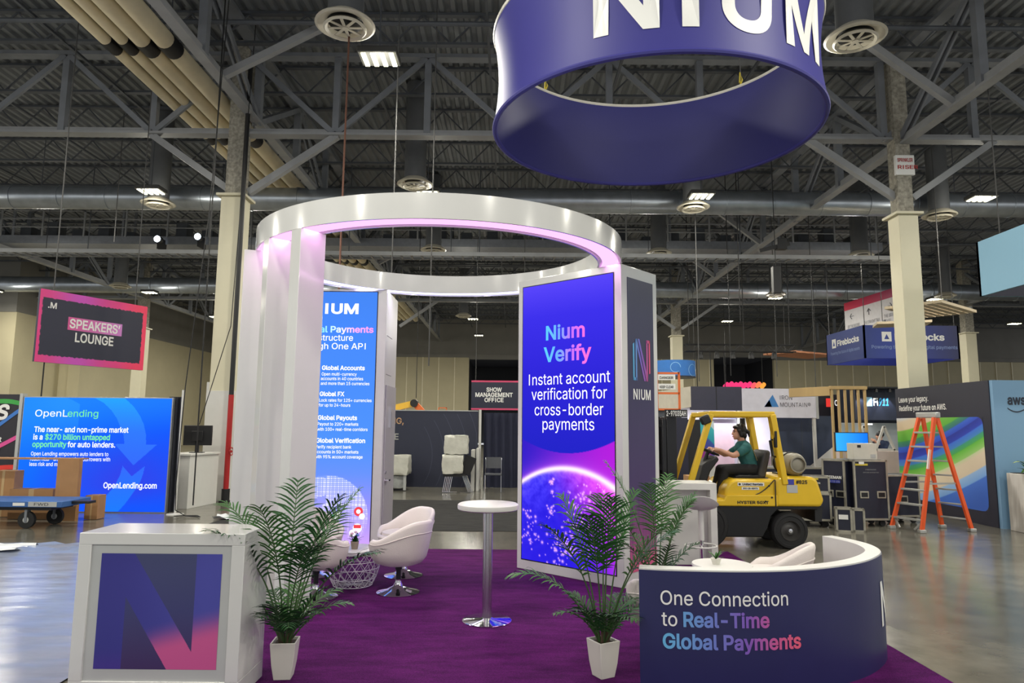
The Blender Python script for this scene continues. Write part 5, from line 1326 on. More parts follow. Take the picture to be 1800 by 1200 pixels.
sh = MB(); limb(sh, [(D(3.695, 0, 1.47), .135), (D(3.77, 0, 1.27), .124), (D(3.825, 0, 1.11), .13)]); limb(sh, [(D(3.70, -.15, 1.48), .075), (D(3.70, .15, 1.48), .075)])
for s in (-1, 1): limb(sh, [(D(3.70, s * .15, 1.475), .074), (D(3.58, s * .19, 1.405), .064)])
fuse(sh, 'teal_shirt', mat('teal_shirt_cloth', (38, 96, 96), .8, var=.12, scale=12, bump=.3, bscale=18), dv, .009, 4)
sp = MB(); r_ = random.Random(8)
MB().bar(D(3.835, 0, 1.45), D(3.895, 0, 1.28), .12, .008).build('back_print', mat('beige_shirt_print', (176, 168, 120), .8, var=.5, scale=40), dv)
tr = MB(); limb(tr, [(D(3.82, -.06, 1.12), .105), (D(3.82, .06, 1.12), .105)])
for s in (-1, 1): limb(tr, [(D(3.815, s * .09, 1.14), .096), (D(3.36, s * .13, 1.135), .074)]); limb(tr, [(D(3.36, s * .13, 1.135), .072), (D(3.265, s * .12, .80), .064)])
fuse(tr, 'black_trousers', mat('black_trouser_cloth', (24, 24, 27), .85, var=.1), dv, .009, 4)
for s in (-1, 1):
    k_ = MB(); limb(k_, [(D(3.29, s * .12, .75), .045), (D(3.13, s * .135, .725), .038)]); fuse(k_, 'shoe', BLACKPL, dv, .008, 3)
hr_ = MB(); hr_.ball(Pd(-.028, 0, .042), (.098, .092, .100), 18, 12); hr_.ball(Pd(.045, 0, .085), (.045, .070, .030), 12, 8); hr_.ball(Pd(-.038, 0, -.015), (.075, .090, .085), 14, 10)
for s in (-1, 1): hr_.tube([Pd(.02, s * .078, .04), Pd(-.01, s * .084, -.06)], [.03, .018], 8)
hr_.ball(Pd(-.085, 0, -.05), (.045, .06, .06), 12, 8)
limb(hr_, [(Pd(-.11, 0, .03), .03), (Pd(-.155, 0, .0), .026), (Pd(-.165, 0, -.075), .012)])
hair = fuse(hr_, 'hair', HAIR, dv, .007, 2)
MB().box(LX_(2.85), LX_(3.3), .1, 1.0, .63, .685).build('cab_floor', BLACKPL, fk)

# ------------------------------------------------------------------ step ladder
LOR = mat('orange_fibreglass', (226, 88, 36), .45, var=.06); ALU = mat('ladder_aluminium', (178, 178, 174), .38, .5, var=.06)
la = thing('step_ladder', 'tall orange step ladder in front of the coloured wall graphic', 'ladder', (7.5, 12.5, 0))
O_ = la.location
fa, fb, ra_, rb_ = Vector((6.93, 12.72, 0)), Vector((7.17, 12.20, 0)), Vector((7.95, 12.88, 0)), Vector((8.19, 12.42, 0))
ta, tb, tc_, td = Vector((7.47, 12.58, 2.0)), Vector((7.575, 12.30, 2.0)), Vector((7.60, 12.68, 2.0)), Vector((7.70, 12.42, 2.0))
for a, b in ((fa, ta), (fb, tb), (ra_, tc_), (rb_, td)):
    MB().bar(a - O_ + Vector((0, 0, .02)), b - O_, .085, .04, (0, 1, 0) if False else (fb - fa)).build('rail', LOR, la, bevel=.004)
    MB().box(a.x - O_.x - .055, a.x - O_.x + .055, a.y - O_.y - .05, a.y - O_.y + .05, 0, .06).build('foot', ALU, la, bevel=.01)
for i in range(7):
    t = .105 + i * .127
    MB().bar(fa.lerp(ta, t) - O_, fb.lerp(tb, t) - O_, .09, .032).build('step', ALU, la, bevel=.003)
    MB().bar(ra_.lerp(tc_, t) - O_, rb_.lerp(td, t) - O_, .05, .028).build('rear_rung', ALU, la, bevel=.003)
c_ = (ta + tb + tc_ + td) / 4 - O_
MB().bar((ta + tc_) / 2 - O_ + Vector((0, 0, .05)) + (ta - tb) * .2, (tb + td) / 2 - O_ + Vector((0, 0, .05)) + (tb - ta) * .2, .12, .10).build('top_cap', ALU, la, bevel=.015)
for a, b, c, d in ((fa, ta, ra_, tc_), (fb, tb, rb_, td)): MB().bar(a.lerp(b, .42) - O_, c.lerp(d, .42) - O_, .02, .03).build('spreader', ALU, la)
MB().bar(fa.lerp(ta, .10) - O_, fa.lerp(ta, 0.02) - O_ + (fb - fa) * .25, .03, .03).build('corner_brace', ALU, la); MB().bar(fb.lerp(tb, .10) - O_, fb.lerp(tb, .02) - O_ - (fb - fa) * .25, .03, .03).build('corner_brace', ALU, la)
lm_ = fb.lerp(tb, .55) - O_; MB().bar(lm_ + Vector((-.035, -.028, 0)), fb.lerp(tb, .72) - O_ + Vector((-.035, -.028, 0)), .012, .05).build('warning_label', LETTERWHITE, la)

# ------------------------------------------------------------------ road cases
CASE = mat('navy_case_laminate', (31, 34, 52), .5, var=.12, scale=5); EDGE = mat('worn_aluminium_edge', (170, 166, 152), .45, .5, var=.15, scale=10)
def road_case(lab, loc, rz, w, d, h, z0=.0, casters=True, handles=2, group='road cases', split=None, front=True):
    t = thing('road_case', lab, 'road case', loc, rz, group)
    b = .12 if casters else z0
    MB().box(.01, w - .01, .01, d - .01, b + .01, h - .01).build('case_body', CASE, t)
    e = MB(); k = .035
    for x in (0, w - k):
        for y in (0, d - k): e.box(x, x + k, y, y + k, b, h)
    for z in (b, h - k):
        for y in (0, d - k): e.box(0, w, y, y + k, z, z + k)
        for x in (0, w - k): e.box(x, x + k, 0, d, z, z + k)
    if split:
        for z in split: e.box(0, w, -.004, d + .004, z, z + .03)
    e.build('metal_edging', EDGE, t, smooth=0)
    for i in range(handles):
        x = w * (.28 if i == 0 else .78) if handles > 1 else w * .5
        zc = b + (h - b) * .42
        hd = MB().box(x - .085, x + .085, -.008, .012, zc - .065, zc + .065).build('handle_dish', EDGE, t, bevel=.006); MB().box(x - .06, x + .06, -.012, -.006, zc - .04, zc + .04).build('handle_bar', BLACKPL, hd)
    if casters:
        for x in (.1, w - .1):
            for y in (.1, d - .1): MB().tube([(x, y - .025, .055), (x, y + .025, .055)], .055, 14).build('caster', BLACKRB, t)
        MB().box(.05, w - .05, .05, d - .05, .10, .125).build('caster_board', BLACKPL, t)
    return t
rcA = road_case('tall navy road case, its wide front beside the orange ladder', (6.36, 12.86, 0), math.radians(4), .66, .55, 1.22)
letters('case_lettering', rcA, plane_map((0, -.002, 0), (1, 0, 0), (0, 0, 1), .002), [('FREEMAN', .33, 1.03, .02, dict(align='C', w=.2)), ('DESIGN & RIGGING', .33, .98, .018, dict(align='C', w=.3))], mat('faded_white_print', (150, 150, 150), .6))
MB().box(.03, .27, -.014, -.006, 1.115, 1.15).build('yellow_tape', mat('yellow_tape', (206, 186, 60), .5), rcA)
MB().box(.10, .2, -.016, -.01, 1.14, 1.185).build('paper_label', LETTERWHITE, rcA)
rcB = road_case('tall narrow navy road case lettered FREEMAN, turned beside the wide case', (5.93, 13.22, 0), math.radians(-50), .43, .25, 1.22, handles=2)
letters('case_lettering', rcB, plane_map((0, -.002, 0), (1, 0, 0), (0, 0, 1), .002), [('FREEMAN', .21, .86, .05, dict(align='C', w=.31, bold=.03)), ('1-888-508-5054', .21, .79, .035, dict(align='C', w=.26, bold=.01))], LETTERWHITE)
MB().box(.08, .34, -.004, .0, .78, .835).build('blue_stripe', mat('blue_case_print', (70, 80, 170), .5), rcB)
rcC = road_case('navy road case behind the ladder, right of the wide case', (7.22, 13.35, 0), math.radians(8), .70, .55, .92, handles=1)
rcD = road_case('long navy road case behind the forklift\'s gas bottle', (4.95, 14.2, 0), 0, 1.45, .6, 1.0, handles=0)
r1 = road_case('navy road case at the bottom of the small stack behind the forklift', (5.34, 12.80, 0), math.radians(-12), .52, .45, .62, handles=1, casters=True)
r2 = road_case('small road case with a yellow tape strip on top of the small stack', (5.35, 12.81, .62), math.radians(-12), .50, .43, .30, z0=0, casters=False, handles=1)
MB().box(.02, .3, -.012, -.004, .235, .27).build('yellow_tape', bpy.data.materials['yellow_tape'], r2)
r3 = road_case('small navy case with a white label standing on the floor before the stack', (5.70, 12.25, 0), math.radians(-18), .27, .2, .42, casters=False, handles=0); MB().box(.05, .2, -.006, 0, .22, .3).build('paper_label', LETTERWHITE, r3)
r4 = road_case('small silver edged case on the floor, right of the small labelled case', (6.00, 12.25, 0), math.radians(-18), .20, .2, .40, casters=False, handles=0)
wb = thing('white_carton', 'white carton standing on the tall road cases', 'box', (6.66, 13.1, 1.22), math.radians(3)); MB().box(-.23, .23, -.1, .12, 0, .30).build('carton', mat('white_carton_card', (205, 202, 190), .7), wb, bevel=.004); MB().box(-.15, -.08, -.104, -.1, .22, .27).build('black_mark', BLACKPL, wb)
MB().box(.1, .2, -.103, -.1, .03, .1).build('printed_label', PALEGREY, wb)
tv = thing('display_screen', 'flat screen showing plain blue behind the white carton', 'screen', (6.58, 14.0, 0))
MB().box(0, .68, 0, .05, 1.33, 1.72).build('bezel', BLACKPL, tv, bevel=.005); MB().box(.015, .665, -.004, 0, 1.345, 1.705).build('screen_glass', ramp_mat('blue_screen', [(0, (60, 180, 255)), (1, (24, 120, 245))], .95), tv)
MB().box(.30, .38, .05, .09, .05, 1.5).build('stand_post', BLACKPL, tv); MB().box(.05, .63, -.1, .3, 0, .04).build('stand_foot', BLACKPL, tv)

# ------------------------------------------------------------------ right hand booth: dark graphic wall, pale blue wall, planter
MATP = bpy.data.materials['matte_print_picture']
aw = thing('graphic_wall', 'navy wall with a rounded blue, green and beige striped graphic behind the ladder', 'display wall', (8.98, 16.0, 0), math.radians(-90))
AWL, AWH = 3.14, 2.72
MB().box(0, AWL, 0, .12, 0, AWH).build('wall_panel', mat('ink_navy_wall', (30, 31, 46), .5, var=.03), aw)
def aws_pic(u, v):
    s = v + .47 * u ** 1.35 - .03 * np.sin(3 * u)
    c = stops(s, [(-.1, (170, 200, 235)), (.02, (205, 205, 205)), (.06, (214, 196, 168)), (.16, (212, 192, 158)), (.175, (120, 184, 66)), (.30, (92, 170, 60)), (.31, (60, 140, 92)), (.37, (48, 110, 120)), (.38, (50, 96, 200)), (.44, (38, 74, 190)), (.45, (24, 44, 150)), (.53, (34, 60, 176)), (.54, (52, 108, 210)), (.61, (60, 130, 190)),
                  (.62, (56, 150, 120)), (.67, (66, 160, 84)), (.68, (96, 180, 56)), (.78, (150, 200, 110)), (.785, (196, 206, 160)), (.83, (216, 200, 172)), (.97, (214, 196, 170)), (.98, (150, 184, 224)), (1.08, (120, 166, 224)), (1.09, (64, 112, 206)), (1.3, (50, 96, 190))])
    a = 2.88 / 1.78; X, Y = u * a, v; r = .09
    dx = np.maximum(np.abs(X - a / 2) - (a / 2 - r), 0); dy = np.maximum(np.abs(Y - .5) - (.5 - r), 0)
    return np.where((np.hypot(dx, dy) < r)[:, None] | (u < .05)[:, None], c, np.array((30, 31, 46)))
picture('striped_graphic', aw, (.0, -.004, .26), (1, 0, 0), (0, 0, 1), 2.92, 1.78, 320, 180, aws_pic, MATP)
letters('white_lettering', aw, plane_map((0, -.006, 0), (1, 0, 0), (0, 0, 1), 0.0), [('Leave your legacy.', .14, 2.40, .115, dict(w=1.12, bold=.012)), ('Redefine your future on AWS.', .14, 2.205, .115, dict(w=1.72, bold=.012))], LETTERWHITE)
pb = thing('graphic_wall', 'pale blue wall lettered aws with a smile arrow at the right edge', 'display wall', (9.0, 12.78, 0))
MB().box(0, 5.2, 0, .12, 0, 2.72).build('wall_panel', ramp_mat('pale_blue_gradient', [(0, (120, 158, 190)), (.5, (130, 170, 196)), (1, (140, 180, 205))], 0, 0, .6), pb)
pm = plane_map((0, -.004, 0), (1, 0, 0), (0, 0, 1), 0.0)
INK = mat('ink_lettering', (36, 44, 58), .5)
letters('dark_lettering', pb, pm, [('aws', .26, 2.27, .165, dict(w=.34, bold=.03)), ('FOR FINANCIAL', .72, 2.33, .082, dict(bold=.0)), ('SERVICES', .72, 2.18, .082, dict(bold=.0))], INK)
sm2 = MB(); P_ = [(.25 + .36 * i / 12, 2.20 - .07 * math.sin(math.pi * (i / 12) ** .9)) for i in range(13)]
for p, q_ in zip(P_, P_[1:]): sm2.add([pm(p[0], p[1] - .012), pm(q_[0], q_[1] - .012), pm(q_[0], q_[1] + .012), pm(p[0], p[1] + .012)], [(0, 1, 2, 3)])
sm2.add([pm(.56, 2.235), pm(.63, 2.235), pm(.625, 2.16), pm(.605, 2.215)], [(0, 1, 2, 3)]); sm2.build('smile_arrow', INK, pb, smooth=0, fix=False)
pt_ = thing('planter_box', 'tall whitewashed wooden planter at the right edge', 'planter', (9.02, 12.02, 0))
m, nt, out = nodes_of('whitewashed_wood')
b_ = nt.nodes.new('ShaderNodeBsdfPrincipled'); b_.inputs['Roughness'].default_value = .7; tc1 = nt.nodes.new('ShaderNodeTexCoord'); wv = nt.nodes.new('ShaderNodeTexWave'); wv.bands_direction = 'X'; wv.inputs['Scale'].default_value = 2.6; wv.inputs['Distortion'].default_value = 6; wv.inputs['Detail'].default_value = 3; wv.inputs['Detail Scale'].default_value = 1.2
mp_ = nt.nodes.new('ShaderNodeMapping'); mp_.inputs['Scale'].default_value = (1, 1, .18); cr_ = nt.nodes.new('ShaderNodeValToRGB'); cr_.color_ramp.elements[0].color = (*lin((158, 154, 146)), 1); cr_.color_ramp.elements[1].color = (*lin((206, 203, 196)), 1); cr_.color_ramp.elements[1].position = .45
nt.links.new(tc1.outputs['Object'], mp_.inputs[0]); nt.links.new(mp_.outputs[0], wv.inputs[0]); nt.links.new(wv.outputs[0], cr_.inputs[0]); nt.links.new(cr_.outputs[0], b_.inputs['Base Color']); nt.links.new(b_.outputs[0], out.inputs[0])
MB().box(0, 2.6, 0, .6, 0, 1.02).build('box', m, pt_, bevel=.006); MB().box(.04, 2.56, .04, .56, 1.02, 1.03).build('soil', mat('dark_soil', (44, 38, 32), .95), pt_)
LEAFY = [mat('lily_leaf_green', (70, 112, 40), .5, var=.25, scale=8), mat('lily_leaf_yellow', (176, 190, 70), .5, var=.15)]
def blade(m, base, az, tilt, ln, wd, droop, mi=0):
    n = 6; pts = []; p = Vector(base); a = tilt
    h = Vector((math.cos(az), math.sin(az), 0)); s = Vector((-math.sin(az), math.cos(az), 0))
    vs = []
    for i in range(n + 1):
        t = i / n; w_2 = wd * math.sin(math.pi * min(1, .12 + .88 * t)) ** .7 * (1 - .2 * t)
        vs += [p - s * w_2, p + Vector((0, 0, -.12 * wd)), p + s * w_2]
        p = p + (h * math.sin(a) + Vector((0, 0, math.cos(a)))) * ln / n; a += droop / n
    fs = []
    for i in range(n): fs += [(3 * i, 3 * i + 1, 3 * i + 4, 3 * i + 3), (3 * i + 1, 3 * i + 2, 3 * i + 5, 3 * i + 4)]
    m.add(vs, fs, mi)
for i, (x, lab) in enumerate(((.28, 'leafy green plant at the left end of the planter'), (.66, 'leafy green plant with yellow buds, second in the planter'), (1.04, 'leafy plant in the planter at the frame edge'))):
    t = thing('leafy_plant', lab, 'plant', (9.02 + x, 12.32, 1.03), 0, 'leafy plants in the planter'); rr = random.Random(20 + i)
    m_ = MB()
    for k in range(30): blade(m_, (rr.uniform(-.14, .14), rr.uniform(-.15, .15), 0), rr.uniform(0, 6.28), rr.uniform(.1, 1.0), rr.uniform(.18, .36), rr.uniform(.022, .04), rr.uniform(.4, 1.3), 1 if rr.random() < .12 else 0)
    if i == 0: blade(m_, (-.1, -.1, .12), 3.3, .9, .42, .035, 1.2, 1)
    m_.build('leaves', LEAFY, t, smooth=80, fix=False)
    bm2 = MB()
    for k in range(2): bm2.lathe([(0, 0), (.035, .03), (.045, .09), (.02, .16), (0, .17)], 10, (rr.uniform(-.1, .1), rr.uniform(-.1, .1), .17 + .05 * k))
    bm2.build('bud', LEAFY[1], t)
hb = thing('hanging_box_sign', 'pale blue hollow box sign hung at the upper right edge', 'hanging sign', (9.78, 14.05, 4.56))
PBL = ramp_mat('pale_blue_sign', [(0, (128, 172, 196)), (1, (120, 164, 190))], 0, 1, .6)
q4 = MB().box(0, .06, -4.5, 0, 0, 1.15, 0); q4.box(0, 4.5, -.06, 0, 0, 1.15, 0); q4.box(4.44, 4.5, -4.5, 0, 0, 1.15, 0); q4.box(0, 4.5, -4.5, -4.44, 0, 1.15, 0); q4.build('sign_skin', PBL, hb, smooth=0)
i4 = MB().box(.06, .08, -4.44, -.06, 0, 1.15); i4.box(.06, 4.44, -.08, -.06, 0, 1.15); i4.box(4.42, 4.44, -4.44, -.06, 0, 1.15); i4.box(.06, 4.44, -4.44, -4.42, 0, 1.15); i4.build('dark_lining', DARKNAVY, hb, smooth=0)
for x, y in ((.3, -.3), (.3, -4.2), (4.2, -.3), (4.2, -4.2)): MB().tube([(x, y, 0.55), (x, y, DECK_Z - 4.58)], .012, 6).build('suspension_cable', GREYCABLE, hb)
MB().bar((.03, -.3, 1.12), (4.47, -.3, 1.12), .05, .05).build('cross_rail', ALU, hb); MB().bar((.03, -4.2, 1.12), (4.47, -4.2, 1.12), .05, .05).build('cross_rail', ALU, hb)
for x, y in ((.3, -.3), (.3, -4.2), (4.2, -.3), (4.2, -4.2)): pass

# ------------------------------------------------------------------ booths behind the forklift
ib = thing('booth_header', 'grey and white booth header lettered IRON MOUNTAIN with a blue peak', 'booth', (4.72, 18.0, 0))
HM = mat('charcoal_header', (58, 58, 76), .5)
MB().box(0, 1.34, 0, .12, 2.24, 2.86).build('grey_header', HM, ib); MB().box(.66, .68, -.004, .13, 2.24, 2.86).build('header_joint', BLACKPL, ib)
MB().box(1.34, 3.28, 0, .12, 2.06, 2.82).build('white_header', mat('header_white', (216, 214, 226), .5), ib)
MB().box(3.28, 3.34, -.02, .1, 2.04, 2.84).build('header_end', PALEGREY, ib)
sd_ = MB(); sd_.add([(-.62, 1.6, 2.2), (0, 0, 2.32), (0, 0, 2.86), (-.62, 1.6, 2.78), (-.60, 1.65, 2.2), (.05, .05, 2.32), (.05, .05, 2.86), (-.6, 1.65, 2.78)], [(0, 1, 2, 3), (4, 7, 6, 5), (0, 4, 5, 1), (3, 2, 6, 7), (0, 3, 7, 4), (1, 5, 6, 2)]); sd_.build('side_header', mat('header_cream', (206, 200, 184), .5), ib)
hm2 = plane_map((0, -.005, 0), (1, 0, 0), (0, 0, 1), 0.0)
MB().add([hm2(1.92, 2.34), hm2(2.30, 2.34), hm2(2.15, 2.66)], [(0, 1, 2)]).build('blue_peak', mat('peak_blue', (66, 130, 196), .5), ib, smooth=0, fix=False)
MB().add([hm2(1.92, 2.341), hm2(2.12, 2.341), hm2(2.06, 2.52)], [(0, 1, 2)]).build('dark_peak', mat('peak_dark_blue', (44, 100, 170), .5), ib, smooth=0, fix=False)
letters('grey_lettering', ib, hm2, [('IRON', 2.34, 2.53, .11, dict(w=.32)), ('MOUNTAIN\u00ae', 2.34, 2.345, .11, dict(w=.80))], mat('header_grey_ink', (84, 80, 90), .5))
for x in (.02, 1.36, 3.2): MB().box(x, x + .07, 0.02, .10, 0, 2.06).build('header_post', SATIN, ib)
MB().box(2.30, 3.9, .35, .45, 0, 2.12).build('navy_back_panel', mat('slate_navy_panel', (50, 60, 82), .5, var=.03), ib)
MB().box(3.02, 3.03, .345, .352, 0, 2.12).build('panel_joint', DARKSTEEL, ib)
MB().add([(3.1, .343, .02), (3.9, .343, .02), (3.9, .343, 1.36), (3.1, .343, .72)], [(0, 1, 2, 3)]).build('white_wedge', SATIN, ib, smooth=0, fix=False)
bwall = thing('booth_wall', 'pale lilac and white booth back wall seen through the forklift cage', 'booth', (4.6, 20.2, 0))
MB().box(0, 3.0, 0, .1, 0, 2.45).build('wall_panel', mat('lilac_white_wall', (226, 222, 236), .5, var=.02), bwall)
MB().box(1.05, 1.85, -.25, -.2, .2, 1.9).build('mauve_panel', mat('mauve_panel', (186, 160, 172), .5), bwall); MB().box(1.95, 2.02, -.3, -.2, 0, 2.3).build('door_edge', PALEGREY, bwall)
for z in (2.05, 2.2): MB().box(1.0, 1.95, -.27, -.2, z, z + .06).build('dark_shelf', mat('slate_shelf', (96, 96, 130), .5) if z < 2.1 else bpy.data.materials['slate_shelf'], bwall)
MB().box(2.0, 2.7, -.8, -.3, 0, 1.0).build('pink_unit', mat('pale_pink_unit', (226, 200, 204), .5), bwall)
for y in (-.9,):
    l_ = bpy.data.lights.new('booth_fill_lamp', 'AREA'); l_.size = 2.4; l_.size_y = .15; l_.shape = 'RECTANGLE'; l_.energy = 62; l_.color = (.96, .96, 1.0); lo = bpy.data.objects.new('booth_fill_lamp', l_); COL.objects.link(lo); lo.parent = bwall; lo.location = (1.6, y, 2.36)  # unseen strip lamp, added to brighten the lilac back wall
MB().box(.4, 2.8, -.98, -.82, 2.38, 2.45).build('fill_lamp_case', PALEGREY, bwall); MB().box(.4, 2.8, -1.0, 0, 2.45, 2.49).build('fill_lamp_canopy', SATIN, bwall)
cw_ = thing('booth_wall', 'small wall with teal and purple swirls left of the forklift cage', 'booth', (4.35, 17.2, 0))
MB().box(0, .72, 0, .08, 0, 1.95).build('wall_panel', SATIN, cw_)
picture('swirl_print', cw_, (0, -.004, 0.9), (1, 0, 0), (0, 0, 1), .72, 1.05, 70, 100, lambda u, v: stops(v * .9 + .35 * np.sin(2.2 * u + .6), [(0, (214, 226, 230)), (.30, (206, 226, 230)), (.32, (70, 190, 196)), (.62, (40, 160, 180)), (.64, (60, 90, 170)), (.9, (70, 60, 160)), (.92, (140, 50, 150)), (1.2, (170, 60, 140))]), MATP)
tb_ = thing('crate_stack', 'low pile of brown crates behind the forklift mast', 'crates', (3.45, 13.6, 0))
for i, (x, z, w2, h2) in enumerate(((0, 0, .5, .5), (.03, .5, .42, .35), (.55, 0, .35, .7))): MB().box(x, x + w2, 0, .4, z, z + h2 - .005).build('crate', CARDBOARD, tb_, bevel=.005)
gs = thing('booth_wall', 'dark panel with white switches behind the forklift mast', 'booth', (3.35, 15.0, 0))
MB().box(-.15, .5, 0, .1, 0, 2.0).build('wall_panel', DARKNAVY, gs); MB().box(.50, .78, 0.02, .08, 0, 1.96).build('black_side', BLACKPL, gs); MB().box(-.02, .05, -.01, 0, .9, 1.02).build('wall_plate', LETTERWHITE, gs)
oj = thing('lift_sign', 'orange framed lift platform with white warning signs beside the tower', 'lift', (3.62, 17.0, 0))
g = MB()
for x in (0, .55): g.box(x - .025, x + .025, -.025, .025, 2.2, 3.15)
for z in (2.2, 2.6, 3.1): g.box(0, .55, -.025, .025, z, z + .05)
g.build('orange_rail', OR, oj); MB().box(-.05, .6, .03, .6, .12, 2.2).build('lift_stack', DARKSTEEL, oj); MB().box(-.2, .75, -.1, .7, 0, .3).build('base', OR, oj)
for z in (2.72, 2.95): MB().box(.02, .45, -.04, -.028, z, z + .14).build('warning_sign', LETTERWHITE, oj)
letters('warning_lettering', oj, plane_map((0, -.042, 0), (1, 0, 0), (0, 0, 1), .002), [('DANGER', .06, 2.98, .06, dict(w=.34, bold=.02)), ('KEEP CLEAR', .06, 2.75, .06, dict(w=.34, bold=.02))], BLACKPL)

# slatted wooden pergola
OAK = mat('pale_oak_slats', (190, 160, 108), .6, var=.1, scale=4, stretch=(1, 1, .15))
pg = thing('slat_pergola', 'pale wooden slat pergola behind the road cases', 'pergola', (7.62, 16.3, 0))
for i in range(6): MB().box(i * .158, i * .158 + .05, .0, .06, 0, 2.72).build('slat', OAK, pg, bevel=.004)
MB().box(-.02, .86, -.02, .08, 2.72, 2.80).build('top_beam', OAK, pg, bevel=.004); MB().bar((.02, .05, 2.68), (-.55, 1.05, 2.68), .10, .22).build('side_beam', OAK, pg, bevel=.004)
pass
rb2 = thing('booth_wall', 'dark booth wall with a red logo sign behind the slat pergola', 'booth', (8.6, 19.5, 0))
MB().box(-.05, 1.75, 0, .1, 0, 2.75).build('wall_panel', mat('dark_booth_wall', (34, 30, 40), .5), rb2); MB().box(.36, .54, -.02, 0, 2.40, 2.64).build('red_logo', emit('red_sign', (226, 60, 54), .9), rb2)
letters('white_lettering', rb2, plane_map((0, -.006, 0), (1, 0, 0), (0, 0, 1), 0.0), [('Comersel', .60, 2.44, .15, dict(w=.62, bold=.02))], emit('sign_white_light', (245, 245, 245), .8))
for x in (.3, 1.0, 1.5): MB().lathe([(.05, 0), (.08, -.12), (.07, -.12), (0, -.04)], 12, (x, -.15, 1.62), cap=False).build('pendant', LETTERWHITE, rb2); 
MB().box(0, 1.0, -.2, 0, 0, .98).build('booth_shelf', SATIN, rb2)

# booth with the blue square logo, a man at work, white triangle frames
fb2 = thing('booth_wall', 'dark booth lettered Fi911 with small spotlights along its top', 'booth', (9.05, 18.0, 0))
MB().box(0, 2.4, .9, 1.0, 0, 2.86).build('wall_panel', mat('dark_blue_booth', (26, 32, 50), .5), fb2); MB().box(0, 2.4, 0, .08, 2.02, 2.84).build('header', bpy.data.materials['dark_blue_booth'], fb2)
MB().box(-.12, 2.4, -.25, .1, 2.84, 2.88).build('roof_lip', BLACKPL, fb2)
fmp = plane_map((0, -.004, 0), (1, 0, 0), (0, 0, 1), 0.0)
letters('blue_lettering', fb2, fmp, [('911', .60, 2.40, .19, dict(w=.26, shear=.1, bold=.02))], mat('sky_blue_print', (60, 160, 226), .5)); letters('white_lettering', fb2, fmp, [('Fi', .465, 2.40, .19, dict(w=.12, bold=.02))], LETTERWHITE)
MB().box(.25, .43, -.006, 0, 2.38, 2.62).build('square_logo', mat('pale_blue_square', (150, 200, 230), .5), fb2)
for x in (.12, .45, .8): 
    MB().lathe([(.03, .1), (.05, 0), (.045, 0), (0, .04)], 12, (x, -.2, 2.74)).build('spotlight', BLACKPL, fb2)
    l_ = bpy.data.lights.new('booth_spot', 'SPOT'); l_.energy = 20; l_.spot_size = 1.1; l_.color = (.9, .95, 1.0); l_.shadow_soft_size = .03; lo = bpy.data.objects.new('booth_spot', l_); COL.objects.link(lo); lo.parent = fb2; lo.location = (x, -.2, 2.70); lo.rotation_euler = (math.radians(25), 0, 0)
MB().box(.0, 2.4, .84, .9, .9, 1.95).build('lit_back_panel', mat('pale_back_panel', (196, 204, 206), .5), fb2)
MB().lathe([(0, 0), (.09, 0), (.09, .03), (0, .03)], 14, (.62, .6, 1.9)).build('round_lamp', emit('booth_round_lamp', (255, 255, 250), 6), fb2)
MB().box(0.02, .45, .62, .66, .95, 1.6).build('teal_panel', mat('teal_panel', (52, 130, 150), .5), fb2)
for i, x in enumerate((-.62, -.12)):
    tr_ = thing('triangle_frame', ('white triangle frame, left of the pair in the dark booth', 'white triangle frame, right of the pair in the dark booth')[i], 'display frame', ((8.86, 9.32)[i], 17.3 - .1 * i, 1.26), 0, 'white triangle frames')
    f3 = MB(); f3.bar((-.24, 0, 0), (0, 0, .60), .05, .05, (0, 1, 0)); f3.bar((0, 0, .60), (.24, 0, 0), .05, .05, (0, 1, 0)); f3.bar((-.24, 0, .02), (.24, 0, .02), .05, .05, (0, 1, 0)); f3.build('frame', SATIN, tr_)
ctn = thing('booth_counter', 'pale counter carrying the white triangle frames', 'counter', (8.15, 17.0, 0)); MB().box(0, 1.6, 0, .6, 0, 1.25).build('counter_body', mat('pale_counter', (206, 192, 188), .5), ctn, bevel=.005)
mn = thing('person', 'worker in dark blue reaching up beside a small orange ladder in the dark booth', 'person', (9.82, 18.35, 0))
bm3 = MB(); Pm = head(bm3, (0, 0, 1.60), (-.7, .7, .1)); limb(bm3, [((0, 0, 1.52), .055), ((.02, 0, 1.44), .06)]); limb(bm3, [((.02, 0, 1.36), .13), ((.02, 0, 1.12), .12), ((.02, 0, .94), .13)])
for s in (-1, 1):
    limb(bm3, [((.02 + s * .15, 0, 1.40), .055), ((-.10 + s * .18, -.10, 1.30), .045), ((-.26 + s * .12, -.06, 1.44), .034)]); hand(bm3, (-.26 + s * .12, -.06, 1.44), (-.8, .1, .6), (0, 1, 0), .6, s)
    limb(bm3, [((.02 + s * .09, 0, .92), .09), ((.03 + s * .11, -.02, .50), .06), ((.03 + s * .11, 0, .09), .042)]); limb(bm3, [((.03 + s * .11, 0, .05), .04), ((-.09 + s * .11, -.06, .035), .032)])
fuse(bm3, 'body', SKIN, mn, .009, 3); face(Pm, mn)
s3 = MB(); limb(s3, [((.02, 0, 1.37), .142), ((.02, 0, 1.12), .135), ((.02, 0, .92), .142)]); limb(s3, [((-.13, 0, 1.41), .07), ((.17, 0, 1.41), .07)])
for s in (-1, 1): limb(s3, [((.02 + s * .15, 0, 1.40), .066), ((-.10 + s * .18, -.10, 1.30), .056)])
fuse(s3, 'dark_shirt', mat('dark_blue_work_shirt', (34, 46, 74), .85), mn, .011, 4)
t3 = MB()
for s in (-1, 1): limb(t3, [((.02 + s * .08, 0, .93), .11), ((.03 + s * .11, -.02, .50), .078), ((.03 + s * .11, 0, .12), .062)])
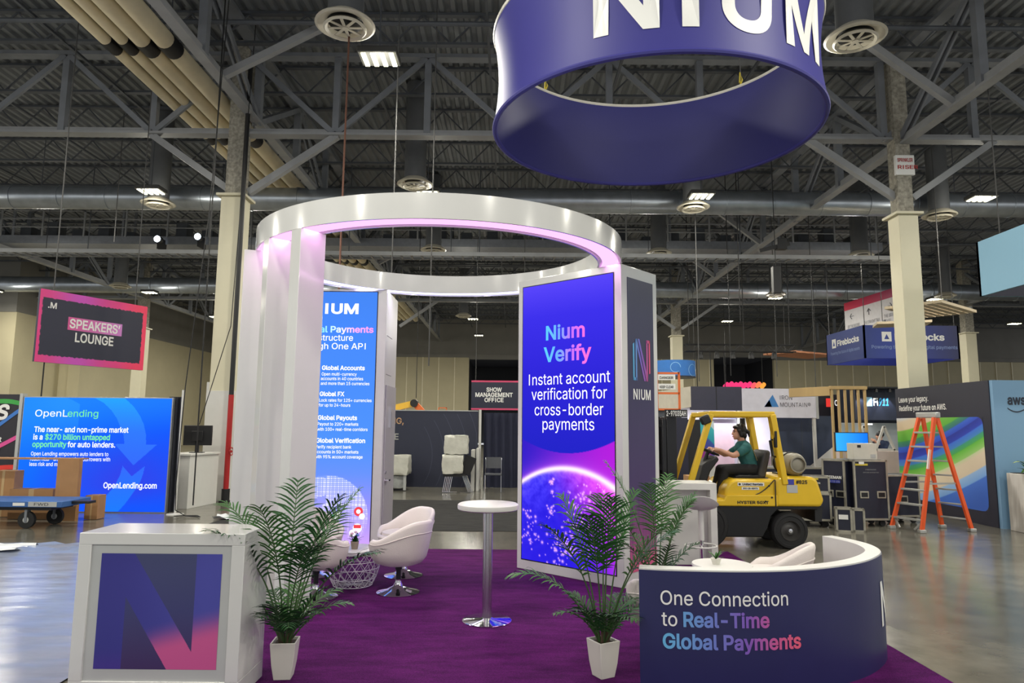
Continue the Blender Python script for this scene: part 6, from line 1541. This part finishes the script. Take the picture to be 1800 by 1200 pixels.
fuse(t3, 'dark_trousers', mat('dark_jeans', (36, 42, 58), .85), mn, .011, 4); c3 = MB(); c3.ball(Pm(-.015, 0, .05), (.1, .094, .09), 14, 10); fuse(c3, 'hair', HAIR, mn, .011, 2)
for s in (-1, 1): k_ = MB(); limb(k_, [((.03 + s * .11, 0, .05), .048), ((-.10 + s * .11, -.065, .04), .038)]); fuse(k_, 'shoe', BLACKPL, mn, .010, 3)
sl2 = thing('step_ladder', 'small orange step ladder beside the worker in the dark booth', 'ladder', (9.45, 18.25, 0))
for a, b in (((-.2, -.15, 0), (-.05, -.08, 1.35)), ((-.2, .2, 0), (-.05, .1, 1.35)), ((.2, -.15, 0), (.05, -.08, 1.35)), ((.2, .2, 0), (.05, .1, 1.35))): MB().bar(a, b, .04, .03).build('rail', LOR, sl2)
for i in range(4): t = .2 + i * .22; MB().box(-.2 + .15 * t, .2 - .15 * t, -.17 + .07 * t, -.11 + .07 * t, 1.35 * t - .01, 1.35 * t + .01).build('step', ALU, sl2)
MB().box(-.1, .1, -.12, .14, 1.35, 1.39).build('top_cap', ALU, sl2)

# hanging signs at the right
fz_ = Vector((13.75, 26.45, 4.52))
fs_ = thing('hanging_box_sign', 'dark blue hanging box sign lettered Fireblocks behind the right column', 'hanging sign', fz_)
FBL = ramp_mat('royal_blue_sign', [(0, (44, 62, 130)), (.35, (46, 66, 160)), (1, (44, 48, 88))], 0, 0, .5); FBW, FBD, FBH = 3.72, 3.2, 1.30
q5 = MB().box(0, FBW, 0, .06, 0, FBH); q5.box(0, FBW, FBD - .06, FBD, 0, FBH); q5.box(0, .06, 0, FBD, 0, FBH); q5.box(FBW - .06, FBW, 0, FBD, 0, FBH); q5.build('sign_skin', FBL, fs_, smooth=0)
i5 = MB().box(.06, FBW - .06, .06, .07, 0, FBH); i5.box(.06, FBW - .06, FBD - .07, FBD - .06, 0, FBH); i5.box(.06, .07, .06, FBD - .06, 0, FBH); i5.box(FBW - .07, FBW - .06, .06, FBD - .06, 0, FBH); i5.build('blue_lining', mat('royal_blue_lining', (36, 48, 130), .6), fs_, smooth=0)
ff = plane_map((0, -.006, 0), (1, 0, 0), (0, 0, 1), 0.0); sf = plane_map((-.006, FBD, 0), (0, -1, 0), (0, 0, 1), 0.0); TAG = mat('pale_blue_print', (120, 140, 190), .5)
for to3, x0, k, nm in ((ff, .7, 1.0, 'front'), (sf, .55, .93, 'side')):
    letters(nm + '_lettering', fs_, to3, [('Fireblocks', x0 + .50 * k, .72, .24 * k, dict(w=1.95 * k, bold=.03))], LETTERWHITE)
    letters(nm + '_tagline', fs_, to3, [('Powering the future of digital payments' if nm == 'front' else 'Powering the future of digital assets', x0 - .42 if nm == 'front' else x0 - .15, .38, .13 * k, dict(w=3.35 if nm == 'front' else 2.45, bold=.015))], TAG)
    MB().add([to3(x0, .66), to3(x0 + .38 * k, .66), to3(x0 + .38 * k, 1.04), to3(x0, 1.04)], [(0, 1, 2, 3)]).build(nm + '_logo', LETTERWHITE, fs_, smooth=0, fix=False)
    o_ = .004; e_ = Vector((0, -o_, 0)) if nm == 'front' else Vector((-o_, 0, 0))
    MB().add([to3(x0 + .09, .75) + e_, to3(x0 + .29 * k, .75) + e_, to3(x0 + .19 * k, .95) + e_], [(0, 1, 2)]).build(nm + '_triangle', FBL, fs_, smooth=0, fix=False)
for x, y in ((.1, .1), (.1, FBD - .1), (FBW - .1, .1), (FBW - .1, FBD - .1)): MB().tube([(x, y, .6), (x, y, DECK_Z - 4.54)], .014, 6).build('suspension_cable', GREYCABLE, fs_)
ar = thing('hanging_banner', 'white hanging direction sign with a red top band and arrows', 'hanging sign', (17.75, 36.0, 6.4), math.radians(-86))
MB().box(0, 5.0, 0, .08, 0, 2.0).build('banner_panel', mat('white_banner_cloth', (206, 204, 208), .6), ar); MB().box(0, 5.0, -.006, .086, 1.6, 2.02).build('red_band', ramp_mat('crimson_band', [(0, (206, 36, 72)), (1, (150, 40, 90))]), ar)
for x in (.08, 4.9): pass
am = plane_map((0, -.008, 0), (1, 0, 0), (0, 0, 1), 0.0)
letters('grey_lettering', ar, am, [('OFF THE RECORD', .25, .62, .16, dict(w=1.1)), ('STAGE', .25, .34, .16, dict(w=.4)), ('THE STRAIGHT TALK', 1.75, .62, .16, dict(w=1.3)), ('STAGE', 1.75, .34, .16, dict(w=.4)), ('THE BRIEFING', 3.4, .70, .16, dict(w=1.2)), ('STAGE', 3.4, .44, .16, dict(w=.5)), ('THE EXCHANGE', 3.4, .08, .16, dict(w=1.2))], mat('grey_ink', (84, 84, 92), .5))
for x, d in ((.7, 'l'), (2.2, 'u'), (3.9, 'r')):
    z = 1.22; a = MB(); dx, dz = dict(l=(-1, 0), u=(0, 1), r=(1, 0))[d]; px_, pz_ = -dz, dx
    a.bar(am(x - dx * .16, z - dz * .16), am(x + dx * .16, z + dz * .16), .02, .04, (1, 0, 0) if False else (0, 1, 0)); 
    for s in (-1, 1): a.bar(am(x + dx * .16, z + dz * .16), am(x + dx * .02 + s * px_ * .14, z + dz * .02 + s * pz_ * .14), .02, .04, (0, 1, 0))
    a.build('direction_arrow', bpy.data.materials['grey_ink'], ar, smooth=0)
for x in (.3, 4.6): MB().tube([(x, .04, 2.0), (x, .04, DECK_Z - 6.42)], .014, 6).build('suspension_cable', GREYCABLE, ar)
rs2 = thing('hanging_round_sign', 'small round blue hanging sign with pale circles beside the tower', 'hanging sign', (7.15, 30.0, 3.95))
MB().lathe([(.92, 0), (.92, .70), (.88, .70), (.88, 0), (.92, 0)], 40).build('sign_skin', mat('bright_blue_sign', (44, 110, 186), .5), rs2); MB().lathe([(.90, -.02), (.93, -.02), (.93, .03), (.90, .03)], 40).build('dark_rim', DARKNAVY, rs2)
rm = lambda a, b: Vector((.928 * math.sin(a / .92), -.928 * math.cos(a / .92), b))
for r0, cx0, cz0 in ((.22, -.15, .38), (.26, .7, .28)):
    m_ = MB()
    for i in range(20):
        a0, a1 = i * .27, (i + 1) * .27
        m_.add([rm(cx0 + (r0 - .018) * math.cos(a0), cz0 + (r0 - .018) * math.sin(a0)), rm(cx0 + r0 * math.cos(a0), cz0 + r0 * math.sin(a0)), rm(cx0 + r0 * math.cos(a1), cz0 + r0 * math.sin(a1)), rm(cx0 + (r0 - .018) * math.cos(a1), cz0 + (r0 - .018) * math.sin(a1))], [(0, 1, 2, 3)])
    m_.build('pale_circle', bpy.data.materials['pale_blue_square'], rs2, smooth=0, fix=False)
letters('white_lettering', rs2, rm, [('d', 1.0, .12, .3, dict(bold=.03))], LETTERWHITE, slices=4)
for s in (-1, 1): MB().tube([(s * .9, 0, .7), (s * .9, 0, DECK_Z - 3.97)], .012, 6).build('suspension_cable', GREYCABLE, rs2)
pk = thing('light_canopy', 'glowing pink and orange strip canopy above the grey header', 'lights', (13.9, 44.5, 4.42))
for i in range(9): MB().tube([(i * .30, 0, 0.05 * (i % 2)), (i * .30 + .26, .3, .2 + .05 * (i % 2))], .14, 10).build('glowing_tube', emit('pink_glow_%d' % i, (250, 60 + max(0, i - 5) * 34, 120 - max(0, i - 5) * 18), 1.0), pk)
for x in (.1, 2.5): MB().tube([(x, .1, .1), (x, .1, DECK_Z - 4.44)], .012, 6).build('suspension_cable', CABLE, pk)
def slat_raft(lab, loc, rz, n, w, l, m, tilt=0):
    t = thing('slat_canopy', lab, 'canopy', loc, rz); t.rotation_euler = (tilt, 0, rz)
    for i in range(n): MB().box(-l / 2, l / 2, i * w, i * w + w * .8, 0, .08).build('slat', m, t, smooth=0)
    for x in (-l * .35, l * .35): MB().bar((x, 0, .11), (x, n * w, .11), .06, .06).build('cross_bar', DARKSTEEL, t); MB().tube([(x, n * w / 2, .1), (x, n * w / 2, DECK_Z - loc[2])], .012, 6).build('suspension_cable', GREYCABLE, t)
PALEW = mat('pale_wood_slats', (196, 180, 152), .6, var=.06); ORW = mat('orange_wood_slats', (180, 120, 84), .6, var=.06)
slat_raft('pale wooden slat canopy hung right of the right column', (12.77, 19.2, 5.24), math.radians(38), 7, .22, 2.6, PALEW)
slat_raft('small pale slat canopy behind the right column', (12.9, 22.2, 5.25), math.radians(-20), 5, .2, 1.6, PALEW)
slat_raft('orange wooden slat canopy hung left of the blue box sign', (14.2, 31.5, 5.2), math.radians(30), 7, .26, 3.2, ORW)
# black lighting truss and hoist right of the tower
hp = at_y(1365, 510, 21.0); ho = thing('chain_hoist', 'black chain hoist and speaker hanging right of the tower', 'hoist', (hp.x, 21.0, hp.z))
MB().box(-.12, .12, -.1, .1, -.1, .75).build('speaker_box', BLACKPL, ho, bevel=.01); MB().bar((-.5, 0, 1.25), (.45, 0, 1.5), .12, .12).build('truss_stub', BLACKPL, ho); MB().box(.05, .35, -.1, .1, 1.3, 1.65).build('hoist_motor', BLACKPL, ho); MB().tube([(0, 0, .75), (.0, 0, DECK_Z - hp.z)], .012, 6).build('chain', CABLE, ho)
tp = at_y(1300, 612, 29.6); lt = thing('lighting_truss', 'black lighting truss hanging above the dark wall opening', 'truss', (tp.x, 29.6, tp.z))
g = MB()
for y in (-.15, .15):
    for z in (-.15, .15): g.tube([(-2.4, y, z), (2.4, y, z)], .025, 6)
for i in range(16): g.bar((-2.4 + i * .3, -.15, -.15 if i % 2 else .15), (-2.1 + i * .3, -.15, .15 if i % 2 else -.15), .02, .02); g.bar((-2.4 + i * .3, .15, -.15 if i % 2 else .15), (-2.1 + i * .3, .15, .15 if i % 2 else -.15), .02, .02)
g.build('truss_frame', BLACKPL, lt)
for x in (-2.2, .2, 2.2): MB().tube([(x, 0, .15), (x, 0, DECK_Z - tp.z)], .018, 6).build('chain', CABLE, lt)
for x in (-1.7, -1.0, -.3, .5, 1.5): MB().lathe([(.08, 0), (.12, -.3), (.1, -.3), (0, -.1)], 12, (x, 0, -.15)).build('stage_lamp', BLACKPL, lt)
for x in (-1.9, -1.3, -.7): MB().tube([(x, 0, -.15), (x + .03, 0, -2.2)], .02, 6).build('hanging_cable', CABLE, lt)

# ------------------------------------------------------------------ palms and small plants
PALM = [mat('palm_green', (32, 76, 34), .5, var=.35, scale=5, spec=.3), mat('palm_light_green', (54, 100, 42), .5, var=.3, scale=5, spec=.3)]
PSTEM = mat('palm_stem', (74, 58, 42), .7, var=.2); PGREEN = mat('palm_stalk_green', (58, 84, 44), .55, var=.15)
POT = mat('white_pot', (214, 212, 200), .3, var=.02)
def frond(base, az, tilt, length, droop, bare, nl, ll, rnd, mi):
    m = MB(); n = 18; p = Vector(base); a = tilt; h = Vector((math.cos(az), math.sin(az), 0)); sd = Vector((-math.sin(az), math.cos(az), 0))
    pts = [p.copy()]; dirs = []
    for i in range(n):
        d = h * math.sin(a) + Vector((0, 0, 1)) * math.cos(a); dirs.append(d); p = p + d * length / n; pts.append(p.copy()); a += droop / n * (.3 + 1.4 * i / n)
    dirs.append(dirs[-1])
    m.tube(pts, [.0065 * (1 - .75 * i / n) + .001 for i in range(n + 1)], 5, 2)
    for k in range(nl):
        t = min(.995, bare + (1 - bare) * (k + .3 + rnd.uniform(-.25, .25)) / nl)
        f = t * n; i = min(int(f), n - 1); q_ = pts[i].lerp(pts[i + 1], f - i); d = dirs[i]; u = sd.cross(d).normalized() * -1
        if u.z < 0: u = -u
        s_ = (k + .5) / nl; L = 1.28 * ll * (math.sin(math.pi * (.16 + .80 * s_)) ** .75) * rnd.uniform(.78, 1.15)
        for sgn in (-1, 1):
            fw = .6 + .6 * s_ + rnd.uniform(-.12, .12); o = (sd * sgn + d * fw + u * (.28 + rnd.uniform(-.15, .15))).normalized(); vs = []; pp = q_.copy(); w0 = .0085
            for j in range(5):
                w_ = w0 * (.55, 1.0, .9, .6, .06)[j]; nrm = d * .9 - sd * sgn * .3
                vs += [pp + nrm * w_, pp - nrm * w_]
                pp = pp + o * L / 4; o = (o + Vector((0, 0, -.20 - .05 * j)) * rnd.uniform(.7, 1.2)).normalized()
            m.add(vs, [(2 * j, 2 * j + 1, 2 * j + 3, 2 * j + 2) for j in range(4)], mi)
    return m
def palm(lab, loc, seed, upper, lower, pot_rz=0.0):
    t = thing('potted_palm', lab, 'plant', loc, 0, 'potted palms in the booth'); r = random.Random(seed)
    pm_ = MB(); a, b, c, h = .058, .088, .078, .255
    c4 = lambda w, z: [(-w, -w, z), (w, -w, z), (w, w, z), (-w, w, z)]
    vs = c4(a, 0) + c4(.074, .10) + c4(b, h) + c4(c, h) + c4(c - .004, h - .03)
    fs = [(3, 2, 1, 0)] + [(4 * k + i, 4 * k + (i + 1) % 4, 4 * k + 4 + (i + 1) % 4, 4 * k + 4 + i) for k in range(4) for i in range(4)] + [(16, 17, 18, 19)]
    o = pm_.add(vs, fs).build('pot', POT, t, bevel=.004, smooth=30); o.rotation_euler = (0, 0, pot_rz)
    so = MB().box(-.07, .07, -.07, .07, .20, .235).build('soil', mat('dark_soil_2', (48, 42, 36), .95) if 'dark_soil_2' not in bpy.data.materials else bpy.data.materials['dark_soil_2'], t); so.rotation_euler = (0, 0, pot_rz)
    for i in range(6):
        an = i * 1.05 + r.random() * .4; x, y = .03 * math.cos(an), .03 * math.sin(an)
        MB().tube([(x, y, .2), (x * 1.5, y * 1.5, .32), (x * 1.9, y * 1.9, .40)], [.014, .010, .005], 7).build('stem', PSTEM, t)
    for az, tilt, ln, dr, bare, ll in upper + lower:
        an = math.radians(az); bx = (.03 * math.cos(an), .03 * math.sin(an), .24)
        frond(bx, an, math.radians(tilt), ln, math.radians(dr), bare, 18 if bare > .3 else 14, ll, r, 1 if r.random() < .45 else 0).build('frond', PALM + [PGREEN], t, smooth=60, fix=False)
    return t
palm('tall potted palm in a white pot beside the N counter', (-1.60, 5.10, .012), 3,
     [(165, 12, 1.14, 52, .44, .20), (100, 4, 1.16, 30, .46, .19), (20, 12, 1.18, 34, .42, .21), (230, 14, 1.05, 60, .48, .20), (300, 16, 1.00, 64, .48, .19), (-15, 24, 1.00, 66, .50, .19), (195, 24, 1.02, 76, .50, .20), (60, 15, 1.05, 40, .46, .2), (260, 8, 1.10, 44, .46, .2), (340, 8, 1.12, 36, .46, .2)],
     [(125, 24, .46, 70, .16, .15), (10, 36, .52, 70, .16, .15), (270, 22, .46, 60, .2, .15), (262, 30, .48, 70, .2, .14), (320, 30, .48, 70, .2, .14), (90, 20, .44, 50, .2, .14), (40, 28, .5, 64, .2, .14), (290, 34, .44, 80, .2, .14), (350, 18, .5, 50, .2, .14)], .1)
palm('potted palm in a white pot in front of the planet screen', (.68, 5.18, .012), 7,
     [(20, 6, 1.10, 22, .52, .19), (150, 8, 1.08, 26, .50, .19), (250, 10, 1.05, 40, .50, .18), (330, 14, 1.02, 44, .50, .19), (176, 26, .86, 88, .50, .17), (80, 5, 1.05, 26, .5, .19), (0, 14, .98, 58, .52, .18), (280, 4, 1.08, 24, .5, .19), (210, 12, 1.0, 50, .5, .18)],
     [(200, 30, .46, 86, .16, .12), (12, 34, .52, 76, .16, .14), (270, 24, .42, 70, .2, .12), (30, 26, .44, 64, .2, .12), (300, 30, .46, 80, .2, .12), (140, 22, .42, 60, .2, .13), (230, 26, .46, 70, .2, .13), (60, 30, .46, 70, .2, .13), (180, 18, .44, 50, .2, .13)], .5)
palm('potted palm behind the curved wall, beside the dark side of the tower', (1.40, 6.70, .012), 11,
     [(165, 10, 1.30, 32, .46, .18), (10, 10, 1.0, 36, .5, .16), (250, 8, 1.12, 36, .5, .17), (320, 8, .95, 40, .5, .16), (190, 16, 1.12, 52, .5, .17), (60, 8, 1.14, 30, .48, .17)],
     [(200, 20, .62, 50, .2, .13), (0, 22, .62, 54, .2, .13), (280, 16, .6, 50, .2, .13), (120, 16, .58, 44, .2, .12)], .2)
sp_ = thing('flower_pot', 'small potted flower in a taupe pot on the wire table', 'plant', (TBX + .02, TBY - .06, .414))
MB().lathe([(.035, 0), (.048, .085), (.042, .085), (.036, .07), (0, .07)], 16).build('pot', mat('taupe_pot', (140, 126, 112), .6), sp_)
m_ = MB(); rr = random.Random(5)
for k in range(12): blade(m_, (rr.uniform(-.02, .02), rr.uniform(-.02, .02), .07), rr.uniform(0, 6.28), rr.uniform(.1, .9), rr.uniform(.08, .14), .016, .8)
m_.build('leaves', PALM[0], sp_, fix=False)
for k, (x, y, z, c) in enumerate(((-.03, -.02, .17, (236, 190, 210)), (.03, .0, .15, (110, 150, 220)), (-.05, .02, .14, (240, 225, 235)), (0, .03, .18, (240, 200, 220)))): MB().ball((x, y, z), (.02, .02, .014), 8, 6).build('blossom', mat('blossom_%d' % k, c, .6), sp_)
cd = thing('table_card', 'small white card standing beside the flower pot on the wire table', 'card', (TBX - .10, TBY - .07, .414), .2); MB().add([(-.035, 0, 0), (.035, 0, 0), (.035, .012, .09), (-.035, .012, .09), (-.035, .03, 0), (.035, .03, 0), (.035, .016, .09), (-.035, .016, .09)], [(0, 1, 2, 3), (5, 4, 7, 6), (3, 2, 6, 7), (0, 3, 7, 4), (1, 5, 6, 2)]).build('folded_card', LETTERWHITE, cd, smooth=0)
s4 = thing('small_plant', 'small green plant on the coffee table behind the curved wall', 'plant', (1.76, 6.02, .637))
MB().lathe([(.03, 0), (.045, .05), (.04, .05), (0, .04)], 14).build('pot', POT, s4); m_ = MB()
for k in range(12): blade(m_, (0, 0, .045), rr.uniform(0, 6.28), rr.uniform(.3, 1.1), rr.uniform(.06, .12), .012, .7)
m_.build('leaves', PALM[1], s4, fix=False)
